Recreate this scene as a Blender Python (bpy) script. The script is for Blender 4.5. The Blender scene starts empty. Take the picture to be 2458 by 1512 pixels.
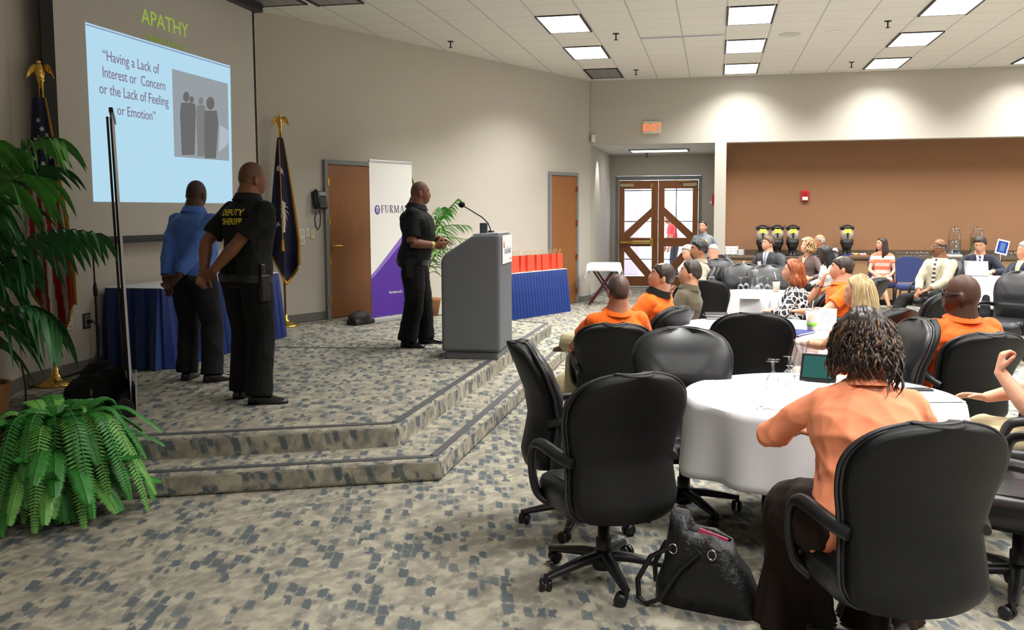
import bpy, bmesh, math, random
import numpy as np
from mathutils import Vector, Matrix, noise
from mathutils.bvhtree import BVHTree
R = math.radians
scn = bpy.context.scene
col = scn.collection
random.seed(7)

# ------------------------------------------------------------------ camera
F_PX, CX, CY, CAM_Z = 2250.0, 1229.0, 719.0, 1.69
PITCH, YAW, ROLL = .0910, .2130, -.005
_f = Vector((-math.sin(YAW)*math.cos(PITCH), math.cos(YAW)*math.cos(PITCH), -math.sin(PITCH)))
_r0 = Vector((math.cos(YAW), math.sin(YAW), 0)); _u0 = _r0.cross(_f)
_r = _r0*math.cos(ROLL) + _u0*math.sin(ROLL); _u = _u0*math.cos(ROLL) - _r0*math.sin(ROLL)
cd = bpy.data.cameras.new('camera'); cam = bpy.data.objects.new('camera', cd); col.objects.link(cam)
cam.matrix_world = Matrix(((_r.x, _u.x, -_f.x, 0), (_r.y, _u.y, -_f.y, 0), (_r.z, _u.z, -_f.z, CAM_Z), (0, 0, 0, 1)))
cd.sensor_fit = 'HORIZONTAL'; cd.sensor_width = 36; cd.lens = F_PX/2458*36
cd.shift_y = (CY - 756)/2458; cd.clip_start = .05; cd.clip_end = 300
scn.camera = cam

def at(x, y, z=0.0):
    """world point on the horizontal plane z seen at photo pixel x, y"""
    d = _r*(x-CX) + _u*(CY-y) + _f*F_PX
    t = (z-CAM_Z)/d.z
    return Vector((d.x*t, d.y*t, z))
def atY(x, y, Y):
    d = _r*(x-CX) + _u*(CY-y) + _f*F_PX
    t = Y/d.y
    return Vector((d.x*t, Y, CAM_Z+d.z*t))
def atX(x, y, X):
    d = _r*(x-CX) + _u*(CY-y) + _f*F_PX
    t = X/d.x
    return Vector((X, d.y*t, CAM_Z+d.z*t))

# ------------------------------------------------------------------ world, exposure
w = bpy.data.worlds.new('world'); scn.world = w; w.use_nodes = True
bg = w.node_tree.nodes['Background']; bg.inputs[0].default_value = (.80, .90, 1, 1); bg.inputs[1].default_value = 7.0
vs = scn.view_settings
scn.display_settings.display_device = 'sRGB'
vs.view_transform = 'Standard'; vs.look = 'None'; vs.exposure = 0.0; vs.gamma = 1.0; vs.use_curve_mapping = False
cy = scn.cycles
cy.use_denoising = True
cy.max_bounces = 6; cy.diffuse_bounces = 3; cy.glossy_bounces = 3; cy.transmission_bounces = 4; cy.transparent_max_bounces = 12
cy.caustics_reflective = False; cy.caustics_refractive = False
cy.sample_clamp_indirect = 4.0

# ------------------------------------------------------------------ light grid (used by the ceiling lights further down)
H_CEIL = 4.21
TX, TY = .60, .5725              # ceiling grid
TROFFER_POWER = 41.0
TROFFER_SPREAD = R(125)
TROFFERS = []
for cx_, rows in ((-2.28, (9.78, 12.07, 14.36)), (.12, (.61, 5.20, 7.49, 9.78, 12.07, 14.36, 16.63)),
                  (2.52, (-1.7, .61, 2.91, 5.20, 7.49, 9.78, 12.07, 14.36, 16.63)), (4.91, (5.20, 7.49, 9.78, 12.07, 14.36, 16.63)),
                  (7.31, (2.91, 7.49, 12.07, 16.63))):
    for y_ in rows:
        TROFFERS.append((cx_+.285, y_+.555))

# ------------------------------------------------------------------ helpers
def S(r, g, b):
    def c(v):
        v /= 255.0
        return v/12.92 if v <= .04045 else ((v+.055)/1.055)**2.4
    return (c(r), c(g), c(b), 1.0)

MATS = {}
def M(name, color, rough=.6, metal=0.0, bump=None, var=None, spec=.5, coat=0.0, emit=None, sheen=0.0):
    """procedural principled material; bump=(scale, strength), var=(scale, amount) colour variation"""
    if name in MATS: return MATS[name]
    m = bpy.data.materials.new(name); m.use_nodes = True; MATS[name] = m
    nt = m.node_tree; p = nt.nodes['Principled BSDF']
    p.inputs['Base Color'].default_value = color; p.inputs['Roughness'].default_value = rough
    p.inputs['Metallic'].default_value = metal; p.inputs['Specular IOR Level'].default_value = spec
    p.inputs['Coat Weight'].default_value = coat
    if sheen: p.inputs['Sheen Weight'].default_value = sheen
    if emit: p.inputs['Emission Color'].default_value = emit[0]; p.inputs['Emission Strength'].default_value = emit[1]
    if bump or var:
        tc = nt.nodes.new('ShaderNodeTexCoord')
    if var:
        n = nt.nodes.new('ShaderNodeTexNoise'); n.inputs['Scale'].default_value = var[0]; n.inputs['Detail'].default_value = 4
        nt.links.new(tc.outputs['Object'], n.inputs['Vector'])
        mx = nt.nodes.new('ShaderNodeMix'); mx.data_type = 'RGBA'
        k = var[1]
        mx.inputs['A'].default_value = tuple(c*(1-k) for c in color[:3])+(1,)
        mx.inputs['B'].default_value = tuple(min(1, c*(1+k)) for c in color[:3])+(1,)
        nt.links.new(n.outputs['Fac'], mx.inputs['Factor']); nt.links.new(mx.outputs['Result'], p.inputs['Base Color'])
    if bump:
        n2 = nt.nodes.new('ShaderNodeTexNoise'); n2.inputs['Scale'].default_value = bump[0]; n2.inputs['Detail'].default_value = 5
        nt.links.new(tc.outputs['Object'], n2.inputs['Vector'])
        b = nt.nodes.new('ShaderNodeBump'); b.inputs['Strength'].default_value = bump[1]; b.inputs['Distance'].default_value = .01
        nt.links.new(n2.outputs['Fac'], b.inputs['Height']); nt.links.new(b.outputs['Normal'], p.inputs['Normal'])
    return m
def nodes_of(name):
    m = bpy.data.materials.new(name); m.use_nodes = True; MATS[name] = m
    return m, m.node_tree, m.node_tree.nodes, m.node_tree.links, m.node_tree.nodes['Principled BSDF']
def emis(name, color, strength):
    m = bpy.data.materials.new(name); m.use_nodes = True; MATS[name] = m
    nt = m.node_tree; nt.nodes.clear()
    e = nt.nodes.new('ShaderNodeEmission'); o = nt.nodes.new('ShaderNodeOutputMaterial')
    e.inputs[0].default_value = color; e.inputs[1].default_value = strength
    nt.links.new(e.outputs[0], o.inputs[0]); return m
def glass(name, tint=(.95, .97, .98, 1), refl=.9, edge=.28):
    m = bpy.data.materials.new(name); m.use_nodes = True; MATS[name] = m
    nt = m.node_tree; nt.nodes.clear(); N = nt.nodes.new
    t = N('ShaderNodeBsdfTransparent'); t.inputs[0].default_value = tint
    g = N('ShaderNodeBsdfGlossy'); g.inputs[0].default_value = (refl, refl, refl, 1); g.inputs[1].default_value = .03
    lw = N('ShaderNodeLayerWeight'); lw.inputs[0].default_value = edge
    mx = N('ShaderNodeMixShader'); o = N('ShaderNodeOutputMaterial')
    nt.links.new(lw.outputs['Facing'], mx.inputs[0]); nt.links.new(t.outputs[0], mx.inputs[1]); nt.links.new(g.outputs[0], mx.inputs[2])
    nt.links.new(mx.outputs[0], o.inputs[0]); return m

class MB:
    """collects closed shapes; build() links them as ONE mesh object"""
    def __init__(s): s.v = []; s.f = []; s.m = []; s.sm = []; s.mi = 0
    def add(s, vs, fs, smooth=False):
        o = len(s.v); s.v += [tuple(p) for p in vs]
        for f in fs: s.f.append(tuple(i+o for i in f)); s.m.append(s.mi); s.sm.append(smooth)
        return s
    def box(s, x0, y0, z0, x1, y1, z1, mat=None):
        vs = [(x, y, z) for z in (z0, z1) for y in (y0, y1) for x in (x0, x1)]
        if mat is not None: vs = [mat @ Vector(p) for p in vs]
        return s.add(vs, [(0, 2, 3, 1), (4, 5, 7, 6), (0, 1, 5, 4), (2, 6, 7, 3), (0, 4, 6, 2), (1, 3, 7, 5)])
    def bar(s, a, b, wx, wz, up=(0, 0, 1)):
        """square bar between two points"""
        a = Vector(a); b = Vector(b); d = (b-a).normalized(); u = Vector(up)
        if abs(d.dot(u)) > .98: u = Vector((0, 1, 0))
        x = d.cross(u).normalized()*wx/2; z = x.cross(d).normalized()*wz/2
        vs = [p+sx*x+sz*z for p in (a, b) for sx, sz in ((-1, -1), (1, -1), (1, 1), (-1, 1))]
        return s.add(vs, [(0, 3, 2, 1), (4, 5, 6, 7), (0, 1, 5, 4), (1, 2, 6, 5), (2, 3, 7, 6), (3, 0, 4, 7)])
    def rings(s, rings, smooth=True, cap=True):
        n = len(rings[0]); vs = [p for r in rings for p in r]; fs = []
        for i in range(len(rings)-1):
            for j in range(n):
                a = i*n+j; b = i*n+(j+1) % n
                fs.append((a, b, b+n, a+n))
        s.add(vs, fs, smooth)
        if cap:
            s.add(rings[0], [tuple(range(n))[::-1]], False); s.add(rings[-1], [tuple(range(n))], False)
        return s
    def tube(s, pts, rad, n=8, smooth=True, flat=None, cap=True):
        """round tube along points; rad one radius or one per point; flat=(kx, ky) squash"""
        pts = [Vector(p) for p in pts]; m = len(pts)
        rr = [rad]*m if not hasattr(rad, '__len__') else rad
        T = [(pts[min(i+1, m-1)]-pts[max(i-1, 0)]).normalized() for i in range(m)]
        u = Vector((0, 0, 1)) if abs(T[0].z) < .9 else Vector((0, 1, 0))
        x = T[0].cross(u).normalized(); out = []
        kx, ky = flat or (1, 1)
        for i in range(m):
            x = (x - T[i]*x.dot(T[i])).normalized(); y = T[i].cross(x)
            out.append([pts[i]+rr[i]*(kx*math.cos(2*math.pi*j/n)*x+ky*math.sin(2*math.pi*j/n)*y) for j in range(n)])
        return s.rings(out, smooth, cap)
    def lathe(s, prof, n=20, c=(0, 0, 0), smooth=True):
        """prof: (radius, z) list"""
        c = Vector(c); out = []
        for r, z in prof:
            r = max(r, 1e-4)
            out.append([c+Vector((r*math.cos(2*math.pi*j/n), r*math.sin(2*math.pi*j/n), z)) for j in range(n)])
        return s.rings(out, smooth, True)
    def ball(s, c, r, n=12, m=8, mat=None):
        rx, ry, rz = (r, r, r) if not hasattr(r, '__len__') else r
        c = Vector(c); out = []
        for i in range(m+1):
            t = math.pi*(i/m); t = min(max(t, .02), math.pi-.02)
            ring = []
            for j in range(n):
                a = 2*math.pi*j/n
                p = Vector((rx*math.sin(t)*math.cos(a), ry*math.sin(t)*math.sin(a), -rz*math.cos(t)))
                if mat is not None: p = mat @ p
                ring.append(c+p)
            out.append(ring)
        return s.rings(out, True, True)
    def prism(s, poly, z0, z1, mat=None):
        """vertical prism over a ccw outline of (x, y)"""
        n = len(poly); vs = [Vector((x, y, z0)) for x, y in poly]+[Vector((x, y, z1)) for x, y in poly]
        if mat is not None: vs = [mat @ p for p in vs]
        fs = [tuple(range(n))[::-1], tuple(range(n, 2*n))]+[(i, (i+1) % n, (i+1) % n+n, i+n) for i in range(n)]
        return s.add(vs, fs)
    def sheet(s, grid, smooth=True, thick=0.0, nrm=None):
        """open grid of points [row][col]; thick>0 closes it into a slab offset along per-point normals"""
        nr, nc = len(grid), len(grid[0]); g = [[Vector(p) for p in r] for r in grid]
        def idx(i, j): return i*nc+j
        fs = [(idx(i, j), idx(i, j+1), idx(i+1, j+1), idx(i+1, j)) for i in range(nr-1) for j in range(nc-1)]
        flatv = [p for r in g for p in r]
        if not thick: return s.add(flatv, fs, smooth)
        nn = []
        for i in range(nr):
            for j in range(nc):
                a = g[min(i+1, nr-1)][j]-g[max(i-1, 0)][j]; b = g[i][min(j+1, nc-1)]-g[i][max(j-1, 0)]
                v = b.cross(a); nn.append(v.normalized() if v.length > 1e-9 else Vector((0, 0, 1)))
        k = nr*nc; back = [p-n_*thick for p, n_ in zip(flatv, nn)]
        fs2 = [tuple(i+k for i in f[::-1]) for f in fs]
        rim = [idx(0, j) for j in range(nc)]+[idx(i, nc-1) for i in range(1, nr)]+[idx(nr-1, j) for j in range(nc-2, -1, -1)]+[idx(i, 0) for i in range(nr-2, 0, -1)]
        fs3 = [(rim[(i+1) % len(rim)], rim[i], rim[i]+k, rim[(i+1) % len(rim)]+k) for i in range(len(rim))]
        return s.add(flatv+back, fs+fs2+fs3, smooth)
    def merge(s, o, mat=None):
        off = len(s.v)
        s.v += [tuple(mat @ Vector(p)) if mat is not None else p for p in o.v]
        s.f += [tuple(i+off for i in f) for f in o.f]; s.m += o.m; s.sm += o.sm
        return s
    def mesh(s, name):
        me = bpy.data.meshes.new(name); me.from_pydata(s.v, [], s.f)
        me.polygons.foreach_set('material_index', s.m); me.polygons.foreach_set('use_smooth', s.sm)
        me.update(); return me
    def build(s, name, mats, parent=None, bevel=0.0, seg=2, fix=True):
        me = s.mesh(name)
        for m in (mats if isinstance(mats, (list, tuple)) else [mats]): me.materials.append(m)
        if fix or bevel:
            bm = bmesh.new(); bm.from_mesh(me)
            bmesh.ops.recalc_face_normals(bm, faces=bm.faces)
            if bevel:
                ed = [e for e in bm.edges if len(e.link_faces) == 2 and e.calc_face_angle(0) > .5]
                bmesh.ops.bevel(bm, geom=ed, offset=bevel, segments=seg, affect='EDGES', profile=.5, clamp_overlap=True)
            bm.to_mesh(me); bm.free()
        o = bpy.data.objects.new(name, me); col.objects.link(o)
        if parent is not None: o.parent = parent
        return o

def tag(o, label=None, cat=None, group=None, kind=None):
    if label: o['label'] = label
    if cat: o['category'] = cat
    if group: o['group'] = group
    if kind: o['kind'] = kind
    return o
def thing(name, label, cat, loc=(0, 0, 0), rz=0.0, group=None):
    o = bpy.data.objects.new(name, None); col.objects.link(o)
    o.empty_display_size = .1; o.location = loc; o.rotation_euler = (0, 0, rz)
    return tag(o, label, cat, group)
def struct(o): o['kind'] = 'structure'; return o
def dup(root, loc, rz=None, label=None, group=None):
    """copy of a thing with copies of its parts and sub-parts"""
    r = root.copy(); col.objects.link(r); r.location = loc
    if rz is not None: r.rotation_euler = (0, 0, rz)
    if label: r['label'] = label
    if group: r['group'] = group
    for ch in list(root.children):
        c = ch.copy(); col.objects.link(c); c.parent = r
        for g in list(ch.children):
            d = g.copy(); col.objects.link(d); d.parent = c
    return r
def text_mesh(body, size, align='CENTER', extrude=0.0, spacing=1.0, bold=0.0):
    cu = bpy.data.curves.new('lettering', 'FONT'); cu.body = body; cu.size = size; cu.align_x = align; cu.extrude = extrude
    cu.space_character = spacing; cu.offset = bold; cu.resolution_u = 3
    ob = bpy.data.objects.new('lettering', cu); col.objects.link(ob)
    dg = bpy.context.evaluated_depsgraph_get(); me = bpy.data.meshes.new_from_object(ob.evaluated_get(dg))
    col.objects.unlink(ob); bpy.data.objects.remove(ob); bpy.data.curves.remove(cu)
    me.materials.clear()
    return me
def place_mesh(me, name, mat, parent, mw, sx=1.0):
    """bake a matrix into a mesh and link it"""
    me.transform(mw @ Matrix.Diagonal((sx, 1, 1, 1))); me.name = name
    me.materials.append(mat); o = bpy.data.objects.new(name, me); col.objects.link(o)
    if parent is not None: o.parent = parent
    return o
def frame(o, x, y):
    """4x4 with local X=x, local Y=y, local Z=x cross y at o"""
    x = Vector(x).normalized(); y = Vector(y); y = (y-x*y.dot(x)).normalized(); z = x.cross(y)
    return Matrix(((x.x, y.x, z.x, o[0]), (x.y, y.y, z.y, o[1]), (x.z, y.z, z.z, o[2]), (0, 0, 0, 1)))
def rot(rz, loc=(0, 0, 0)): return Matrix.Translation(loc) @ Matrix.Rotation(rz, 4, 'Z')
def rrect(w, d, r, n=4, cx=0.0, cy_=0.0):
    """ccw rounded rectangle outline"""
    out = []
    for sx, sy, a0 in ((1, 1, 0), (-1, 1, 90), (-1, -1, 180), (1, -1, 270)):
        for i in range(n+1):
            a = R(a0+90*i/n); out.append((cx+sx*(w/2-r)+r*math.cos(a), cy_+sy*(d/2-r)+r*math.sin(a)))
    return out
# ------------------------------------------------------------------ setting materials
def carpet():
    m, nt, N, L, p = nodes_of('carpet')
    geo = N.new('ShaderNodeNewGeometry'); sep = N.new('ShaderNodeSeparateXYZ'); L.new(geo.outputs['Position'], sep.inputs[0])
    def math_(op, a, b=None, c=None):
        n = N.new('ShaderNodeMath'); n.operation = op
        for i, v in enumerate((a, b, c)):
            if v is None: continue
            if isinstance(v, (int, float)): n.inputs[i].default_value = v
            else: L.new(v, n.inputs[i])
        return n.outputs[0]
    sn = N.new('ShaderNodeSeparateXYZ'); L.new(geo.outputs['True Normal'], sn.inputs[0])
    flat = math_('GREATER_THAN', math_('ABSOLUTE', sn.outputs[2]), .6)
    side_u = math_('SUBTRACT', math_('MULTIPLY', sn.outputs[0], sep.outputs[1]), math_('MULTIPLY', sn.outputs[1], sep.outputs[0]))
    u = math_('ADD', math_('MULTIPLY', flat, sep.outputs[0]), math_('MULTIPLY', math_('SUBTRACT', 1, flat), side_u))
    v = math_('ADD', math_('MULTIPLY', flat, sep.outputs[1]), math_('MULTIPLY', math_('SUBTRACT', 1, flat), sep.outputs[2]))
    def blobs(su, sv, skew, seed, thr, edge):
        uu = math_('ADD', math_('MULTIPLY', u, 1/su), math_('MULTIPLY', v, skew/sv)); vv = math_('MULTIPLY', v, 1/sv)
        cb = N.new('ShaderNodeCombineXYZ'); L.new(uu, cb.inputs[0]); L.new(vv, cb.inputs[1]); cb.inputs[2].default_value = seed
        nz = N.new('ShaderNodeTexNoise'); nz.inputs['Scale'].default_value = 3.0; nz.inputs['Detail'].default_value = 4; L.new(cb.outputs[0], nz.inputs['Vector'])
        ad = N.new('ShaderNodeVectorMath'); ad.operation = 'MULTIPLY_ADD'; L.new(nz.outputs['Color'], ad.inputs[0]); ad.inputs[1].default_value = (.55, .55, 0); L.new(cb.outputs[0], ad.inputs[2])
        vo = N.new('ShaderNodeTexVoronoi'); vo.distance = 'CHEBYCHEV'; vo.inputs['Scale'].default_value = 1; vo.inputs['Randomness'].default_value = .75
        L.new(ad.outputs[0], vo.inputs['Vector'])
        sc_ = N.new('ShaderNodeSeparateColor'); L.new(vo.outputs['Color'], sc_.inputs[0])
        rad = math_('MULTIPLY', math_('SUBTRACT', sc_.outputs[0], .12), thr)
        mr = N.new('ShaderNodeMapRange'); L.new(math_('SUBTRACT', rad, vo.outputs['Distance']), mr.inputs[0])
        mr.inputs[1].default_value = -edge; mr.inputs[2].default_value = edge
        return mr.outputs[0]
    fine = N.new('ShaderNodeTexNoise'); fine.inputs['Scale'].default_value = 330; fine.inputs['Detail'].default_value = 2; L.new(geo.outputs['Position'], fine.inputs['Vector'])
    mid = N.new('ShaderNodeTexNoise'); mid.inputs['Scale'].default_value = 9; mid.inputs['Detail'].default_value = 6; L.new(geo.outputs['Position'], mid.inputs['Vector'])
    def mix(f, a, b):
        n = N.new('ShaderNodeMix'); n.data_type = 'RGBA'
        if isinstance(f, (int, float)): n.inputs[0].default_value = f
        else: L.new(f, n.inputs[0])
        for k, v_ in (('A', a), ('B', b)):
            if isinstance(v_, tuple): n.inputs[k].default_value = v_
            else: L.new(v_, n.inputs[k])
        return n.outputs['Result']
    def ramp(x, a, b):
        n = N.new('ShaderNodeMapRange'); L.new(x, n.inputs[0]); n.inputs[1].default_value = a; n.inputs[2].default_value = b; return n.outputs[0]
    base = mix(ramp(mid.outputs['Fac'], .42, .6), S(186, 179, 159), S(158, 152, 138))
    base = mix(math_('MULTIPLY', blobs(.055, .10, -.5, 3.3, .66, .2), .75), base, S(138, 133, 122))
    base = mix(blobs(.050, .108, .55, 0.0, .66, .14), base, S(90, 100, 105))
    base = mix(math_('MULTIPLY', ramp(fine.outputs['Fac'], .35, .65), .45), base, S(96, 92, 84))
    L.new(base, p.inputs['Base Color']); p.inputs['Roughness'].default_value = .95; p.inputs['Specular IOR Level'].default_value = .1
    b = N.new('ShaderNodeBump'); b.inputs['Strength'].default_value = .35; b.inputs['Distance'].default_value = .004
    L.new(fine.outputs['Fac'], b.inputs['Height']); L.new(b.outputs[0], p.inputs['Normal'])
    return m
def ceiling_mat():
    m, nt, N, L, p = nodes_of('ceiling_tile')
    geo = N.new('ShaderNodeNewGeometry'); sep = N.new('ShaderNodeSeparateXYZ'); L.new(geo.outputs['Position'], sep.inputs[0])
    def line(axis, off, pitch, half):
        a = N.new('ShaderNodeMath'); a.operation = 'ADD'; L.new(sep.outputs[axis], a.inputs[0]); a.inputs[1].default_value = -off+50*pitch
        b = N.new('ShaderNodeMath'); b.operation = 'PINGPONG'; L.new(a.outputs[0], b.inputs[0]); b.inputs[1].default_value = pitch/2
        c = N.new('ShaderNodeMath'); c.operation = 'LESS_THAN'; L.new(b.outputs[0], c.inputs[0]); c.inputs[1].default_value = half
        return c.outputs[0]
    lx = line(0, .108, TX, .011); ly = line(1, 12.05, TY, .005)
    nz = N.new('ShaderNodeTexNoise'); nz.inputs['Scale'].default_value = 120; nz.inputs['Detail'].default_value = 3; L.new(geo.outputs['Position'], nz.inputs['Vector'])
    def mix(f, a, b):
        n = N.new('ShaderNodeMix'); n.data_type = 'RGBA'; L.new(f, n.inputs[0])
        for k, v_ in (('A', a), ('B', b)):
            if isinstance(v_, tuple): n.inputs[k].default_value = v_
            else: L.new(v_, n.inputs[k])
        return n.outputs['Result']
    c = mix(nz.outputs['Fac'], S(218, 216, 208), S(226, 224, 216)); c = mix(ly, c, S(176, 173, 165)); c = mix(lx, c, S(184, 181, 173))
    L.new(c, p.inputs['Base Color']); p.inputs['Roughness'].default_value = .9
    return m
def wood(name, c1, c2, scale=(1.2, 14, 1.2), rough=.4):
    m, nt, N, L, p = nodes_of(name)
    tc = N.new('ShaderNodeTexCoord'); mp = N.new('ShaderNodeMapping'); mp.inputs['Scale'].default_value = scale; L.new(tc.outputs['Object'], mp.inputs[0])
    nz = N.new('ShaderNodeTexNoise'); nz.inputs['Scale'].default_value = 3; nz.inputs['Detail'].default_value = 6; L.new(mp.outputs[0], nz.inputs['Vector'])
    r = N.new('ShaderNodeMix'); r.data_type = 'RGBA'; r.inputs['A'].default_value = c1; r.inputs['B'].default_value = c2
    L.new(nz.outputs['Fac'], r.inputs[0]); L.new(r.outputs['Result'], p.inputs['Base Color']); p.inputs['Roughness'].default_value = rough
    return m
CARPET = carpet(); CEIL = ceiling_mat()
WALL = M('wall_fabric', S(195, 189, 178), .9, bump=(140, .25), var=(60, .035), spec=.2)
SOFFIT = M('soffit_paint', S(214, 211, 202), .8)
BROWN = M('brown_wall_fabric', S(152, 113, 84), .9, bump=(160, .3), var=(90, .06), spec=.2)
BASEB = M('baseboard_vinyl', S(112, 109, 105), .5)
DOORWOOD = wood('door_veneer', S(156, 102, 58), S(136, 86, 46), (12, 12, 1.0))
DOORWOOD2 = wood('door_frame_wood', S(172, 110, 66), S(152, 92, 54), (10, 10, 1.0))
FRAMEGREY = M('grey_frame_paint', S(128, 132, 132), .45)
BRASS = M('brass', S(212, 172, 96), .25, 1.0)
GOLD = M('polished_gold', S(226, 186, 96), .16, 1.0)
BLACKM = M('black_metal', S(24, 24, 25), .4, .3)
BLACKP = M('black_plastic', S(20, 20, 21), .42, bump=(300, .1))
CHROME = M('chrome', S(205, 205, 205), .14, 1.0)
WHITEP = M('white_plastic', S(226, 224, 216), .45)
IVORY = M('ivory_plastic', S(222, 214, 176), .45)
STRIP = M('dark_edge_strip', S(74, 74, 76), .6)
GLASS = glass('clear_glass', (.96, .97, .98, 1), .85, .16)
PANE = glass('window_pane', (.97, .98, 1, 1), .6, .2)
DIFF = emis('lit_diffuser', (1, .985, .95, 1), 3.2)

# ------------------------------------------------------------------ room shell
P2 = Vector((-5.58, 10.90, 0)); T2 = Vector((.4073, .9133, 0)); RZ2 = math.atan2(T2.y, T2.x); L2 = 7.905
P1 = Vector((-3.20, 1.34, 0)); T1 = Vector((-.4077, .9131, 0)); RZ1 = math.atan2(T1.y, T1.x); L1 = 5.838
XM, Y3, YB = -5.58, 18.10, 21.80
def onW2(s, z=0.0, out=0.0): return P2+T2*s+Vector((T2.y, -T2.x, 0))*out+Vector((0, 0, z))

fl = MB().box(-7, -4.2, -.1, 9.2, 22.0, 0); struct(fl.build('floor', CARPET))
cl = MB().box(-7, -4.2, H_CEIL, 9.2, Y3+.1, H_CEIL+.1); struct(cl.build('ceiling', CEIL))
def wall(name, p, rz, length, z0, z1, mat, th=.12, x0=0.0):
    b = MB().box(x0, 0, z0, length, th, z1)
    o = b.build(name, mat); o.location = p; o.rotation_euler = (0, 0, rz); return struct(o)
wall('wall_left_front', P1, RZ1, L1+.03, 0, H_CEIL, WALL)
wall('wall_left_middle', (XM, 6.64, 0), R(90), 4.29, 0, H_CEIL, WALL)
wall('wall_left_back', P2, RZ2, L2, 0, H_CEIL, WALL)
wall('wall_left_rear', (-3.20, -4.0, 0), R(90), 5.36, 0, H_CEIL, WALL)
wall('wall_behind', (9.0, -4.0, 0), R(180), 12.2, 0, H_CEIL, WALL)
wall('wall_right', (9.0, 18.2, 0), R(-90), 22.2, 0, H_CEIL, WALL)
# far wall: header across, post between the door alcove and the serving niche
HZ = 3.0
wall('wall_far_header', (-2.36, Y3, 0), 0, 11.4, HZ, H_CEIL, WALL, .16)
b = MB().box(0, 0, 0, .21, .55, HZ); o = b.build('pillar', WALL); o.location = (-.02, Y3, 0); struct(o)
# door alcove
wall('wall_alcove_left', (-2.36, Y3, 0), R(90), YB-Y3, 0, HZ+.1, WALL)
wall('wall_alcove_right', (-.02, YB, 0), R(-90), YB-Y3-.5, 0, HZ+.1, WALL)
ab = MB(); ab.box(-2.5, YB, 2.55, .1, YB+.15, HZ+.1); ab.box(-2.5, YB, 0, -2.24, YB+.15, 2.55); ab.box(-.32, YB, 0, .1, YB+.15, 2.55)
struct(ab.build('wall_alcove_back', WALL))
struct(MB().box(-2.36, Y3+.16, HZ+.02, -.02, YB, HZ+.08).build('ceiling_alcove', SOFFIT))
# serving niche
YN = 18.68
wall('wall_niche_back', (.1, YN, 0), 0, 9.0, 0, HZ+.2, BROWN)
struct(MB().box(.19, Y3+.16, HZ+.02, 9.0, YN, HZ+.08).build('ceiling_niche', SOFFIT))
# baseboards
def baseboard(name, p, rz, x0, x1, z0=0.0):
    o = MB().box(x0, -.012, z0, x1, 0, z0+.11).build(name, BASEB, bevel=.004); o.location = p; o.rotation_euler = (0, 0, rz); struct(o)
baseboard('baseboard_left_front', P1, RZ1, 3.9, 5.83, .28)
baseboard('baseboard_left_middle', (XM, 6.64, 0), R(90), .05, 4.25, .28)
baseboard('baseboard_left_back', P2, RZ2, .03, 1.03, .28)
baseboard('baseboard_stage', P2, RZ2, 1.95, 2.3, .28)
baseboard('baseboard_left_floor', P2, RZ2, 2.36, 6.44)
baseboard('baseboard_left_corner', P2, RZ2, 7.42, L2)
baseboard('baseboard_alcove', (-2.36, Y3, 0), R(90), .02, YB-Y3)

# ------------------------------------------------------------------ stage with two carpeted steps
up = [(-4.72, 4.69), (-2.05, 5.88), (-2.05, 11.92), (-4.60, 13.06), (-5.56, 10.92), (-5.56, 6.68)]
lo = [(-4.56, 4.36), (-1.68, 5.61), (-1.68, 12.05), (-2.05, 11.95), (-2.3, 8), (-4.7, 4.7)]
st = MB().prism(lo, 0.0, .14).build('stage_step', CARPET, bevel=.022, seg=3); struct(st)
st = MB().prism(up, 0.0, .28).build('stage', CARPET, bevel=.022, seg=3); struct(st)
def strip(name, pts, wd, z):
    s_ = MB()
    for a, b_ in zip(pts, pts[1:]):
        s_.bar((a[0], a[1], z), (b_[0], b_[1], z), wd, .006)
    struct(s_.build(name, STRIP))
strip('trim_stage', [(-4.66, 4.82), (-2.11, 5.955), (-2.11, 11.87), (-4.52, 12.95)], .055, .282)
strip('trim_step', [(-4.52, 4.47), (-1.75, 5.67), (-1.75, 12.0)], .055, .142)
a = at(642, 833, .28); b2 = at(1085, 838, .28)
strip('trim_seam', [(a.x, a.y), (b2.x, b2.y)], .03, .281)

# ------------------------------------------------------------------ wooden doors in the diagonal wall
def wood_door(n, s0, s1, z0, z1, hinge_right, label):
    wd = s1-s0
    d = bpy.data.objects.new('door_%d' % n, None); col.objects.link(d); d.location = P2+T2*s0; d.rotation_euler = (0, 0, RZ2); struct(d)
    fr = MB(); fw = .06
    fr.box(0, -.05, z0, fw, 0, z1); fr.box(wd-fw, -.05, z0, wd, 0, z1); fr.box(fw, -.05, z1-fw, wd-fw, 0, z1)
    fr.build('door_frame', FRAMEGREY, d, bevel=.004)
    MB().box(fw+.004, -.03, z0+.01, wd-fw-.004, 0, z1-fw-.004).build('door_leaf', DOORWOOD, d, bevel=.002)
    hx = wd-fw if hinge_right else fw
    for k in range(4):
        hz = z0+.25+k*(z1-z0-.55)/3
        MB().box(hx-.02, -.056, hz-.05, hx+.02, -.03, hz+.05).build('hinge', BRASS if not hinge_right else M('brown_hinge', S(122, 66, 34), .4), d, bevel=.004)
    return d
d1 = wood_door(1, 1.04, 1.96, .28, 2.43, False, '')
h = MB(); h.lathe([(.001, 0), (.033, 0), (.033, .012), (.014, .02), (.014, .05), (.001, .05)], 16)
hm = h.build('door_handle', GOLD, d1); hm.rotation_euler = (R(90), 0, 0); hm.location = (.13, -.03, 1.27)
h = MB().tube([(0, 0, 0), (.04, 0, .004), (.10, 0, .0), (.14, 0, -.006)], [.012, .011, .009, .008], 8)
ho = h.build('lever', GOLD, d1); ho.location = (.13, -.078, 1.27)
d2 = wood_door(2, 6.44, 7.41, 0, 2.45, True, '')

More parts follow.
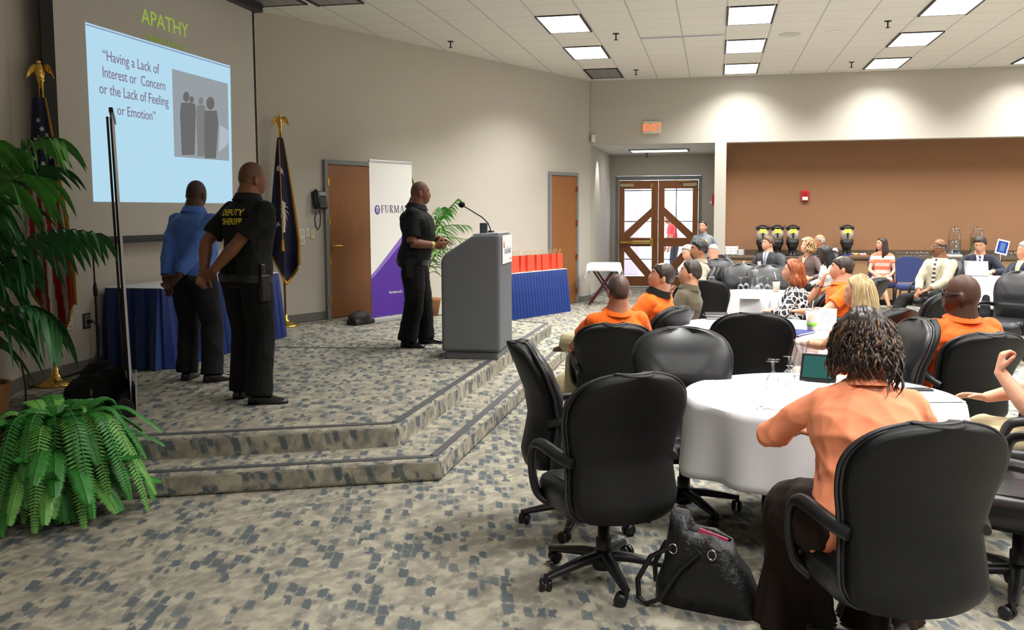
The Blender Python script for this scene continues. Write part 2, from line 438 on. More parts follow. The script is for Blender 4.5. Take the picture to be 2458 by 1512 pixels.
# ------------------------------------------------------------------ glazed double doors at the back of the alcove
GZ0, GZ1 = .01, 2.44
def glazed_leaf(n, x0, mirror):
    wl = .895
    d = bpy.data.objects.new('door_%d' % n, None); col.objects.link(d); d.location = (x0, YB+.03, 0); struct(d)
    def X(x): return wl-x if mirror else x
    g = MB()
    def P(poly):
        pts = [(X(x), z) for x, z in poly]
        if mirror: pts = pts[::-1]
        vs = [(x, 0, z) for x, z in pts]+[(x, .045, z) for x, z in pts]; k = len(pts)
        g.add(vs, [tuple(range(k)), tuple(range(k, 2*k))[::-1]]+[(i, i+k, (i+1) % k+k, (i+1) % k) for i in range(k)])
    a0, a1 = .125, .755
    P([(0, GZ0), (a0, GZ0), (a0, GZ1), (0, GZ1)]); P([(a1, GZ0), (wl, GZ0), (wl, GZ1), (a1, GZ1)])
    P([(a0, 2.25), (a1, 2.25), (a1, GZ1), (a0, GZ1)]); P([(a0, .93), (a1, .93), (a1, 1.13), (a0, 1.13)]); P([(a0, GZ0), (a1, GZ0), (a1, .24), (a0, .24)])
    P([(a0, 1.25), (a0, 1.13), (a0+.125, 1.13), (a1, 1.62), (a1, 1.83)][::1]); P([(a0, .93), (a0, .81), (a1-.155, .24), (a1, .24), (a1, .34), (a0+.125, .93)])
    g.build('door_rails', DOORWOOD2, d, bevel=.003)
    MB().box(.1, .02, .2, wl-.1, .026, 2.3).build('door_pane', PANE, d)
    c = MB().box(X(.03)-(.31 if mirror else 0), -.07, 2.30, X(.03)+(0 if mirror else .31), -.005, 2.375)
    c.build('door_closer', M('closer_paint', S(208, 190, 150), .4), d, bevel=.006)
    s_ = -1 if mirror else 1
    MB().bar((X(.18), -.03, 2.40), (X(.50), -.03, 2.41), .018, .018).build('closer_arm', BRASS, d)
    return d
dl = glazed_leaf(3, -2.175, False); dr = glazed_leaf(4, -1.275, True)
fr = MB(); fr.box(-2.24, YB-.03, 0, -2.18, YB+.1, 2.54); fr.box(-.375, YB-.03, 0, -.315, YB+.1, 2.54); fr.box(-2.18, YB-.03, 2.45, -.375, YB+.1, 2.54)
struct(fr.build('trim_double_door', FRAMEGREY, bevel=.004))
pb = thing('panic_bar', 'brass panic bar across the left glazed door', 'door bar', (-2.175, YB+.03, 0))
MB().box(.03, -.09, .995, .80, -.045, 1.06).build('push_bar', GOLD, pb, bevel=.01)
MB().box(.72, -.10, .93, .80, -.002, 1.11).build('latch_case', GOLD, pb, bevel=.008)
MB().box(.74, -.05, 1.11, .765, -.02, 2.30).build('latch_rod', BRASS, pb)
MB().box(.71, -.06, 2.28, .79, -.002, 2.38).build('top_latch', BRASS, pb, bevel=.006)

# outside the doors: paving, pier, railings, pale wall
PAVE = M('pale_paving', S(214, 212, 208), .8, var=(3, .06))
struct(MB().box(-9, 22.0, -.12, 7, 40, -.02).build('ground_outside', PAVE))
pier = MB().box(-3.15, 26.2, -.02, -2.05, 27.2, 4.0); pz = pier.build('wall_outside_pier', M('pier_block', S(150, 136, 146), .9, var=(6, .12)), bevel=.02); struct(pz)
struct(MB().box(-2.9, 26.18, 1.2, -2.3, 26.2, 1.23).build('trim_pier', M('pier_joint', S(120, 110, 118), .9)))
rail = thing('metal_railing', 'dark metal railing outside the glazed double doors', 'railing', (-1.6, 24.6, -.02))
for z_ in (.52, 1.02, 1.50, 2.30): MB().box(-1.9, -.012, z_-.013, 2.3, .012, z_+.013).build('rail', BLACKM, rail)
for x_ in (-1.86, .62, 2.26): MB().box(x_-.013, -.013, 0, x_+.013, .013, 3.2).build('post', BLACKM, rail)
struct(MB().box(-8, 33, -.02, 6, 33.3, 4.5).build('wall_outside', M('outside_wall', S(226, 224, 226), .9)))

# ------------------------------------------------------------------ ceiling lights
FRAMEBLK = M('fixture_black', S(14, 14, 15), .5)
def troffer(x, y, lit, label):
    t = thing('ceiling_light', label, 'ceiling light', (x, y, H_CEIL), 0, 'recessed ceiling troffers')
    fb = MB()
    for s_ in (-1, 1):
        fb.box(s_*.285-.012, -.56, -.022, s_*.285+.012, .56, 0)
    for s_ in (-1, 1): fb.box(-.27, s_*.555-.006, -.016, .27, s_*.555+.006, 0)
    fb.build('fixture_frame', FRAMEBLK, t)
    if lit: MB().box(-.273, -.549, -.012, .273, .549, -.001).build('diffuser', DIFF, t)
    else:
        lv = MB()
        for k in range(3): lv.box(-.27+k*.18+.004, -.549, -.010, -.27+(k+1)*.18-.004, .549, -.001)
        lv.build('louvre', M('louvre_grey', S(150, 152, 158), .35, .6), t)
    return t
lab = {(-2, 12): 'square-edged ceiling light furthest left of the lit ones', (-2, 14): 'ceiling light in front of the grey vent, left column',
       (0, 12): 'ceiling light of the middle column nearest to the camera', (0, 14): 'ceiling light of the middle column, second from the far wall', (0, 16): 'ceiling light of the middle column close to the far wall',
       (2, 12): 'ceiling light of the right column cut by the top edge', (2, 14): 'ceiling light of the right column, second from the far wall', (2, 16): 'ceiling light of the right column close to the far wall',
       (4, 16): 'ceiling light cut by the right edge of the picture'}
first = None
AL = bpy.data.lights.new('troffer_lamp', 'AREA'); AL.shape = 'RECTANGLE'; AL.size = .52; AL.size_y = 1.06
AL.energy = TROFFER_POWER; AL.color = (1.0, .988, .96); AL.spread = TROFFER_SPREAD
for x, y in TROFFERS:
    key = (int(x-.285), int(y-.5)); lb = lab.get(key, 'lit ceiling light above the room outside the picture')
    if first is None: first = t = troffer(x, y, True, lb)
    else: t = dup(first, (x, y, H_CEIL), 0, lb)
    lo_ = bpy.data.objects.new('troffer_lamp', AL); col.objects.link(lo_); lo_.location = (0, 0, -.03); lo_.parent = t
vt = troffer(-1.995, 17.16, False, 'grey louvred ceiling panel in the corner by the door alcove'); vt.name = 'ceiling_vent'; vt['category'] = 'ceiling vent'; vt['group'] = 'louvred ceiling panels'
vt2 = dup(vt, (-4.42, 10.26, H_CEIL), 0, 'grey louvred ceiling panel cut by the top edge above the stage')
vt3 = dup(vt, (-5.10, 10.16, H_CEIL), 0, 'dark unlit ceiling panel beside the top corner of the projection screen')
# alcove light
t = thing('ceiling_light', 'long thin ceiling light inside the door alcove', 'ceiling light', (-1.17, 20.2, HZ+.02))
MB().box(-.62, -.3, -.02, .62, .3, 0).build('fixture_frame', FRAMEBLK, t); MB().box(-.58, -.28, -.026, .58, .28, -.012).build('diffuser', DIFF, t)
ld = bpy.data.lights.new('alcove_lamp', 'AREA'); ld.shape = 'RECTANGLE'; ld.size = 1.1; ld.size_y = .5; ld.energy = 9; ld.color = (1, .97, .92)
lo_ = bpy.data.objects.new('alcove_lamp', ld); col.objects.link(lo_); lo_.location = (0, 0, -.04); lo_.parent = t
# recessed spot that washes the alcove wall
t = thing('downlight', 'small round downlight over the alcove side wall', 'downlight', (-2.1, 19.2, HZ+.02))
MB().lathe([(.001, -.012), (.06, -.012), (.075, -.004), (.075, 0), (.001, 0)], 16).build('trim_ring', WHITEP, t)
sd = bpy.data.lights.new('downlight_lamp', 'SPOT'); sd.energy = 50; sd.spot_size = R(70); sd.spot_blend = .6; sd.color = (1, .95, .86); sd.shadow_soft_size = .04
lo_ = bpy.data.objects.new('downlight_lamp', sd); col.objects.link(lo_); lo_.location = (0, 0, -.03); lo_.rotation_euler = (0, R(14), 0); lo_.parent = t

# sprinklers, speakers, slot diffuser
def sprinkler(x, y, z, label):
    t = thing('sprinkler', label, 'sprinkler', (x, y, z), 0, 'ceiling sprinklers')
    MB().lathe([(.001, -.012), (.045, -.008), (.05, 0), (.001, 0)], 16).build('escutcheon', BLACKM, t)
    MB().lathe([(.001, -.09), (.03, -.09), (.03, -.084), (.009, -.08), (.009, -.01), (.001, -.01)], 12).build('sprinkler_head', BLACKM, t)
for x, y, l in ((-1.4, 13.48, 'sprinkler between the left and middle lights, nearer one'), (-1.4, 16.91, 'sprinkler beside the grey corner vent'), (2.21, 16.93, 'sprinkler left of the far light in the right column'),
                (2.2, 13.46, 'sprinkler left of the right column, nearer one'), (-3.82, 13.5, 'sprinkler near the diagonal wall at upper left')):
    sprinkler(x, y, H_CEIL, l)
sprinkler(-1.5, 21.2, HZ+.02, 'sprinkler in the door alcove ceiling')
for x, y, l in ((1.0, 14.11, 'round grey ceiling speaker, left one'), (1.61, 14.08, 'round white ceiling speaker, right one')):
    t = thing('ceiling_speaker', l, 'ceiling speaker', (x, y, H_CEIL), 0, 'round ceiling speakers')
    MB().lathe([(.001, -.014), (.13, -.012), (.15, -.004), (.15, 0), (.001, 0)], 24).build('grille', M('speaker_grey', S(196, 194, 186), .6) if x < 1.3 else WHITEP, t)
t = thing('slot_diffuser', 'long thin air slot in the ceiling', 'air vent', (-.5, 13.89, H_CEIL))
MB().box(-.59, -.03, -.012, .59, -.012, 0).build('slot_rim', M('slot_white', S(206, 206, 214), .5), t); MB().box(-.59, -.012, -.008, .59, .022, 0).build('slot_gap', M('slot_dark', S(60, 60, 66), .6), t)
MB().box(-.59, .022, -.012, .59, .036, 0).build('slot_rim', MATS['slot_white'], t)
# ------------------------------------------------------------------ furniture materials
LEATHER = M('black_leather', S(26, 26, 29), .36, bump=(16, .10), spec=.55)
LEATHER2 = M('chair_shell', S(14, 14, 15), .5, bump=(420, .15), spec=.3)
CHAIRP = M('chair_plastic', S(22, 22, 24), .38, spec=.5)
PIPING = M('chair_piping', S(46, 46, 50), .4)
CLOTH = M('white_tablecloth', S(232, 231, 234), .85, bump=(7, .12), spec=.2)
BLUESK = M('blue_skirt', S(18, 50, 122), .55, var=(18, .08), spec=.3, sheen=.3)
BLUEUP = M('blue_upholstery', S(38, 50, 98), .85, bump=(260, .3), var=(120, .1))
BROWNLEG = M('dark_chair_leg', S(40, 32, 32), .4)

# ------------------------------------------------------------------ office chair
def chair_back_profile(t):
    """t 0..1 bottom to top: (height, depth y of the shell, half width)"""
    z = .355+t*.66
    y = float(np.interp(t, [0, .1, .25, .4, .6, .8, 1], [-.262, -.270, -.246, -.228, -.247, -.297, -.360]))
    hw = float(np.interp(t, [0, .04, .09, .14, .25, .38, .52, .66, .76, 1], [.185, .222, .243, .250, .246, .238, .252, .270, .276, .276]))
    if t > .70:
        k = (t-.70)/.30; hw *= max(.04, 1-k**2.7)**(1/2.5)
    return z, y, hw
def make_chair(tilt=0.0):
    t = thing('office_chair', 'x', 'office chair')
    NT, NX = 34, 25
    def back(y_off, bulge, shrink, wav):
        g = []
        for i in range(NT+1):
            tt = .5-.5*math.cos(math.pi*i/NT); z, y, hw = chair_back_profile(tt); hw -= shrink; row = []
            for j in range(NX):
                q = -1+2*j/(NX-1)
                e = (1-abs(q)**3.2)*(1-abs(2*tt-1)**5)
                yy = y + y_off + bulge*e + .055*q*q*(1-.3*tt)
                if wav:
                    yy += wav*math.exp(-((tt-.50)/.035)**2)*(1-abs(q)**4)
                    for s0 in (.25, .5): yy -= .007*math.exp(-((tt-.53-.42*max(0, abs(q)-s0))/.022)**2)*min(1, max(0, (abs(q)-s0)*8))*(1-abs(q)**6)*(1 if tt > .5 else 0)
                row.append((hw*q, yy, z))
            g.append(row)
        return g
    # shell and cushion are closed slabs
    sh = MB(); f_ = back(.0, .0, .0, 0); b_ = back(-.045, -.012, .012, 0)
    def slab(mb, front, rear):
        nr, nc = len(front), len(front[0]); k = nr*nc
        vs = [p for r in front for p in r]+[p for r in rear for p in r]
        fs = [(i*nc+j, i*nc+j+1, (i+1)*nc+j+1, (i+1)*nc+j) for i in range(nr-1) for j in range(nc-1)]
        fs += [tuple(q+k for q in f[::-1]) for f in fs]
        rim = [j for j in range(nc)]+[i*nc+nc-1 for i in range(1, nr)]+[(nr-1)*nc+j for j in range(nc-2, -1, -1)]+[i*nc for i in range(nr-2, 0, -1)]
        fs += [(rim[(i+1) % len(rim)], rim[i], rim[i]+k, rim[(i+1) % len(rim)]+k) for i in range(len(rim))]
        mb.add(vs, fs, True)
    slab(sh, f_, b_); shell = sh.build('back_shell', LEATHER2, t)
    cu = MB(); front = back(.050, .062, .016, -.022); rear = back(.004, .0, -.004, 0)
    mid = back(.034, .0, -.014, 0)
    # three layers: rear edge, fat middle edge, front face
    nr, nc = len(front), len(front[0]); vs = []; fs = []
    for lay in (rear, front): pass
    rimidx = [(0, j) for j in range(nc)]+[(i, nc-1) for i in range(1, nr)]+[(nr-1, j) for j in range(nc-2, -1, -1)]+[(i, 0) for i in range(nr-2, 0, -1)]
    k = nr*nc
    vs = [p for r in front for p in r]+[p for r in rear for p in r]+[mid[i][j] for i, j in rimidx]
    fq = [(i*nc+j, i*nc+j+1, (i+1)*nc+j+1, (i+1)*nc+j) for i in range(nr-1) for j in range(nc-1)]
    fs = fq+[tuple(q+k for q in f[::-1]) for f in fq]; nrim = len(rimidx)
    for i in range(nrim):
        a = rimidx[i][0]*nc+rimidx[i][1]; b = rimidx[(i+1) % nrim][0]*nc+rimidx[(i+1) % nrim][1]
        ma = 2*k+i; mb_ = 2*k+(i+1) % nrim
        fs += [(b, a, ma, mb_), (mb_, ma, a+k, b+k)]
    cu.add(vs, fs, True); cush = cu.build('back_cushion', LEATHER, t)
    pp = [Vector(mid[i][j])+Vector((0, -.022, 0)) for i, j in rimidx]
    MB().tube(pp+[pp[0]], .006, 6).build('piping', PIPING, t)
    sm = MB(); zz = [ (chair_back_profile(.5)) ]
    z, y, hw = zz[0]; sm.tube([((hw-.02)*q, y+.112-.016*abs(q)**3-.022+.04*q*q*.4-.06*abs(q)**3.2, z) for q in [-1+2*i/12 for i in range(13)]], .004, 6)
    sm.build('seam', PIPING, t)
    # seat
    se = MB(); rings = []
    for z, k_ in ((.355, .86), (.372, .97), (.41, 1.0), (.445, 1.0), (.475, .96), (.492, .84)):
        o = rrect(.52*k_, .50*k_, .13*k_, 6, 0, .015)
        rings.append([(x, y, z-(.035 if z > .4 else .0)*max(0, (y-.12)/.15)**2*(1 if y > .12 else 0)+(.012 if y < -.1 and z > .4 else 0)) for x, y in o])
    se.rings(rings, True, True); se.build('seat_cushion', LEATHER, t)
    us = MB(); us.rings([[(x, y, z) for x, y in rrect(.48*k_, .46*k_, .12*k_, 5, 0, .01)] for z, k_ in ((.325, .55), (.34, .92), (.375, 1.02))], True, True)
    us.build('seat_shell', LEATHER2, t)
    MB().lathe([(.001, .06), (.036, .06), (.036, .20), (.027, .205), (.027, .345), (.001, .345)], 16).box(-.09, -.12, .30, .09, .10, .335).build('column', CHAIRP, t)
    for s_ in (-1, 1):
        pts = [(s_*.235, .09, .36), (s_*.285, .13, .40), (s_*.298, .15, .50), (s_*.298, .15, .58), (s_*.296, .125, .635), (s_*.290, .06, .655), (s_*.284, -.06, .648), (s_*.270, -.15, .635), (s_*.235, -.215, .62)]
        sp = []
        for a, b in zip(pts, pts[1:]):
            for k_ in range(4): sp.append(Vector(a).lerp(Vector(b), k_/4))
        sp.append(Vector(pts[-1]))
        for _ in range(3): sp = [sp[0]]+[(sp[i-1]+sp[i]*2+sp[i+1])/4 for i in range(1, len(sp)-1)]+[sp[-1]]
        MB().tube(sp, .023, 10, flat=(1.25, .82)).build('armrest', CHAIRP, t)
    hub = MB().lathe([(.001, .055), (.05, .055), (.058, .085), (.05, .13), (.036, .145), (.001, .145)], 16); hub.build('base_hub', CHAIRP, t)
    for k_ in range(5):
        a = R(72*k_+48); dx, dy = math.cos(a), math.sin(a)
        lg = MB().tube([(dx*.03, dy*.03, .115), (dx*.12, dy*.12, .108), (dx*.26, dy*.26, .082), (dx*.315, dy*.315, .07)], [.036, .032, .024, .02], 8, flat=(1.0, .72))
        lg.build('base_leg', CHAIRP, t)
        c = MB(); cx_, cy_ = dx*.315, dy*.315; ca = a+1.1; px, py = -math.sin(ca), math.cos(ca); ox, oy = math.cos(ca)*.022, math.sin(ca)*.022
        c.tube([(cx_, cy_, .085), (cx_, cy_, .045)], .012, 8)
        for s_ in (-1, 1):
            a1 = Vector((cx_-ox+px*s_*.006, cy_-oy+py*s_*.006, .030)); a2 = Vector((cx_-ox+px*s_*.028, cy_-oy+py*s_*.028, .030))
            c.tube([a1, a1.lerp(a2, .3), a1.lerp(a2, .8), a2], [.026, .0295, .0295, .020], 14)
        c.build('caster', CHAIRP, t)
    return t

def recline(t, deg, drop):
    """tip the upper part of a chair back and lower it on its column"""
    m = Matrix.Translation((0, 0, -drop)) @ Matrix.Translation((0, -.05, .36)) @ Matrix.Rotation(R(deg), 4, 'X') @ Matrix.Translation((0, .05, -.36))
    for o in t.children:
        if o.name.split('.')[0] in ('back_shell', 'back_cushion', 'piping', 'seam', 'seat_cushion', 'seat_shell', 'armrest'): o.data.transform(m)
        if o.name.startswith('column'): o.data.transform(Matrix.Scale(.86, 4, (0, 0, 1)))
    return t
chair0 = make_chair(); chair1 = recline(make_chair(), 11, .05); _used = []
def heading(dx, dy):
    """rotation that turns local +Y towards (dx, dy)"""
    return math.atan2(-dx, dy)
def place_chair(x, y, dx, dy, label, dz=0.0, rec=False):
    g = 'black leather office chairs'
    src = chair1 if rec else chair0
    if src not in _used:
        _used.append(src); src.location = (x, y, dz); src.rotation_euler = (0, 0, heading(dx, dy)); src['label'] = label; src['group'] = g; return src
    return dup(src, (x, y, dz), heading(dx, dy), label, g)

# ------------------------------------------------------------------ round tables under white cloths
def round_cloth(Rr, drop, seed, folds=9, n=120):
    rnd = random.Random(seed); ph = [rnd.uniform(0, 6.28) for _ in range(4)]
    g = []
    prof = [(0.02, 0), (.3, 0), (.6, 0), (.85, 0), (.97, -.001), (1.0, -.006)]
    for q in range(1, 11): prof.append((1.0, -.006-drop*q/10))
    for r_, dz in prof:
        row = []
        for j in range(n):
            a = 2*math.pi*j/n; k = min(1, -dz/drop) if dz < -.006 else 0
            rr = r_*Rr
            if k > 0:
                wv = math.sin(folds*a+ph[0])+.6*math.sin((folds*2-3)*a+ph[1])+.4*math.sin(5*a+ph[2])
                rr += k**.8*(.012+.026*wv)+k*.02
                dz2 = dz+.012*k*math.sin(4*a+ph[3])
            else: dz2 = dz
            row.append((rr*math.cos(a), rr*math.sin(a), dz2))
        g.append(row)
    mb = MB(); mb.rings(g, True, False); mb.add(g[0], [tuple(range(n))], True)
    return mb
def round_table(x, y, Rr, label, seed, drop=.37):
    t = thing('round_table', 'black-legged round table under %s' % label, 'table', (x, y, 0), 0, 'round tables')
    MB().lathe([(.001, .70), (Rr-.02, .70), (Rr-.01, .71), (Rr-.01, .728), (.001, .73)], 48).build('table_top', M('table_board', S(92, 72, 56), .6), t)
    for k in range(4):
        a = R(45+90*k)
        lg = MB().tube([(math.cos(a)*.36, math.sin(a)*.36, 0), (math.cos(a)*.36, math.sin(a)*.36, .70)], .018, 10); lg.build('leg', BLACKM, t)
    c = round_cloth(Rr, drop, seed).build('tablecloth', CLOTH, None); c.location = (x, y, .737); c.modifiers.new('thick', 'SOLIDIFY').thickness = .002
    tag(c, label, 'tablecloth', 'white round tablecloths')
    return t
TABZ = .738

# ------------------------------------------------------------------ tables with pleated blue skirts
def skirt_table(name_label, loc, rz, ln, dp, h, skirt_label, cloth_label, seed, pleat=.105):
    t = thing('folding_table', name_label, 'table', loc, rz)
    MB().box(-ln/2, -dp/2, h-.03, ln/2, dp/2, h).build('table_top', MATS['table_board'], t)
    for sx in (-1, 1):
        for sy in (-1, 1): MB().tube([(sx*(ln/2-.25), sy*(dp/2-.06), 0), (sx*(ln/2-.25), sy*(dp/2-.06), h-.03)], .014, 8).build('leg', BLACKM, t)
    rnd = random.Random(seed); g_t = []; g_m = []; g_b = []
    per = []
    def edge(a, b):
        L = (Vector(b)-Vector(a)).length; n = max(2, int(L/pleat)); d = (Vector(b)-Vector(a))/L; nr = Vector((d.y, -d.x, 0))
        for k in range(n):
            s0 = L*k/n; st_ = L/n
            for f_, off in ((0, .0), (.50, .030), (.82, .040), (.86, -.004)):
                per.append((Vector(a)+d*(s0+st_*f_), nr, off))
    c = [(-ln/2, -dp/2, 0), (ln/2, -dp/2, 0), (ln/2, dp/2, 0), (-ln/2, dp/2, 0)]
    for i in range(4): edge(c[i], c[(i+1) % 4])
    rows = []
    for z, k in ((h-.002, .35), (h-.05, .55), (h*.6, 1.3), (h*.3, 1.9), (.006, 2.5)):
        rows.append([p+nr*(.004+off*k)+Vector((0, 0, z)) for p, nr, off in per])
    mb = MB(); mb.rings(rows[::-1], False, False)
    s_ = mb.build('table_skirt', BLUESK, None, fix=False); s_.location = loc; s_.rotation_euler = (0, 0, rz); s_.modifiers.new('thick', 'SOLIDIFY').thickness = .003
    tag(s_, skirt_label, 'table skirt')
    cl_ = MB().box(-ln/2-.008, -dp/2-.008, h, ln/2+.008, dp/2+.008, h+.008).build('table_cover', CLOTH, None, bevel=.003)
    cl_.location = loc; cl_.rotation_euler = (0, 0, rz); tag(cl_, cloth_label, 'tablecloth')
    return t

# ------------------------------------------------------------------ blue banquet chair
def make_banquet():
    t = thing('banquet_chair', 'x', 'banquet chair', (0, 0, 0), 0, 'blue banquet chairs')
    s_ = MB().rings([[(x, y, z) for x, y in rrect(.46*k, .44*k, .07, 4, 0, .02)] for z, k in ((.40, .94), (.42, 1), (.46, 1), (.485, .93))], True, True); s_.build('seat', BLUEUP, t)
    n = 22; out = []
    for i in range(n+1):
        a = math.pi*i/n; x = -.225*math.cos(a); z = .80+.13*abs(math.sin(a))**.55*1.0
        out.append((x, z))
    poly = [(-.20, .50)]+[(-.215, .66)]+out[0:]+[(.215, .66), (.20, .50)]
    k = len(poly); fr_ = [(x, -.20-(z-.5)*.18, z) for x, z in poly]; bk = [(x, -.245-(z-.5)*.18, z) for x, z in poly]
    fm = [(x*1.02, -.222-(z-.5)*.18, z+(.004 if z > .6 else 0)) for x, z in poly]
    b = MB(); b.add(fr_+fm+bk, [(i, (i+1) % k, (i+1) % k+k, i+k) for i in range(k)]+[(i+k, (i+1) % k+k, (i+1) % k+2*k, i+2*k) for i in range(k)], True)
    b.add(fr_, [tuple(range(k))[::-1]]); b.add(bk, [tuple(range(k))]); b.build('backrest', BLUEUP, t)
    for sx in (-1, 1):
        MB().tube([(sx*.19, .20, .41), (sx*.205, .22, .2), (sx*.215, .225, .0)], .014, 8).build('leg', BROWNLEG, t)
        MB().tube([(sx*.20, -.27, .62), (sx*.205, -.215, .42), (sx*.21, -.24, .2), (sx*.215, -.30, .0)], .014, 8).build('leg', BROWNLEG, t)
    MB().bar((-.19, .2, .405), (.19, .2, .405), .02, .03).bar((-.2, -.2, .405), (.2, -.2, .405), .02, .03).build('seat_rail', BROWNLEG, t)
    return t
# ------------------------------------------------------------------ tables and chairs where the photograph shows them
T1c = at(1968, 945, .74); T1c = Vector((T1c.x, T1c.y, 0))
round_table(T1c.x, T1c.y, .70, 'white cloth on the nearest round table', 3)
T2c = Vector((.37, 8.12, 0)); T3c = Vector((.55, 11.4, 0)); T4c = Vector((.28, 14.9, 0)); T5c = Vector((4.1, 14.5, 0))
for c_, l, sd_ in ((T2c, 'white cloth on the second round table, behind the nearest one', 5), (T3c, 'white cloth on the third round table, by the red-haired woman', 8),
               (T4c, 'white cloth on the far round table in front of the pillar', 11), (T5c, 'white cloth on the far right table with the laptop', 14)):
    round_table(c_.x, c_.y, .70, l, sd_)
def pc(px, d, toward, label, dz=0.0, rec=False):
    """chair standing at horizontal pixel px, d metres along the view, turned by an angle (deg, 0 = away from the camera, + = to the right)"""
    X = (px-CX)/F_PX*d; x = math.cos(YAW)*X-math.sin(YAW)*d; y = math.sin(YAW)*X+math.cos(YAW)*d; a = R(toward)+math.atan2(x, y)
    return place_chair(x, y, math.sin(a), math.cos(a), label, dz, rec)
pc(1452, 4.22, -24, 'empty office chair nearest the camera, its back turned, left of the black tote bag')
pc(1395, 5.0, 78, 'empty office chair seen from its side, leftmost at the nearest table')
pc(1648, 5.2, 176, 'empty office chair facing the camera across the nearest table')
pc(1800, 6.62, -6, 'empty office chair with a broad black back between the nearest two tables')
pc(1676, 9.75, -10, 'empty office chair with its back turned, right of the black-collared man')
pc(2100, 5.9, -112, 'empty office chair facing left just behind the woman in the peach top')
pc(1795, 12.2, 170, 'empty office chair facing the camera behind the carafe on the third table')
pc(1848, 11.8, 178, 'empty office chair facing the camera behind the iced coffee')
pc(2222, 8.2, -48, 'empty office chair between the blonde woman and the heavy bald man')
pc(2036, 11.6, -60, 'empty office chair far behind the blonde woman, only its top in view', rec=True)
pc(2425, 10.4, -150, 'empty office chair with notebooks on its seat at the right edge')
pc(2478, 4.02, -76, 'office chair cut by the right edge near the bottom of the picture')
# ------------------------------------------------------------------ people: one fused body each, clothing and hair as children
def fuse(mb, voxel, smooth=4, name='part'):
    """closed overlapping shapes -> one continuous surface"""
    me = mb.mesh('tmp'); bm = bmesh.new(); bm.from_mesh(me); bmesh.ops.recalc_face_normals(bm, faces=bm.faces); bm.to_mesh(me); bm.free()
    o = bpy.data.objects.new('tmp', me); col.objects.link(o)
    r = o.modifiers.new('r', 'REMESH'); r.mode = 'VOXEL'; r.voxel_size = voxel; r.use_smooth_shade = True
    s = o.modifiers.new('s', 'SMOOTH'); s.factor = .5; s.iterations = smooth
    dg = bpy.context.evaluated_depsgraph_get(); out = bpy.data.meshes.new_from_object(o.evaluated_get(dg))
    col.objects.unlink(o); bpy.data.objects.remove(o); bpy.data.meshes.remove(me); out.name = name
    return out
def vcos(me):
    a = np.empty(len(me.vertices)*3, np.float32); me.vertices.foreach_get('co', a); return a.reshape(-1, 3)
def wrinkle(me, amp, seed, freq=14.0):
    """soft cloth folds pushed along the normals"""
    p = vcos(me); n = np.empty(len(me.vertices)*3, np.float32); me.vertices.foreach_get('normal', n); n = n.reshape(-1, 3)
    rs = np.random.RandomState(seed); w = np.zeros(len(p))
    q = p+.03*np.sin(p[:, [1, 2, 0]]*freq*.9+seed)
    for i in range(6):
        k = rs.normal(size=3); k /= np.linalg.norm(k); k *= freq*rs.uniform(.7, 2.0)
        s_ = np.sin(q@k+rs.uniform(0, 6.3)); w += (1-np.abs(s_))**2*rs.uniform(.5, 1.0)
    w = (w-w.mean())*amp
    p = p+n*w[:, None]; me.vertices.foreach_set('co', p.astype(np.float32).ravel()); me.update()
def link(me, name, mats, parent, mw=None):
    for m in (mats if isinstance(mats, (list, tuple)) else [mats]): me.materials.append(m)
    me.name = name; o = bpy.data.objects.new(name, me); col.objects.link(o); o.parent = parent
    return o
def head_shape(u, female=False):
    """unit directions (N,3) -> head surface, face towards +Y, centre of the cranium at the origin"""
    x, y, z = u[:, 0], u[:, 1], u[:, 2]
    b_ = np.sign(u)*np.abs(u)**.90; p = np.stack([b_[:, 0]*.076, b_[:, 1]*.098, b_[:, 2]*.123], 1)
    t = np.clip((-z-.05)/.95, 0, 1)
    p[:, 0] *= 1-(.30 if female else .22)*t**1.3
    back = y < 0
    p[:, 1] = np.where(back, p[:, 1]*(1-.45*t), p[:, 1]+.006*t)
    up_ = np.clip((z-.3)/.7, 0, 1); p[:, 1] = np.where(~back, p[:, 1]*(1-.06*up_), p[:, 1])
    front = np.clip(y*3, 0, 1)
    def g(cx, cz, sx, sz): return np.exp(-((p[:, 0]-cx)/sx)**2-((p[:, 2]-cz)/sz)**2)*front
    d = .022*g(0, -.026, .013, .017)+.013*g(0, .0, .010, .026)+.006*g(0, .036, .05, .012)+.010*g(0, -.066, .026, .010)
    d += -.006*g(0, -.047, .010, .006)+.020*g(0, -.104, .034, .026)+.012*g(0, -.070, .038, .030)-.006*g(0, -.086, .03, .007)
    for s in (-1, 1): d += -.011*g(s*.031, .013, .017, .012)+.004*g(s*.047, -.03, .022, .022)+.006*g(s*.011, -.034, .009, .009)
    p[:, 1] += d
    return p
def ico_dirs(sub=4):
    bm = bmesh.new(); bmesh.ops.create_icosphere(bm, subdivisions=sub, radius=1)
    v = np.array([x.co[:] for x in bm.verts]); f = [tuple(a.index for a in q.verts) for q in bm.faces]; bm.free(); return v, f
ICO = ico_dirs(4)
def ik(a, b, l1, l2, pole):
    a = Vector(a); b = Vector(b); d = b-a; L = min(d.length, (l1+l2)*.999); n = d.normalized(); b = a+n*L
    k = (l1*l1-l2*l2+L*L)/(2*L); h = math.sqrt(max(l1*l1-k*k, 0))
    pv = Vector(pole); pv = (pv-n*pv.dot(n)); pv = pv.normalized() if pv.length > 1e-6 else Vector((0, 0, -1))
    return a+n*k+pv*h, b
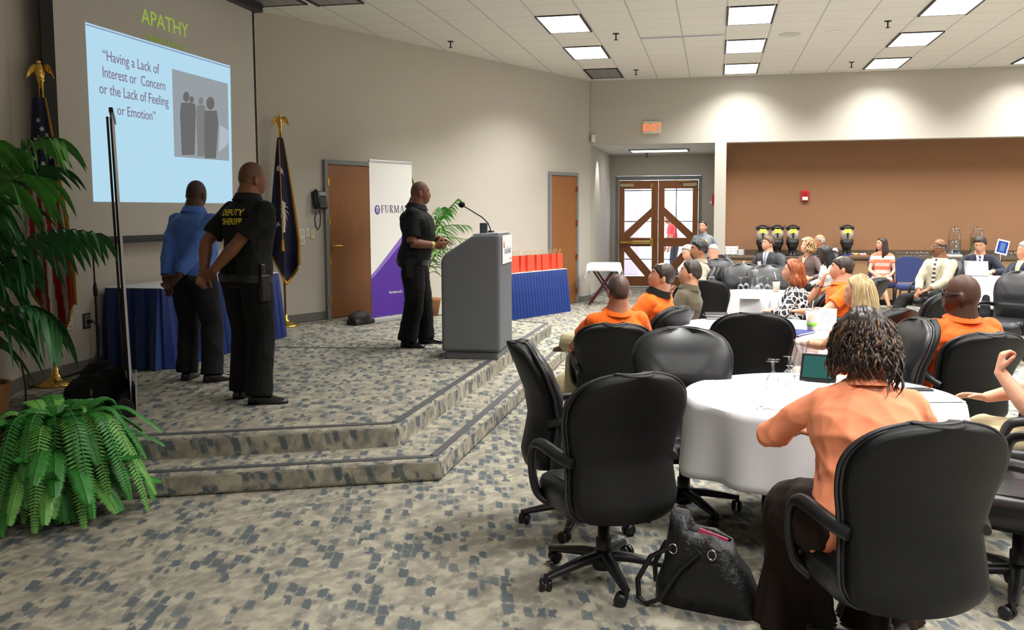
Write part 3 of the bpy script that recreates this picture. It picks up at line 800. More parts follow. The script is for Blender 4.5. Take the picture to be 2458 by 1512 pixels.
def hand(mb, wr, d, n, side, curl, spread=.0, S_=1.0, point=False, thumb_in=.25):
    """palm, four jointed fingers of different length and a side thumb; d finger direction, n palm normal"""
    wr = Vector(wr); d = Vector(d).normalized(); n = Vector(n); n = (n-d*n.dot(d)).normalized(); t = d.cross(n)*side
    rg = []
    for s_, w_, h_ in ((-.02, .027, .022), (.0, .029, .020), (.03, .038, .018), (.07, .043, .015), (.094, .041, .012)):
        c = wr+d*s_*S_; rg.append([c+(t*math.cos(a)*w_+n*math.sin(a)*h_)*S_ for a in [2*math.pi*j/10 for j in range(10)]])
    mb.rings(rg, True, True)
    for i, (o, L) in enumerate(((.031, .074), (.0105, .083), (-.0105, .077), (-.031, .060))):
        c_ = curl[i] if hasattr(curl, '__len__') else curl*(1+.12*i)
        p = wr+(d*.086+t*o)*S_; dd = (d+t*o*spread*8).normalized(); pts = [p]; ang = 0
        for l_, k in ((.46, .55), (.30, .85), (.24, .6)):
            ang += k*c_; v = dd*math.cos(ang)+n*math.sin(ang); p = p+v*L*l_*S_; pts.append(p)
        mb.tube(pts, [.0102*S_, .0097*S_, .0088*S_, .0072*S_], 8)
    p = wr+(d*.022+t*.026)*S_; v1 = (t*.75+d*.62+n*thumb_in).normalized(); v2 = (t*.30+d*.85+n*(thumb_in+.15)).normalized()
    mb.tube([p, p+v1*.042*S_, p+v1*.042*S_+v2*.034*S_, p+v1*.042*S_+v2*.034*S_+(v2+n*.15).normalized()*.024*S_], [.015*S_, .0125*S_, .011*S_, .0085*S_], 8)
HAIRLINE_X = [0, 40, 70, 92, 118, 180]
def hair_cap(mb, Hm, line, thick, nz=.0, low=None, female=False, nphi=56, nth=16, seed=1, S_=1.0, ridge=0):
    """closed shell over the scalp; line/low = polar angle of the lower / upper hairline at |azimuth| HAIRLINE_X"""
    rs = np.random.RandomState(seed); outer = []; inner = []
    for i in range(nth+1):
        s_ = i/nth; u = []; th = []
        for j in range(nphi):
            ph = 2*math.pi*j/nphi; ap = abs((math.degrees(ph)+180) % 360-180)
            t1 = np.interp(ap, HAIRLINE_X, line); t0 = np.interp(ap, HAIRLINE_X, low) if low else 1.0
            a = R(t0+(t1-t0)*s_); u.append((math.sin(a)*math.sin(ph), math.sin(a)*math.cos(ph), math.cos(a))); th.append(ap)
        u = np.array(u); p = head_shape(u, female)*1.0; nn = p/np.linalg.norm(p, axis=1)[:, None]
        e = min(1, (1-s_)*5+.12)*(min(1, s_*5+.12) if low else 1)
        k = thick if not callable(thick) else np.array([thick(a_, s_) for a_ in th])
        ph_ = np.arange(nphi)*2*np.pi/nphi
        wob = nz*(np.sin(ph_*11+s_*6+seed)+np.sin(ph_*23-s_*9)*.6+rs.normal(size=nphi)*.5)
        if ridge: wob = wob+ridge*np.abs(np.sin(ph_*17+s_*3))
        outer.append(p+nn*((k*e+wob*e)[:, None] if hasattr(k, '__len__') else (k*e+wob*e)[:, None])); inner.append(p-nn*.012)
    rows = [[Hm @ (Vector(q)*S_) for q in r] for r in outer]+[[Hm @ (Vector(q)*S_) for q in r] for r in inner[::-1]]
    mb.rings(rows, True, bool(low) is False)
    if low:
        n = nphi; o = len(mb.v)-n*len(rows); a = o+(len(rows)-1)*n
        for j in range(n): mb.f.append((a+j, a+(j+1) % n, o+(j+1) % n, o+j)); mb.m.append(mb.mi); mb.sm.append(True)
def hair_curtain(mb, Hm, phi0, zend, thick, flare=.02, wave=0.0, strand=.004, female=True, seed=2, S_=1.0, ncol=44, part_side=1, world_down=None, zfront=None):
    """long hair: a thick sheet over the crown that falls past the ears to zend (head coordinates)"""
    grid = []; rs = np.random.RandomState(seed); rough_ = rs.normal(size=ncol)*.006
    for i in range(26):
        row = []
        for j in range(ncol):
            ph = R(phi0+(360-2*phi0)*j/(ncol-1)); side = abs(math.sin(ph))
            ap = abs((math.degrees(ph)+180) % 360-180)
            s_ = i/12
            ze = zend if zfront is None else zend+(zfront-zend)*max(0, 1-(ap-phi0)/50)
            if i <= 12:
                a = R(4+88*s_); u = np.array([(math.sin(a)*math.sin(ph), math.sin(a)*math.cos(ph), math.cos(a))]); p = head_shape(u, female)[0]
                nn = p/np.linalg.norm(p); p = p+nn*thick*min(1, .35+s_); base = p
            else:
                k = (i-12)/13; a = R(92); u = np.array([(math.sin(a)*math.sin(ph), math.sin(a)*math.cos(ph), math.cos(a))]); p0 = head_shape(u, female)[0]
                nn = np.array([p0[0], p0[1], 0]); nn /= np.linalg.norm(nn); p0 = p0+nn*thick
                r_ = flare*math.sin(min(1, k*1.1)*math.pi*.75)-.010*max(0, k-.8)/.2
                p = np.array([p0[0]+nn[0]*r_, p0[1]+nn[1]*r_, p0[2]+(ze-p0[2]+rough_[j])*k])
                p[:2] += nn[:2]*wave*math.sin(k*7+j*.9+seed)*k
            nn = p/np.linalg.norm(p); p = p+nn*strand*(abs(math.sin(j*1.7+.25*i*wave*40))-.5)
            row.append(Hm @ (Vector(p)*S_))
        grid.append(row)
    mb.sheet(grid, True, .016*S_)
def hairmat(name, c, rough=.42, var=.25):
    m, nt, N, L, p = nodes_of(name); tc = N.new('ShaderNodeTexCoord'); mp = N.new('ShaderNodeMapping'); mp.inputs['Scale'].default_value = (150, 150, 9); L.new(tc.outputs['Object'], mp.inputs[0])
    n = N.new('ShaderNodeTexNoise'); n.inputs['Scale'].default_value = 1; n.inputs['Detail'].default_value = 3; L.new(mp.outputs[0], n.inputs['Vector'])
    x = N.new('ShaderNodeMix'); x.data_type = 'RGBA'; x.inputs['A'].default_value = tuple(v*(1-var*1.6) for v in c[:3])+(1,); x.inputs['B'].default_value = tuple(min(1, v*(1+var*1.6)) for v in c[:3])+(1,)
    L.new(n.outputs['Fac'], x.inputs[0]); L.new(x.outputs['Result'], p.inputs['Base Color']); p.inputs['Roughness'].default_value = rough
    b = N.new('ShaderNodeBump'); b.inputs['Strength'].default_value = .22; b.inputs['Distance'].default_value = .006; L.new(n.outputs['Fac'], b.inputs['Height']); L.new(b.outputs[0], p.inputs['Normal']); return m
def locks(p, mats, n, L0, L1, wave, rad, ph=(55, 305), al=(15, 92), seed=1, out=.042, share=.2, ends=None, freq=(5, 10), skull=.110):
    """flat tapering strands that fall from the scalp; two meshes, one per colour"""
    rw = random.Random(seed); mbs = [MB(), MB()]
    for k in range(n):
        f = R(rw.uniform(*ph)); a = R(rw.uniform(*al)); u = np.array([[math.sin(a)*math.sin(f), math.sin(a)*math.cos(f), math.cos(a)]]); q = Vector(head_shape(u, p.female)[0]); n_ = q.normalized()
        so = Vector((n_.x, n_.y, 0)); so = so.normalized() if so.length > .05 else Vector((0, -1, 0)); pts = []; L_ = rw.uniform(L0, L1)
        if ends is not None: L_ = max(.04, q.z-ends+rw.uniform(-.02, .02))
        f1, f2, p1, o_ = rw.uniform(*freq), rw.uniform(*freq), rw.uniform(0, 6), out*rw.uniform(.85, 1.1)
        for i in range(14):
            t = i/13; pos = q+n_*o_+so*(.022*math.sin(min(1, t*1.2)*2.2))+Vector((0, 0, -L_*t)); r2 = Vector((pos.x, pos.y, 0)); zz = max(pos.z, 0)
            lim = (skull+o_-.042)*math.sqrt(max(.02, 1-(zz/(.125+o_))**2))
            if pos.z > -.02 and 1e-4 < r2.length < lim: r2 = r2.normalized()*lim; pos = Vector((r2.x, r2.y, pos.z))
            w_ = wave*t; pts.append(p.Hm @ ((pos+Vector((math.sin(f1*t+p1)*w_, math.cos(f2*t+p1)*w_, 0)))*p.HS))
        rr = rw.uniform(*rad); mbs[1 if rw.random() < share and a > R(40) else 0].tube(pts, [rr*.7]+[rr]*10+[rr*.7, rr*.4, rr*.1], 6, flat=(1.7, .6))
    for b, m in zip(mbs, mats):
        if b.v: b.build('hair_locks', m, p.o, fix=False)
PATCHN = 0
def project(ob, me, o, X, Y, off, name, mat, parent, thick=.0015):
    """lay a flat mesh (its own x, y) on a surface: o origin, X and Y axes, cast along -(X x Y)"""
    src = ob.data; bvh = BVHTree.FromPolygons([v.co[:] for v in src.vertices], [p.vertices[:] for p in src.polygons])
    X = Vector(X).normalized(); Y = Vector(Y); Y = (Y-X*Y.dot(X)).normalized(); Z = X.cross(Y); o = Vector(o)
    bm = bmesh.new(); bm.from_mesh(me); bmesh.ops.triangulate(bm, faces=bm.faces)
    for _ in range(3):
        ed = [e for e in bm.edges if e.calc_length() > .022]
        if not ed: break
        bmesh.ops.subdivide_edges(bm, edges=ed, cuts=1); bmesh.ops.triangulate(bm, faces=[f for f in bm.faces if len(f.verts) > 3])
    last = None
    for v in bm.verts:
        q = o+X*v.co.x+Y*v.co.y
        h = bvh.ray_cast(q+Z*.35, -Z, .7)
        if h[0] is not None: last = (h[0]-q).dot(Z); v.co = h[0]+h[1]*off
        else: v.co = q+Z*((last or 0)+off)
    bm.normal_update(); bm.to_mesh(me); bm.free()
    o_ = link(me, name, mat, parent)
    if thick: sd_ = o_.modifiers.new('t', 'SOLIDIFY'); sd_.thickness = thick
    return o_
def poly_mesh(*polys):
    me = bpy.data.meshes.new('patch'); vs = []; fs = []
    for pl in polys: fs.append(tuple(range(len(vs), len(vs)+len(pl)))); vs += [(x, y, 0) for x, y in pl]
    me.from_pydata(vs, [], fs); return me
EYEW = M('eye_white', S(228, 224, 216), .25); EYED = M('eye_dark', S(28, 18, 14), .2)
def skinmat(name, c): return M('skin_'+name, c, .5, bump=(90, .08), var=(25, .05), spec=.35)
def fabric(name, c, rough=.8, b=(320, .12), sheen=.1): return M(name, c, rough, bump=b, var=(30, .05), spec=.25, sheen=sheen)

class Person:
    def __init__(s, label, anchor, face, skin, sit=True, lean=0.0, side=0.0, twist=0.0, head=(0, 0, 0), size=1.0, girth=1.0, belly=0.0, female=False,
                 arms=None, legs=None, top='tee', topmat=None, bottom=None, shoemat=None, hairmat=None, hair=None, vox=.010, cvox=None, floor=0.0, pelvis_z=None, sleeve=.62,
                 collar=None, face_fx=None, brow=True, eyes=True, hem=-.10, hands=None, bare_legs=False, head_grow=1.0, leg_r=1.0, pelvis_xy=None, wr=.0035, shoulder=1.0):
        s.female = female; S_ = s.S = size; s.label = label
        if pelvis_z is None: pelvis_z = .54 if sit else .935*size
        hs0 = size*(.97 if female else 1)*head_grow; hy, hp, hr = [R(a) for a in head]
        L_, d_ = R(lean), R(side); u0 = Vector((math.sin(d_), math.sin(L_)*math.cos(d_), math.cos(L_)*math.cos(d_)))
        H0 = Matrix.Rotation(hy, 4, 'Z') @ Matrix.Rotation(hp, 4, 'X') @ Matrix.Rotation(hr, 4, 'Y')
        built = pelvis_z+u0.z*(.555+.124)*size+(H0 @ Vector((0, -.01, .123*hs0))).z+floor
        if sit: pelvis_z += anchor[2]-built
        elif abs(built-anchor[2]) > .02: print('HEADTOP', label[:40], 'built %.3f wanted %.3f' % (built, anchor[2]))
        if sit and not .40 < pelvis_z < .62: print('PELVIS', label[:40], '%.3f' % pelvis_z)
        px, py, z = anchor
        ht = at(px, py, z) if not isinstance(anchor, Vector) else anchor                                   # top of the head
        az = math.atan2(ht.x, ht.y)+R(face); s.head_ang = head
        s.az = az
        # ---- skeleton in the person's own frame: +Y ahead, +X right, origin on the floor below the hips
        pz = pelvis_z if pelvis_z else (.54 if sit else .935*S_)
        P = Vector((0, 0, pz)); L = R(lean); sd_ = R(side)
        up = Vector((math.sin(sd_), math.sin(L)*math.cos(sd_), math.cos(L)*math.cos(sd_))).normalized()
        s.up = up; tw = R(twist)
        hx = Vector((1, 0, 0)); sx = Vector((math.cos(tw), math.sin(tw), 0)); sx = (sx-up*sx.dot(up)).normalized(); s.sx = sx; s.sy = up.cross(sx)
        hx_ = (hx-up*hx.dot(up)).normalized()
        s.P = P
        def spine(t): return P+up*t*S_+Vector((0, -1, 0))*.03*math.sin(max(0, min(1, t/.5))*math.pi)*(1 if sit else -.5)*S_
        s.spine = spine
        def axes(t):
            k = max(0, min(1, t/.45)); x = (hx_*(1-k)+sx*k); x = (x-up*x.dot(up)).normalized(); return x, up.cross(x)
        s.axes = axes
        sw = (.170 if not female else .150)*S_*shoulder
        s.sh = {1: spine(.448)+sx*sw, -1: spine(.448)-sx*sw}; s.cl = {1: spine(.478)+sx*.055*S_, -1: spine(.478)-sx*.055*S_}
        nb = spine(.555)
        hy, hp, hr = [R(a) for a in head]
        Rm = Matrix.Rotation(hy, 4, 'Z') @ Matrix.Rotation(hp, 4, 'X') @ Matrix.Rotation(hr, 4, 'Y')
        fw = Rm.to_3x3() @ Vector((0, 1, 0))
        hc = nb+up*.124*S_+Vector((0, .012, 0))+Vector((fw.x, fw.y, 0))*.018
        s.hc = hc; s.Hm = Matrix.Translation(hc) @ Rm; HS = s.HS = S_*head_grow if not female else S_*.97*head_grow
        top_local = s.Hm @ Vector((0, -.01, .123*HS))
        c_, s_ = math.cos(-az), math.sin(-az)
        off = Vector((top_local.x*c_-top_local.y*s_, top_local.x*s_+top_local.y*c_, 0))
        root = Vector((ht.x-off.x, ht.y-off.y, floor))
        s.root = root
        # ---- body
        arms = arms or {}; legs = legs or {}
        g = girth
        def torso(offs, t0, t1, n=20, cap=True, extra=0.0):
            prof = [(-.10, .150, .105, 0), (-.03, .170, .118, 0), (.05, .166, .116, .3), (.15, .148, .108, 1), (.25, .152, .112, .9), (.34, .166, .120, .4), (.415, .172, .116, .1), (.455, .152, .102, 0), (.488, .118, .086, 0), (.518, .088, .074, 0), (.55, .068, .066, 0), (.58, .058, .060, 0)]
            if female: prof = [(-.10, .160, .115, 0), (-.03, .178, .125, 0), (.05, .165, .112, .3), (.15, .136, .098, 1), (.25, .140, .104, .8), (.33, .150, .128, .3), (.40, .150, .115, .1), (.45, .132, .092, 0), (.485, .102, .076, 0), (.515, .072, .062, 0), (.545, .056, .056, 0), (.58, .050, .052, 0)]
            rg = []
            ts = [t0]+[q[0] for q in prof if t0 < q[0] < t1]+[t1]
            for t in ts:
                rx = np.interp(t, [q[0] for q in prof], [q[1] for q in prof])*S_; ry = np.interp(t, [q[0] for q in prof], [q[2] for q in prof])*S_; b = np.interp(t, [q[0] for q in prof], [q[3] for q in prof])
                k = g if t < .48 else 1+(g-1)*.4
                if t > .30: rx *= 1+(shoulder-1)*.8
                rx = rx*k+offs; ry = ry*k+offs; x, y = axes(t); c = spine(t)+y*(belly*b*.5)
                ring = []
                for j in range(n):
                    a = 2*math.pi*j/n; cx2, sy2 = math.cos(a), math.sin(a)
                    ring.append(c+x*rx*np.sign(cx2)*abs(cx2)**.85+y*(ry+(belly*b*.5 if sy2 > 0 else 0))*np.sign(sy2)*abs(sy2)**.85)
                rg.append(ring)
            return rg
        s.torso = torso
        bm_ = MB(); bm_.rings(torso(-.006, -.10, .58), True, True)
        v, f = ICO; hp_ = head_shape(v, female)*HS
        bm_.add([s.Hm @ Vector(q) for q in hp_], f, True)
        for e in (-1, 1):
            em = s.Hm @ Matrix.Translation((e*.079*HS, -.010*HS, -.012*HS)) @ Matrix.Rotation(R(e*18), 4, 'Z')
            bm_.ball(em @ Vector((0, 0, 0)), (.0105*HS, .021*HS, .033*HS), 10, 8, em.to_3x3().to_4x4())
        nr = (.064 if not female else .048)*S_*(1+(g-1)*.5)
        bm_.tube([nb-up*.05, nb+up*.03, s.Hm @ Vector((0, -.022, -.05)), s.Hm @ Vector((0, -.015, .0))], [nr*1.4, nr*1.12, nr, nr*.9], 14)
        for e in (-1, 1): bm_.tube([s.spine(.56)+sx*e*.02*S_, s.cl[e]+up*.012*S_, s.cl[e].lerp(s.sh[e], .75)], [.045*S_, .048*S_, .042*S_], 10)
        ar = (1.0 if not female else .82)*S_*(1+(g-1)*.55)
        s.arm = {}
        for e in (1, -1):
            a_ = arms.get('R' if e > 0 else 'L', {})
            hnd = a_.get('hand', (e*.26, .22, pz+.16 if sit else pz-.12)); hnd = Vector(hnd(s)) if callable(hnd) else Vector(hnd)
            pole = Vector(a_.get('pole', (e*.7, -.6, -.6)))
            el, wr_ = ik(s.sh[e], hnd, .295*S_, .262*S_, pole); s.arm[e] = (s.sh[e], el, wr_)
            bm_.ball(s.sh[e], .058*ar, 12, 8); bm_.tube([s.cl[e], s.cl[e].lerp(s.sh[e], .6), s.sh[e]], [.045*S_, .050*S_, .054*ar], 10)
            bm_.tube([s.sh[e], s.sh[e].lerp(el, .35), s.sh[e].lerp(el, .75), el], [.056*ar, .054*ar, .046*ar, .042*ar], 12)
            bm_.tube([el, el.lerp(wr_, .28), el.lerp(wr_, .7), wr_], [.042*ar, .046*ar, .035*ar, .028*ar], 12)
            d = Vector(a_.get('dir', (wr_-el))); n = Vector(a_.get('palm', (-e, 0, -.3)))
            hand(bm_, wr_, d, n, e, a_.get('curl', .55), a_.get('spread', 0), S_*(1 if not female else .9), thumb_in=a_.get('thumb', .25))
        s.leg = {}
        for e in (1, -1):
            l_ = legs.get('R' if e > 0 else 'L', {})
            hip = P+Vector((e*.095*S_*(1+(g-1)*.4), 0, -.02*S_))
            ank = Vector(l_.get('ankle', (e*.13, .52, .09) if sit else (e*.12, 0, .085)))
            kn, ank = ik(hip, ank, .425*S_, .415*S_, Vector(l_.get('pole', (e*.15, .6, 1.0) if sit else (e*.1, 1, 0))))
            s.leg[e] = (hip, kn, ank, Vector(l_.get('toe', (e*.25, 1, 0))))
            if bare_legs:
                bm_.tube([hip, hip.lerp(kn, .5), kn, kn.lerp(ank, .3), kn.lerp(ank, .75), ank], [.08*S_, .068*S_, .052*S_, .05*S_, .036*S_, .032*S_], 12)
        me = fuse(bm_, vox, 3, 'person')
        # colour of lips, brows and shaven areas by place on the face
        inv = s.Hm.inverted()
        body = link(me, 'person', [skin], None)
        body.location = root; body.rotation_euler = (0, 0, -az)
        s.o = body; tag(body, label, 'person')
        base = skin.node_tree.nodes['Principled BSDF'].inputs['Base Color'].default_value
        lipm = M('lips_'+skin.name, (min(1, base[0]*.80+.02), base[1]*.52, base[2]*.55, 1), .4); me.materials.append(lipm)
        me.materials.append(hairmat or lipm); stub = M('stubble_'+skin.name, (base[0]*.55, base[1]*.55, base[2]*.58, 1), .6); me.materials.append(stub)
        cn = np.empty(len(me.polygons)*3, np.float32); me.polygons.foreach_get('center', cn); cn = cn.reshape(-1, 3)
        im = np.array(inv); q = (cn@im[:3, :3].T+im[:3, 3])/HS
        mi = np.zeros(len(cn), np.int32); ax = np.abs(q[:, 0])
        hd = (q[:, 2] > -.13) & (np.abs(q[:, 0]) < .1) & (np.abs(q[:, 1]) < .14)
        fx = face_fx or ''
        if 'goatee' in fx: mi[hd & (q[:, 1] > .062) & (ax < .032) & (q[:, 2] < -.048) & (q[:, 2] > -.125)] = 2
        if 'mustache' in fx: mi[hd & (q[:, 1] > .07) & (ax < .028) & (q[:, 2] < -.046) & (q[:, 2] > -.060)] = 2
        if 'buzz' in fx: mi[hd & (q[:, 2] > -.03) & (q[:, 2] > np.where(q[:, 1] > .03, .062, np.where(ax > .05, .0, -.05)))] = 3
        mi[hd & (q[:, 1] > .07) & (ax < .024) & (q[:, 2] < -.060) & (q[:, 2] > -.076)] = 1
        if brow: mi[hd & (q[:, 1] > .06) & (ax > .012) & (ax < .048) & (q[:, 2] > .032) & (q[:, 2] < .041)] = 2
        me.polygons.foreach_set('material_index', mi)
        if eyes:
            for e in (-1, 1):
                em = MB(); c = Vector((e*.031, .0705, .0125))*HS; em.ball(s.Hm @ c, (.0125*HS,)*3, 12, 8)
                em.mi = 1; dv = Vector((0, .0085, 0))*HS; em.ball(s.Hm @ (c+dv), (.0058*HS,)*3, 10, 6)
                em.build('eye', [EYEW, EYED], body, fix=False)
        # ---- clothing
        cv = cvox or vox*1.25
        if top:
            tb = MB(); tb.rings(torso(.016, hem, .535 if top != 'scoop' else .50), True, True)
            for e in (1, -1):
                a, el, w_ = s.arm[e]
                tb.ball(a, .070*ar, 12, 8); tb.tube([s.spine(.525)+sx*e*.03*S_, s.cl[e]+up*.012*S_, s.cl[e].lerp(a, .75)], [.044*S_, .058*S_, .055*S_], 10); tb.tube([s.cl[e], s.cl[e].lerp(a, .6), a], [.056*S_, .062*S_, .067*ar], 12)
                if sleeve <= 1:
                    tb.tube([a, a.lerp(el, sleeve*.5), a.lerp(el, sleeve)], [.069*ar, .071*ar, .071*ar*(1.08 if top == 'tee' else 1)], 14)
                else:
                    k = sleeve-1
                    tb.tube([a, a.lerp(el, .5), el], [.069*ar, .066*ar, .058*ar], 14)
                    tb.ball(el, .058*ar, 12, 8); tb.tube([el, el.lerp(w_, .3), el.lerp(w_, k)], [.058*ar, .058*ar, .044*ar], 14)
            tm = fuse(tb, cv, 3, 'top')
            if wr: wrinkle(tm, wr, len(label)+int(px), 15)
            s.top = link(tm, {'tee': 't_shirt', 'polo': 'polo_shirt', 'shirt': 'shirt', 'jacket': 'jacket', 'scoop': 'top', 'dress': 'dress'}[top], topmat, body)
            if collar:
                cm = MB(); x, y = axes(.5); n = 20; rr = nr*1.22+.006
                lo_, hi_ = (.535, .572) if collar[0] == 'fold' else (.532, .545)
                rows = []
                for t_, k in ((lo_-.012, 1.30), (lo_, 1.22), (hi_, 1.02), (hi_+.004, .98), (hi_-.004, .92), (lo_, 1.05)):
                    c = spine(t_)+y*.006
                    rows.append([c+x*rr*k*math.cos(2*math.pi*j/n)+y*rr*k*math.sin(2*math.pi*j/n)-up*.022*max(0, math.sin(2*math.pi*j/n))**2*(1 if collar[0] == 'fold' else .5) for j in range(n)])
                cm.rings(rows+[rows[0]], True, False); cm.build('collar', collar[1], body)
        if bottom is not None:
            pb = MB(); pb.rings(torso(.014, -.10, .06 if hem < 0 else hem+.03), True, True); lr = leg_r*S_*(1+(g-1)*.5)
            for e in (1, -1):
                hip, kn, ank, toe = s.leg[e]; pb.ball(hip, .094*lr, 12, 8); pb.ball(kn, .078*lr, 12, 8)
                pb.tube([hip, hip.lerp(kn, .5), kn], [.100*lr, .094*lr, .078*lr], 14)
                pb.tube([kn, kn.lerp(ank, .3), kn.lerp(ank, .7), ank+(kn-ank).normalized()*-.02], [.078*lr, .080*lr, .078*lr, .082*lr], 14)
            pm = fuse(pb, cv, 3, 'trousers'); wrinkle(pm, .0045, int(py)+3, 13)
            s.bottom = link(pm, 'trousers', bottom, body)
        if shoemat is not None:
            for e in (1, -1):
                hip, kn, ank, toe = s.leg[e]; sh = MB(); tz = toe.normalized(); x = Vector((tz.y, -tz.x, 0)).normalized(); u_ = x.cross(tz)
                if u_.z < 0: u_ = -u_
                b0 = ank-u_*.085*S_; rg = []
                for q_, hw, hh in ((-.078, .022, .045), (-.068, .034, .075), (-.02, .038, .10), (.04, .041, .095), (.085, .046, .068), (.13, .050, .052), (.17, .046, .044), (.195, .034, .036), (.205, .018, .026)):
                    c = b0+tz*q_*S_; rg.append([c+x*hw*S_*math.cos(a)+u_*(hh*S_*max(0, math.sin(a))**.7 if math.sin(a) > 0 else 0) for a in [2*math.pi*j/14 for j in range(14)]])
                sh.rings(rg, True, True)
                so = sh.build('shoe', shoemat, body)
        # ---- hair
        if hair:
            hb = MB(); hair(hb, s)
            s.hair = hb.build('hair', hairmat, body, fix=True)
        print('person %-46s at %.2f %.2f  verts %d' % (label[:46], root.x, root.y, len(me.vertices)), 'top', [round(v,2) for v in top_local], [round(v,2) for v in ht])
    def P2(s, x, y, z):
        """point on the torso frame: x right, z up the spine from the hips, y ahead"""
        X, Y = s.axes(z/s.S); return s.spine(z/s.S)+X*x+Y*y
    def front(s, me, z, name, mat, x=0.0, back=False, off=.003, thick=.0015, ob=None, parent=None):
        """lay a flat mesh on chest or back at spine height z"""
        X, Y = s.axes(z/s.S); o = s.spine(z/s.S)+X*x
        if back: return project(ob or s.top, me, o, X, s.up, off, name, mat, parent or s.o, thick)      # X x up = -Y: cast from behind
        return project(ob or s.top, me, o, -X, s.up, off, name, mat, parent or s.o, thick)
    def glasses(s, mat, lens=True, rim=.0022):
        b = MB(); H = s.Hm; k = s.HS
        for e in (-1, 1):
            pts = [H @ (Vector((e*.033+.024*math.cos(a)*1.0, .102-.006*abs(math.cos(a)), .010+.017*math.sin(a)))*k) for a in [2*math.pi*j/14 for j in range(15)]]
            b.tube(pts, rim, 6); b.tube([H @ (Vector((e*.056, .098, .014))*k), H @ (Vector((e*.080, .05, .014))*k), H @ (Vector((e*.082, -.01, .010))*k), H @ (Vector((e*.080, -.022, -.004))*k)], rim, 6)
        b.tube([H @ (Vector((-.010, .104, .012))*k), H @ (Vector((.010, .104, .012))*k)], rim, 6)
        b.build('glasses', mat, s.o)
    def sit_chair(s, label, dx=0.0, dy=.09, turn=0.0, dz=0.0, rec=False):
        c_, s_ = math.cos(-s.az), math.sin(-s.az); p = s.root+Vector((dx*c_-dy*s_, dx*s_+dy*c_, 0)); a = s.az+R(turn)
        return place_chair(p.x, p.y, math.sin(a), math.cos(a), label, dz, rec)
def suit_front(pr, shirt, tiemat, lap, vdepth=.30, tag_=None):
    """white shirt V, tie and lapels laid on a jacket front"""
    S_ = pr.S; z0 = .53*S_
    v = [(-.055, 0), (.055, 0), (.05, -.05), (.0, -vdepth*S_), (-.05, -.05)]
    pr.front(poly_mesh(v), z0, 'shirt_front', shirt, off=.004)
    if tiemat is not None:
        pr.front(poly_mesh([(-.018, -.005), (.018, -.005), (.012, -.035), (.03, -vdepth*S_*.85), (.0, -vdepth*S_-.02), (-.03, -vdepth*S_*.85), (-.012, -.035)]), z0, 'tie', tiemat, off=.009, thick=.003)
    for e in (-1, 1):
        l_ = [(e*.052, .012), (e*.085, -.01), (e*.095, -.10), (e*.075, -.115), (e*.085, -.13), (e*.004, -vdepth*S_-.03), (e*.0, -vdepth*S_), (e*.045, -.06)]
        pr.front(poly_mesh(l_ if e > 0 else l_[::-1]), z0, 'lapel', lap, off=.006, thick=.003)
# ------------------------------------------------------------------ who is in the room
SK_D = skinmat('deep', S(74, 48, 36)); SK_B = skinmat('brown', S(124, 80, 56)); SK_T = skinmat('tan', S(158, 106, 78)); SK_F = skinmat('fair', S(206, 150, 122)); SK_R = skinmat('ruddy', S(200, 134, 106)); SK_L = skinmat('light', S(226, 184, 158))
H_BLK = hairmat('hair_black', S(26, 22, 22)); H_DRK = hairmat('hair_dark_brown', S(50, 37, 30)); H_BRN = hairmat('hair_brown', S(98, 72, 48)); H_GRY = hairmat('hair_grey', S(150, 147, 144), .5)
H_RED = hairmat('hair_red', S(150, 80, 42)); H_BLD = hairmat('hair_blonde', S(182, 156, 112)); H_CRL = hairmat('hair_curly_blonde', S(158, 122, 80)); H_WAV = hairmat('hair_dark_wavy', S(40, 28, 24), .32); H_HI = hairmat('hair_highlight', S(92, 62, 40), .36)
ORANGE = fabric('orange_cotton', S(246, 106, 26)); ORANGE2 = fabric('orange_red_cotton', S(244, 92, 24)); BLACKF = fabric('black_cotton', S(17, 18, 18), sheen=0); BLACKT = fabric('black_twill', S(12, 12, 13), sheen=0)
BLUEF = fabric('blue_oxford', S(80, 116, 196)); NAVYT = fabric('charcoal_trouser', S(25, 26, 30), sheen=0); KHAKI = fabric('khaki_cotton', S(172, 160, 126)); OLIVE = fabric('olive_wool', S(88, 80, 62)); TANJ = fabric('tan_wool', S(152, 145, 126))
NAVY = fabric('navy_wool', S(34, 38, 50)); CHARC = fabric('charcoal_wool', S(58, 58, 62)); BEIGE = fabric('beige_linen', S(172, 164, 142)); WHITEF = fabric('white_cotton', S(234, 234, 236)); GREYU = fabric('grey_uniform', S(122, 128, 134))
PEACH = fabric('peach_knit', S(255, 154, 112), .75); BRNSK = fabric('dark_brown_sheer', S(38, 25, 21), sheen=0); BROWNK = fabric('brown_knit', S(98, 80, 76)); REDF = fabric('red_cotton', S(206, 30, 34))
SHOEB = M('black_shoe_leather', S(20, 20, 21), .22, spec=.6); SHOEBR = M('brown_shoe_leather', S(92, 66, 46), .5)
YELLOW = M('yellow_lettering', S(222, 196, 40), .6); WHITEL = M('white_lettering', S(244, 240, 232), .6); TIEG = M('grey_tie', S(134, 134, 158), .5); BADGE = M('white_card', S(240, 240, 242), .5)
LEATHERBELT = M('duty_leather', S(18, 18, 19), .35, spec=.5)

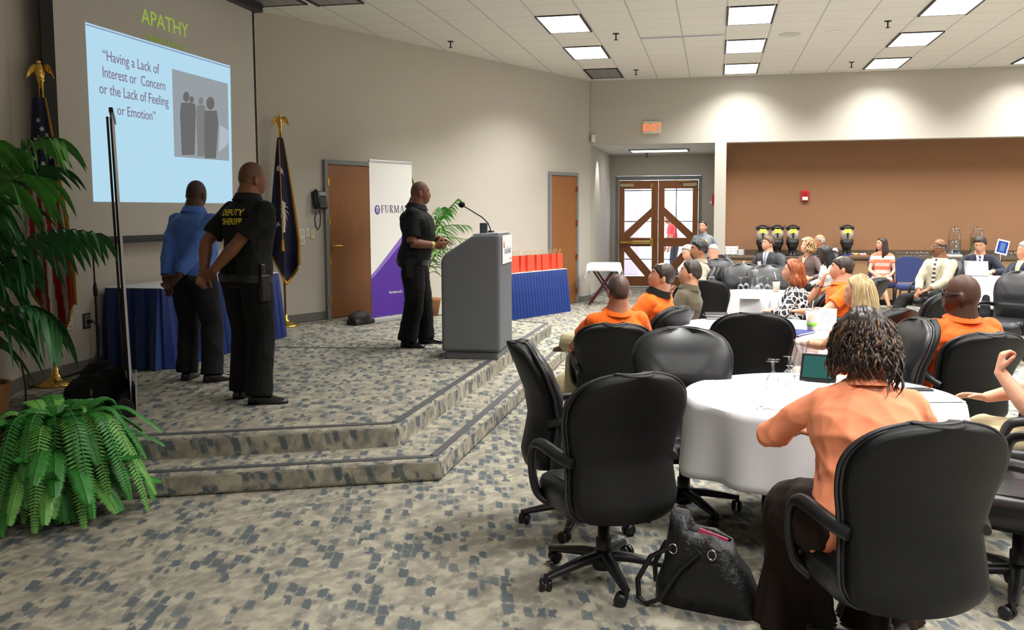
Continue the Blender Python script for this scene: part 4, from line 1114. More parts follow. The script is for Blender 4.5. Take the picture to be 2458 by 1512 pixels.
def stripes(name, c1, c2, scale, axis='Z', rot_=0, thr=.5, c3=None):
    m, nt, N, L, p = nodes_of(name); tc = N.new('ShaderNodeTexCoord'); mp = N.new('ShaderNodeMapping'); mp.inputs['Rotation'].default_value = (0, rot_, 0); L.new(tc.outputs['Object'], mp.inputs[0])
    w_ = N.new('ShaderNodeTexWave'); w_.bands_direction = axis; w_.inputs['Scale'].default_value = scale; L.new(mp.outputs[0], w_.inputs['Vector'])
    r = N.new('ShaderNodeValToRGB'); r.color_ramp.interpolation = 'CONSTANT'; r.color_ramp.elements[0].color = c1; r.color_ramp.elements[1].position = thr; r.color_ramp.elements[1].color = c2
    if c3: e = r.color_ramp.elements.new(.85); e.color = c3
    L.new(w_.outputs['Color'], r.inputs[0]); L.new(r.outputs[0], p.inputs['Base Color']); p.inputs['Roughness'].default_value = .8; return m
def net(name, c1, c2, scale, wd):
    m, nt, N, L, p = nodes_of(name); tc = N.new('ShaderNodeTexCoord'); v = N.new('ShaderNodeTexVoronoi'); v.feature = 'DISTANCE_TO_EDGE'; v.inputs['Scale'].default_value = scale; L.new(tc.outputs['Object'], v.inputs['Vector'])
    r = N.new('ShaderNodeValToRGB'); r.color_ramp.interpolation = 'CONSTANT'; r.color_ramp.elements[0].color = c2; r.color_ramp.elements[1].position = wd; r.color_ramp.elements[1].color = c1
    L.new(v.outputs['Distance'], r.inputs[0]); L.new(r.outputs[0], p.inputs['Base Color']); p.inputs['Roughness'].default_value = .8; return m
CORALS = stripes('coral_stripes', S(244, 120, 88), S(246, 214, 204), 2.6); NETP = net('black_white_net', S(22, 22, 24), S(232, 230, 228), 17, .085)
TIEST = stripes('striped_tie', S(58, 44, 44), S(190, 180, 164), 5.0); TIEP = stripes('purple_tie', S(52, 38, 92), S(180, 170, 210), 7.0, 'Z', .7, .75); TIEY = M('gold_tie', S(196, 178, 96), .5)
SHORT = [56, 60, 74, 98, 96, 116]; CROP = [52, 58, 72, 100, 100, 122]

def duty_belt(p, holster_side=1):
    """wide belt with holster and pouches, all worn on the hips"""
    rg = p.torso(.026, -.065, -.010, 24); lo_, hi_ = rg[0], rg[-1]
    b = MB(); b.rings([lo_, hi_], True, True); belt = b.build('duty_belt', LEATHERBELT, p.o)
    e = holster_side; S_ = p.S
    m = frame(p.P2(e*.215, -.01, -.06), (0, 1, 0), (0, -.12, 1))
    h = MB(); h.box(-.040, -.14, -.035, .045, .06, .035, m); h.box(-.030, .05, -.018, .016, .14, .022, m)
    h.build('holster', LEATHERBELT, p.o, bevel=.012)
    for yy, zz, xx in ((.10, -.035, .150), (.135, -.03, .09)):
        MB().box(-.03, -.045, -.02, .03, .045, .028, frame(p.P2(e*xx, yy, zz), (.5*e, -.5, 0), (0, 0, 1))).build('pouch', LEATHERBELT, p.o, bevel=.01)
    MB().box(-.022, -.06, -.014, .022, .075, .02, frame(p.P2(-e*.19, .0, -.05), (0, 1, 0), (0, 0, 1))).build('radio', BLACKP, p.o, bevel=.008)
def hips_belt(p):
    rg = p.torso(.021, -.055, -.02, 24); b = MB(); b.rings([rg[0], rg[-1]], True, True); b.build('belt', LEATHERBELT, p.o)

STG = .28
# 1 man in the blue shirt, hands clasped behind his back
p = Person('man in a bright blue shirt with his back turned, hands clasped behind him', (470, 427, 2.008), 38, SK_D, sit=False, lean=5, head=(6, -6, 0), size=.985, girth=1.15, belly=.03, floor=STG,
           arms={'R': dict(hand=(.035, -.235, .90), pole=(.7, -.7, -.2), dir=(-.75, -.25, -.60), palm=(.2, -1, .1), curl=.6), 'L': dict(hand=(-.10, -.225, .86), pole=(-.7, -.7, -.2), dir=(.45, -.15, -.85), palm=(0, -1, 0), curl=.25)},
           legs={'R': dict(ankle=(.15, .02, .085), toe=(.5, 1, 0)), 'L': dict(ankle=(-.13, .05, .085), toe=(-.3, 1, 0))},
           top='shirt', topmat=BLUEF, sleeve=1.86, collar=('fold', BLUEF), bottom=NAVYT, shoemat=SHOEB, hairmat=H_BLK, hem=-.035, vox=.0065, cvox=.009, leg_r=1.1, face_fx='buzz', wr=.006, shoulder=1.05)
hips_belt(p)
# 2 deputy, back to the camera
p = Person('bald deputy in a black polo lettered DEPUTY SHERIFF, hands clasped behind his back', (600, 382, 2.11), 52, SK_B, sit=False, lean=4, head=(-10, 0, 0), size=1.043, girth=1.16, belly=.01, floor=STG,
           arms={'R': dict(hand=(-.055, -.26, .995), pole=(.9, -.5, -.2), dir=(-.85, -.30, -.45), palm=(-.1, .6, .8), curl=.8), 'L': dict(hand=(-.14, -.265, .99), pole=(-.9, -.5, -.2), dir=(.1, -.45, -.8), palm=(.9, -.2, 0), curl=1.1)},
           legs={'R': dict(ankle=(.15, -.03, .085), toe=(.75, .8, 0)), 'L': dict(ankle=(-.15, .05, .085), toe=(-.1, 1, 0))},
           top='polo', topmat=BLACKF, sleeve=.78, collar=('fold', BLACKF), bottom=BLACKT, shoemat=SHOEB, hairmat=H_BLK, hem=-.04, vox=.0055, cvox=.008, leg_r=1.08, shoulder=1.12, face_fx='buzz')
duty_belt(p, 1)
p.front(text_mesh('DEPUTY', .064, bold=.002), .425, 'lettering', YELLOW, 0.0, True, .003, .001)
p.front(text_mesh('SHERIFF', .064, bold=.002), .358, 'lettering', YELLOW, 0.0, True, .003, .001)
# 3 deputy at the lectern
p = Person('bald deputy in a black polo with a yellow wristband, speaking beside the lectern', (1006, 430, 2.065), 96, SK_B, sit=False, lean=4, twist=-4, head=(16, -2, 0), size=1.015, girth=1.34, belly=.04, floor=STG,
           arms={'R': dict(hand=(.13, .24, 1.085), pole=(.6, -.8, -.5), dir=(-.35, 1, -.05), palm=(-1, 0, .2), curl=.55), 'L': dict(hand=(-.03, .30, 1.15), pole=(-.6, -.6, -.7), dir=(.45, .8, -.25), palm=(.4, .2, -1), curl=.30, spread=.01)},
           legs={'R': dict(ankle=(.14, -.06, .085), toe=(.5, 1, 0)), 'L': dict(ankle=(-.14, .10, .085), toe=(-.1, 1, 0))},
           top='polo', topmat=BLACKF, sleeve=.80, collar=('fold', BLACKF), bottom=BLACKT, shoemat=SHOEB, hairmat=H_BLK, hem=-.04, vox=.0055, cvox=.008, leg_r=1.1, shoulder=1.1, face_fx='buzz')
duty_belt(p, 1)
a_, e_, w_ = p.arm[1]; d_ = (w_-e_).normalized()
wb = MB(); wb.tube([w_-d_*.045, w_-d_*.015], .037, 16); wb.build('wristband', M('yellow_rubber', S(206, 206, 90), .5), p.o)
p.front(poly_mesh([(.035*math.cos(t), .045*math.sin(t)*(1+.12*math.cos(5*t))) for t in [2*math.pi*j/20 for j in range(20)]]), .40, 'badge', M('gold_badge', S(214, 180, 60), .5), -.085)

# ------------------------------------------------------------------ nearest table
p = Person('woman with long dark wavy hair and a peach top, back turned at the nearest table', (2075, 752, 1.315), -6, SK_T, lean=10, head=(12, -10, 0), size=.94, girth=1.20, belly=.02, female=True, pelvis_z=.55,
           arms={'L': dict(hand=(-.235, .40, .80), pole=(-1, -.2, -.5), dir=(.75, .6, 0), palm=(0, 0, -1)), 'R': dict(hand=(.10, .42, .80), pole=(1, -.2, -.6), dir=(-.5, .8, 0), palm=(0, 0, -1))},
           legs={'R': dict(ankle=(.10, .48, .09)), 'L': dict(ankle=(-.20, .38, .09), pole=(-.35, .6, 1))}, top='scoop', topmat=PEACH, sleeve=1.75, bottom=BRNSK, shoemat=SHOEB, hairmat=H_WAV, hem=-.14, vox=.008, cvox=.009, leg_r=1.55, wr=.008, shoulder=1.08, collar=('rib', PEACH),
           hair=lambda hb, s: (hair_cap(hb, s.Hm, [58, 62, 80, 112, 122, 128], .030, .003, None, True, S_=s.HS), hair_curtain(hb, s.Hm, 62, -.115, .036, .026, .010, .009, True, 4, s.HS)))
locks(p, (H_WAV, H_HI), 470, .06, .16, .014, (.0018, .0036), (64, 296), (58, 92), 11, .040, .36, None, (5, 10), .108)
locks(p, (H_WAV, H_WAV), 14, .16, .24, .022, (.002, .003), (120, 170), (80, 92), 3, .046, 0, None, (5, 9), .112)
bn = MB()
for k in range(10): bn.tube([p.Hm @ (Vector((-.085+.045*math.cos(t+k*.5)*(.6+.05*k), -.055+.03*math.sin(t*1.3+k), -.085+.038*math.sin(t+k*.7)*(.6+.05*k)))*p.HS) for t in [5.2*j/12 for j in range(13)]], .0075, 6, flat=(1.5, .7))
bn.build('side_bun', H_HI, p.o, fix=False)
# flared trouser legs and long brown hem
fl_ = MB()
for e in (1, -1):
    hip, kn, ank, toe = p.leg[e]
    rows = []
    for t_, rx in ((0, .082), (.25, .095), (.5, .115), (.75, .14), (1.0, .165)):
        c = kn.lerp(Vector((ank.x+e*.02, ank.y-.02, .012)), t_); rows.append([c+Vector((math.cos(a)*rx*(1+.10*t_*math.sin(7*a+e)), math.sin(a)*rx*.8*(1+.10*t_*math.cos(6*a)), 0)) for a in [2*math.pi*j/48 for j in range(48)]])
    fl_.rings(rows, True, True)
fl_.build('trouser_flare', BRNSK, p.o)
p.sit_chair('large office chair at the bottom right under the woman in the peach top', 0.07, -.03, -20)
PEACHW = p

# man with crossed legs, orange shirt, nearest row
p = Person('man with cropped dark hair in an orange shirt, seen from behind left of the tables', (1487, 660, 1.235), -20, SK_R, lean=-16, head=(-4, 6, 0), size=1.02, girth=1.12, belly=.03, pelvis_z=.47,
           arms={'R': dict(hand=(.25, .30, .60), dir=(-.4, 1, -.1), palm=(0, 0, -1)), 'L': dict(hand=(-.22, .32, .62), dir=(.4, 1, -.1), palm=(0, 0, -1))},
           topmat=ORANGE, bottom=KHAKI, shoemat=SHOEBR, hairmat=hairmat('hair_cropped', S(84, 62, 54)), vox=.008, cvox=.010, hem=-.09, wr=.006, collar=('rib', ORANGE), hair=lambda hb, s: hair_cap(hb, s.Hm, CROP, .005, .0005, S_=s.HS))
p.front(text_mesh('FAMILY', .020), .43, 'lettering', WHITEL, 0, True, .003, .0008)
p.sit_chair('office chair under the cropped-haired man in orange, back turned', 0, .0, 16, rec=True)
# orange shirt with a black collar
p = Person('balding man in an orange shirt with a black collar, khaki legs crossed', (1600, 632, 1.262), -66, SK_F, lean=-23, head=(24, 12, 0), size=1.0, girth=1.16, belly=.04, pelvis_z=.50, leg_r=1.12,
           legs={'R': dict(ankle=(-.10, .74, .10), pole=(0, .7, 1), toe=(-.2, 1, 0)), 'L': dict(ankle=(.20, .90, .48), pole=(-.3, .1, 1), toe=(.35, 1, -.1))},
           topmat=ORANGE, bottom=KHAKI, shoemat=SHOEBR, hairmat=H_DRK, vox=.008, cvox=.010, collar=('fold', BLACKF), wr=.005,
           hair=lambda hb, s: hair_cap(hb, s.Hm, [62, 66, 80, 104, 104, 124], lambda a_, t: .009, .0015, [36, 40, 30, 14, 3, 2], S_=s.HS))
p.sit_chair('office chair behind the balding man with the black collar', 0, .0, 8, rec=True)
# olive jacket
p = Person('dark-haired man in an olive jacket, in profile behind the two orange shirts', (1665, 627, 1.225), -70, SK_F, lean=-14, head=(14, 10, 0), size=.98, pelvis_z=.49, top='jacket', topmat=OLIVE, sleeve=1.85, bottom=NAVYT, shoemat=SHOEB, hairmat=H_DRK, vox=.010, cvox=.011,
           collar=('fold', OLIVE), hair=lambda hb, s: hair_cap(hb, s.Hm, SHORT, .016, .002, S_=s.HS))
# tan suit with goatee
p = Person('man in a tan suit with dark hair and a goatee', (1680, 577, 1.345), -95, SK_T, lean=-4, head=(8, 2, 0), size=1.0, pelvis_z=.52, top='jacket', topmat=TANJ, sleeve=1.85, bottom=KHAKI, shoemat=SHOEBR, hairmat=H_BLK, vox=.010, cvox=.011, face_fx='goatee',
           collar=('fold', TANJ), hair=lambda hb, s: hair_cap(hb, s.Hm, SHORT, .022, .004, S_=s.HS))
p.sit_chair('office chair under the man in the tan suit')
# grey-haired man leaning on his hand
p = Person('grey-haired man in a navy jacket leaning over, white name tag on his chest', (1648, 590, 1.215), -150, SK_F, lean=16, side=22, head=(-30, -14, 20), size=.98, pelvis_z=.50, top='jacket', topmat=NAVY, sleeve=1.85, bottom=NAVYT, shoemat=SHOEB, hairmat=H_GRY, vox=.010, cvox=.011,
           arms={'L': dict(hand=(.0, .30, .98), pole=(-.6, .2, -1), dir=(.2, .1, 1), palm=(0, -1, 0))}, hair=lambda hb, s: hair_cap(hb, s.Hm, CROP, .016, .003, S_=s.HS))
suit_front(p, fabric('pale_blue_shirt', S(168, 188, 226)), None, NAVY)
p.front(poly_mesh([(-.042, -.028), (.042, -.028), (.042, .028), (-.042, .028)]), .40, 'name_tag', BADGE, .11, off=.012)
p.sit_chair('office chair under the leaning grey-haired man, tall black back at left', 0, .0, 0)
# man in a dark jacket behind the tan suit
p = Person('man in a dark jacket half hidden behind the man in the tan suit', (1712, 587, 1.195), -140, SK_R, lean=10, side=-14, head=(20, -12, 0), size=.98, pelvis_z=.50, top='jacket', topmat=NAVY, sleeve=1.85, bottom=NAVYT, shoemat=SHOEB, hairmat=H_GRY, vox=.011, cvox=.012,
           hair=lambda hb, s: hair_cap(hb, s.Hm, CROP, .012, .002, [30, 34, 24, 10, 2, 2], S_=s.HS))
suit_front(p, MATS['pale_blue_shirt'], None, NAVY)
p.sit_chair('office chair under the half hidden man in the dark jacket')
# grey suit and tie
p = Person('man in a charcoal suit with a grey tie and a white name tag', (1846, 568, 1.285), -152, SK_F, lean=-6, head=(-30, 4, 0), size=.99, pelvis_z=.50, top='jacket', topmat=CHARC, sleeve=1.85, bottom=NAVYT, shoemat=SHOEB, hairmat=H_BRN, vox=.009, cvox=.011,
           hair=lambda hb, s: hair_cap(hb, s.Hm, SHORT, .018, .003, S_=s.HS))
suit_front(p, WHITEF, TIEG, CHARC)
p.front(poly_mesh([(-.05, -.032), (.05, -.032), (.05, .032), (-.05, .032)]), .33, 'name_tag', BADGE, .115, off=.012)
p.sit_chair('office chair under the man in the charcoal suit')
# curly blonde woman
p = Person('woman with curly blonde hair, sunglasses on her head and a brown cardigan', (1942, 574, 1.278), -140, SK_F, lean=-4, head=(-24, 8, 0), size=.94, female=True, pelvis_z=.51, top='scoop', topmat=BROWNK, sleeve=1.85, bottom=NAVYT, shoemat=SHOEB, hairmat=H_CRL, vox=.009, cvox=.011,
           hair=lambda hb, s: (hair_cap(hb, s.Hm, [50, 58, 78, 112, 122, 130], .026, .008, None, True, S_=s.HS), hair_curtain(hb, s.Hm, 68, -.10, .034, .03, .012, .012, True, 6, s.HS)))
p.front(poly_mesh([(-.055, .02), (.055, .02), (.0, -.14)]), .47, 'neckline', SK_F, off=.004)
sg = MB()
for e in (-1, 1): sg.ball(p.Hm @ (Vector((e*.034, .075, .105))*p.HS), (.027, .010, .018), 12, 8)
sg.tube([p.Hm @ (Vector((x, .08-.5*x*x*6, .107))*p.HS) for x in (-.07, -.04, 0, .04, .07)], .004, 6); sg.build('sunglasses', M('pale_lens', S(206, 206, 210), .15), p.o)
locks(p, (H_CRL, H_CRL), 150, .07, .14, .014, (.005, .008), (62, 298), (10, 92), 9, .040, .3, None, (7, 13))
p.sit_chair('office chair under the curly blonde woman')
# bald man with glasses
p = Person('bald man with glasses behind the curly blonde woman', (1969, 563, 1.30), -130, SK_R, lean=-2, head=(-15, 0, 0), size=.98, pelvis_z=.52, top='jacket', topmat=NAVY, sleeve=1.85, bottom=NAVYT, shoemat=SHOEB, hairmat=H_GRY, vox=.010, cvox=.012, collar=('fold', NAVY),
           hair=lambda hb, s: hair_cap(hb, s.Hm, [60, 64, 84, 102, 102, 120], .006, .001, [58, 60, 66, 68, 64, 62], S_=s.HS))
p.glasses(BLACKM); p.sit_chair('office chair under the bald man with glasses')
# woman in the white cardigan
p = Person('woman with long dark hair and a white cardigan looking down', (1978, 591, 1.205), -118, SK_D, lean=6, head=(-8, -16, 0), size=.93, female=True, pelvis_z=.50, top='scoop', topmat=WHITEF, sleeve=1.85, bottom=NAVYT, shoemat=SHOEB, hairmat=H_BLK, vox=.009, cvox=.011,
           hair=lambda hb, s: (hair_cap(hb, s.Hm, [50, 56, 78, 108, 122, 130], .016, .002, None, True, S_=s.HS), hair_curtain(hb, s.Hm, 66, -.26, .026, .02, .006, .008, True, 8, s.HS, zfront=-.38)))
p.sit_chair('office chair under the woman in the white cardigan')
# red-haired woman
p = Person('red-haired woman in a black and white patterned top, in profile', (1908, 627, 1.185), -84, SK_F, lean=0, head=(2, 6, 0), size=.94, girth=1.18, female=True, pelvis_z=.47, top='scoop', topmat=NETP, sleeve=1.80, bottom=BLACKT, shoemat=SHOEB, hairmat=H_RED, vox=.008, cvox=.010,
           arms={'R': dict(hand=(.10, .22, .66), pole=(1, -.2, -.5), dir=(-.5, .8, 0), palm=(0, 0, -1)), 'L': dict(hand=(-.12, .22, .66), pole=(-1, -.2, -.5), dir=(.5, .8, 0), palm=(0, 0, -1))},
           hair=lambda hb, s: (hair_cap(hb, s.Hm, [46, 54, 76, 106, 122, 130], .026, .004, None, True, S_=s.HS), hair_curtain(hb, s.Hm, 88, -.15, .036, .03, .012, .012, True, 10, s.HS)))
locks(p, (H_RED, H_RED), 170, .1, .2, .012, (.0035, .006), (88, 272), (20, 92), 5, .038, .3, -.15, (3, 7))
p.sit_chair('office chair under the red-haired woman', rec=True)
# orange shirt, hand at his mouth
p = Person('man in an orange shirt with a watch, hand raised to his mouth', (2026, 615, 1.252), -108, SK_F, lean=-8, head=(-20, 2, 0), size=1.02, girth=1.14, belly=.02, pelvis_z=.48, topmat=ORANGE, bottom=KHAKI, shoemat=SHOEBR, hairmat=H_DRK, vox=.007, cvox=.009, wr=.006,
           arms={'R': dict(hand=lambda s: s.Hm @ Vector((.06, .19, -.15)), pole=(.5, .5, -1), dir=(-.25, -.25, .85), palm=(-.2, -1, 0), curl=.7), 'L': dict(hand=(-.02, .36, .70), pole=(-1, -.3, -.5), dir=(1, .3, 0), palm=(0, -.2, -1), curl=.3)},
           hair=lambda hb, s: hair_cap(hb, s.Hm, [62, 66, 78, 102, 102, 122], .009, .0015, [44, 44, 30, 12, 3, 2], S_=s.HS), collar=('rib', ORANGE))
p.front(text_mesh('TEL', .052, bold=.0015), .36, 'lettering', WHITEL, .04, False, .003, .001); p.front(text_mesh('R.', .052, bold=.0015), .29, 'lettering', WHITEL, .05, False, .003, .001)
a_, e_, w_ = p.arm[1]; d_ = (w_-e_).normalized(); wb = MB(); wb.tube([w_-d_*.055, w_-d_*.030], .036, 14); wb.tube([w_-d_*.058+Vector((0, .034, 0)), w_-d_*.027+Vector((0, .034, 0))], .018, 12); wb.build('wristwatch', CHROME, p.o)
p.sit_chair('office chair under the man with his hand at his mouth', 0, .0, 16)
# blonde woman
p = Person('woman with straight blonde hair in an orange shirt, in profile', (2064, 665, 1.222), -62, SK_F, lean=-2, head=(18, -2, 0), size=.94, girth=1.10, female=True, pelvis_z=.48, topmat=ORANGE2, bottom=fabric('beige_twill', S(206, 190, 168)), shoemat=SHOEBR, hairmat=H_BLD, vox=.008, cvox=.009, wr=.005,
           arms={'L': dict(hand=(-.06, .42, .70), pole=(-.5, -.1, -1), dir=(.3, 1, 0), palm=(0, 0, -1)), 'R': dict(hand=(.10, .42, .70), pole=(.6, -.1, -1), dir=(-.3, 1, 0), palm=(0, 0, -1))},
           hair=lambda hb, s: (hair_cap(hb, s.Hm, [46, 54, 76, 104, 122, 130], .018, .002, None, True, S_=s.HS), hair_curtain(hb, s.Hm, 82, -.20, .026, .028, .004, .012, True, 12, s.HS, zfront=-.165)))
locks(p, (H_BLD, hairmat('hair_pale_blonde', S(206, 184, 144))), 220, .1, .2, .005, (.0030, .005), (84, 276), (10, 92), 6, .030, .35, -.175, (2, 4))
p.sit_chair('office chair under the blonde woman in orange', 0, .0, 6)
# bald man with glasses, big orange shirt
p = Person('heavy bald man with black glasses and an orange shirt, back turned at right', (2318, 659, 1.262), -34, SK_D, lean=-10, head=(42, 2, 0), size=1.03, girth=1.32, belly=.06, pelvis_z=.46, topmat=ORANGE2, bottom=NAVYT, shoemat=SHOEB, hairmat=H_BLK, vox=.007, cvox=.010, brow=False, shoulder=1.12, wr=.006, head_grow=1.14, collar=('rib', ORANGE2))
p.glasses(BLACKP, rim=.0045)
p.front(text_mesh('FAMILY', .022), .452, 'lettering', WHITEL, .14, True, .003, .0008)
tree = []
for r_, n_ in ((.014, 1), (.036, 5), (.052, 8)):
    for k in range(n_):
        a = math.pi*(k+.5)/n_ if n_ > 1 else math.pi/2
        cx_, cz_ = math.cos(a)*r_*1.0, math.sin(a)*r_*.9; tree.append([(cx_-.007, cz_-.010), (cx_+.007, cz_-.010), (cx_+.007, cz_+.008), (cx_, cz_+.013), (cx_-.007, cz_+.008)])
tree.append([(-.006, -.045), (.006, -.045), (.005, .0), (-.005, .0)])
p.front(poly_mesh(*tree), .395, 'emblem', WHITEL, .14, True, .003, .0008)
p.sit_chair('office chair under the heavy bald man in orange, tilted back', 0, -.02, 4, rec=True)
# striped dress
p = Person('woman with long straight brown hair in a coral striped dress, by the counter', (2118, 571, 1.245), 176, SK_F, lean=-3, head=(-58, 0, 0), size=.92, female=True, pelvis_z=.53, topmat=CORALS, top='dress', sleeve=.5, shoemat=SHOEBR, hairmat=H_DRK, vox=.009, cvox=.010, bare_legs=True,
           arms={'R': dict(hand=(.12, .30, .62), dir=(-.6, .7, -.1), palm=(-.3, 0, -1)), 'L': dict(hand=(-.12, .30, .62), dir=(.6, .7, -.1), palm=(.3, 0, -1))}, legs={'R': dict(ankle=(-.10, .50, .10)), 'L': dict(ankle=(.14, .60, .22), pole=(.3, .5, 1))},
           hair=lambda hb, s: (hair_cap(hb, s.Hm, [48, 56, 76, 106, 122, 130], .012, .001, None, True, S_=s.HS), hair_curtain(hb, s.Hm, 72, -.26, .020, .02, .003, .008, True, 14, s.HS)))
sk = MB()
for e in (1, -1):
    hip, kn, ank, toe = p.leg[e]; sk.tube([hip, hip.lerp(kn, .9)], [.105, .085], 14); sk.ball(hip, .104)
sk.rings(p.torso(.018, -.10, .04), True, True); sm_ = fuse(sk, .010, 3); link(sm_, 'skirt', CORALS, p.o)
STRIPEW = p
# beige jacket
p = Person('bald man with glasses in a beige jacket and striped tie, sitting sideways', (2258, 574, 1.30), -152, SK_B, lean=-4, head=(-28, 2, 0), size=1.02, girth=1.12, belly=.03, pelvis_z=.50, top='jacket', topmat=BEIGE, sleeve=1.86, bottom=BLACKT, shoemat=SHOEB, hairmat=H_BLK, vox=.008, cvox=.010, brow=False, face_fx='mustache',
           arms={'R': dict(hand=(.10, .34, .56), pole=(.9, -.5, -.3), dir=(-.2, .9, -.4), palm=(-.2, -.3, -1), curl=.5), 'L': dict(hand=(-.06, .36, .60), pole=(-.9, -.5, -.3), dir=(.6, .6, -.3), palm=(0, -.3, -1), curl=.4)},
           legs={'R': dict(ankle=(.34, .62, .09), pole=(.6, .5, 1)), 'L': dict(ankle=(-.16, .50, .09))}, hair=lambda hb, s: hair_cap(hb, s.Hm, [60, 64, 84, 100, 102, 118], .004, .0005, [58, 60, 68, 72, 66, 62], S_=s.HS), wr=.005, hem=-.13)
p.glasses(CHROME); suit_front(p, WHITEF, TIEST, BEIGE, .36); p.sit_chair('office chair under the man in the beige jacket')
# dark suit behind the laptop
p = Person('man in a dark suit with a purple striped tie, looking down behind the laptop', (2352, 569, 1.305), 178, SK_F, lean=10, head=(-14, -22, 0), size=1.0, pelvis_z=.53, top='jacket', topmat=NAVY, sleeve=1.85, bottom=NAVYT, shoemat=SHOEB, hairmat=H_DRK, vox=.009, cvox=.011,
           arms={'R': dict(hand=(.14, .36, .80), pole=(.9, -.4, -.4), dir=(-.3, 1, 0), palm=(0, 0, -1)), 'L': dict(hand=(-.16, .36, .80), pole=(-.9, -.4, -.4), dir=(.3, 1, 0), palm=(0, 0, -1))},
           hair=lambda hb, s: hair_cap(hb, s.Hm, [54, 58, 74, 100, 108, 124], .022, .003, S_=s.HS))
suit_front(p, WHITEF, TIEP, NAVY); p.sit_chair('office chair under the man behind the laptop')
# man at the right edge
p = Person('man with grey hair and a gold tie cut by the right edge of the picture', (2464, 581, 1.27), -140, SK_R, lean=-8, head=(-20, 2, 0), size=1.0, girth=1.1, pelvis_z=.50, top='jacket', topmat=NAVY, sleeve=1.85, bottom=NAVYT, shoemat=SHOEB, hairmat=H_GRY, vox=.010, cvox=.011,
           hair=lambda hb, s: hair_cap(hb, s.Hm, SHORT, .014, .002, S_=s.HS))
suit_front(p, WHITEF, TIEY, NAVY); p.sit_chair('office chair under the man at the right edge')
# officer by the pillar
p = Person('woman officer in a grey uniform shirt standing by the pillar', (1688, 528, 1.565), -172, SK_F, sit=False, head=(-14, 2, 0), size=.90, female=True, girth=1.08, pelvis_z=.83, top='shirt', topmat=GREYU, sleeve=.75, bottom=BLACKT, shoemat=SHOEB, hairmat=H_DRK, vox=.009, cvox=.011, collar=('fold', GREYU), hem=-.03,
           arms={'R': dict(hand=(.16, -.14, .80), pole=(1, -.4, 0)), 'L': dict(hand=(-.16, -.14, .80), pole=(-1, -.4, 0))},
           hair=lambda hb, s: (hair_cap(hb, s.Hm, [48, 56, 74, 98, 112, 122], .010, .001, None, True, S_=s.HS), hb.ball(s.Hm @ Vector((0, -.115, -.01)), .042, 12, 8)))
hips_belt(p); p.front(poly_mesh([(.018*math.cos(t), .024*math.sin(t)) for t in [2*math.pi*j/12 for j in range(12)]]), .36, 'badge', MATS['gold_badge'], -.075)
# person outside in red
p = Person('person in a red shirt outside, seen through the right glazed door', atY(1604, 523, 25.4), -100, SK_B, sit=False, lean=14, head=(0, -8, 0), size=.97, pelvis_z=.91, floor=-.02, topmat=REDF, bottom=NAVYT, shoemat=SHOEB, hairmat=H_BLK, vox=.012, cvox=.013, hair=lambda hb, s: hair_cap(hb, s.Hm, SHORT, .012, .002, S_=s.HS))
# red shirt at the right edge, only his arm and knee in the picture
p = Person('man in a red shirt at the right edge, fist raised, in khaki trousers', (2578, 700, 1.285), -84, SK_F, lean=-2, head=(0, 0, 0), size=1.0, girth=1.1, belly=.03, pelvis_z=.46, topmat=REDF, bottom=KHAKI, shoemat=SHOEBR, hairmat=H_BRN, vox=.007, cvox=.010,
           arms={'L': dict(hand=(-.13, .30, .87), pole=(-.2, .5, -1), dir=(.1, -.15, 1), palm=(.5, -1, 0), curl=1.3), 'R': dict(hand=(.10, .40, .68), pole=(1, -.4, -.4), dir=(-.3, 1, .1), palm=(-.5, 0, -1), curl=.35)},
           hair=lambda hb, s: hair_cap(hb, s.Hm, SHORT, .014, .002, S_=s.HS))
p.sit_chair('office chair under the man in the red shirt at the right edge')
# ------------------------------------------------------------------ things on and around the stage
R0 = Vector((_r0.x, _r0.y, 0)); FH = Vector((-math.sin(YAW), math.cos(YAW), 0))
def pt(px, d, z=0.0):
    """world point at horizontal pixel px and distance d along the view"""
    X = (px-CX)/F_PX*d; v = R0*X+FH*d; return Vector((v.x, v.y, z))
def zpix(py, d): return CAM_Z-(py-513.7)*d/F_PX
def atP(x, y, P, n):
    d = _r*(x-CX)+_u*(CY-y)+_f*F_PX; C = Vector((0, 0, CAM_Z)); t = (Vector(P)-C).dot(Vector(n))/d.dot(Vector(n)); return C+d*t
AZR = math.atan2(FH.y, FH.x)-R(90)

# ---- projection screen with the slide
XS = -5.42
FAB = M('screen_fabric', S(196, 193, 184), .9); BLKF = M('screen_border', S(16, 15, 15), .8)
scr = thing('projection_screen', 'large hanging projection screen showing the blue APATHY slide', 'projection screen', (XS, 8.7, 1.5))
def loc(p): return Vector(p)-Vector((XS, 8.7, 1.5))
tl, br = atX(152, 568, XS), atX(604, 30, XS); y0, y1 = tl.y, br.y; z0, z1 = 1.50, 4.10
MB().box(0, y0-8.7, 0, .004, y1-8.7, z1-1.5).build('fabric', FAB, scr)
MB().box(-.004, y0-8.7-.16, -.05, .006, y0-8.7, z1-1.5).build('border', BLKF, scr); MB().box(-.004, y1-8.7, -.05, .006, y1-8.7+.045, z1-1.5).build('border', BLKF, scr)
MB().tube([(0, y0-8.7-.14, -.03), (0, y1-8.7+.04, -.03)], .035, 12).build('bottom_bar', BLACKM, scr)
MB().box(-.10, y0-8.7-.2, z1-1.5, .10, y1-8.7+.10, z1-1.5+.10).build('roller_case', BLACKM, scr, bevel=.01)
SLB = emis('slide_blue', S(180, 218, 238), 1.0); SLT = emis('slide_mauve_text', S(132, 118, 140), .9); SLG = emis('slide_green_text', S(168, 196, 84), .75); SLG2 = emis('slide_dim_green_text', S(140, 156, 78), .7)
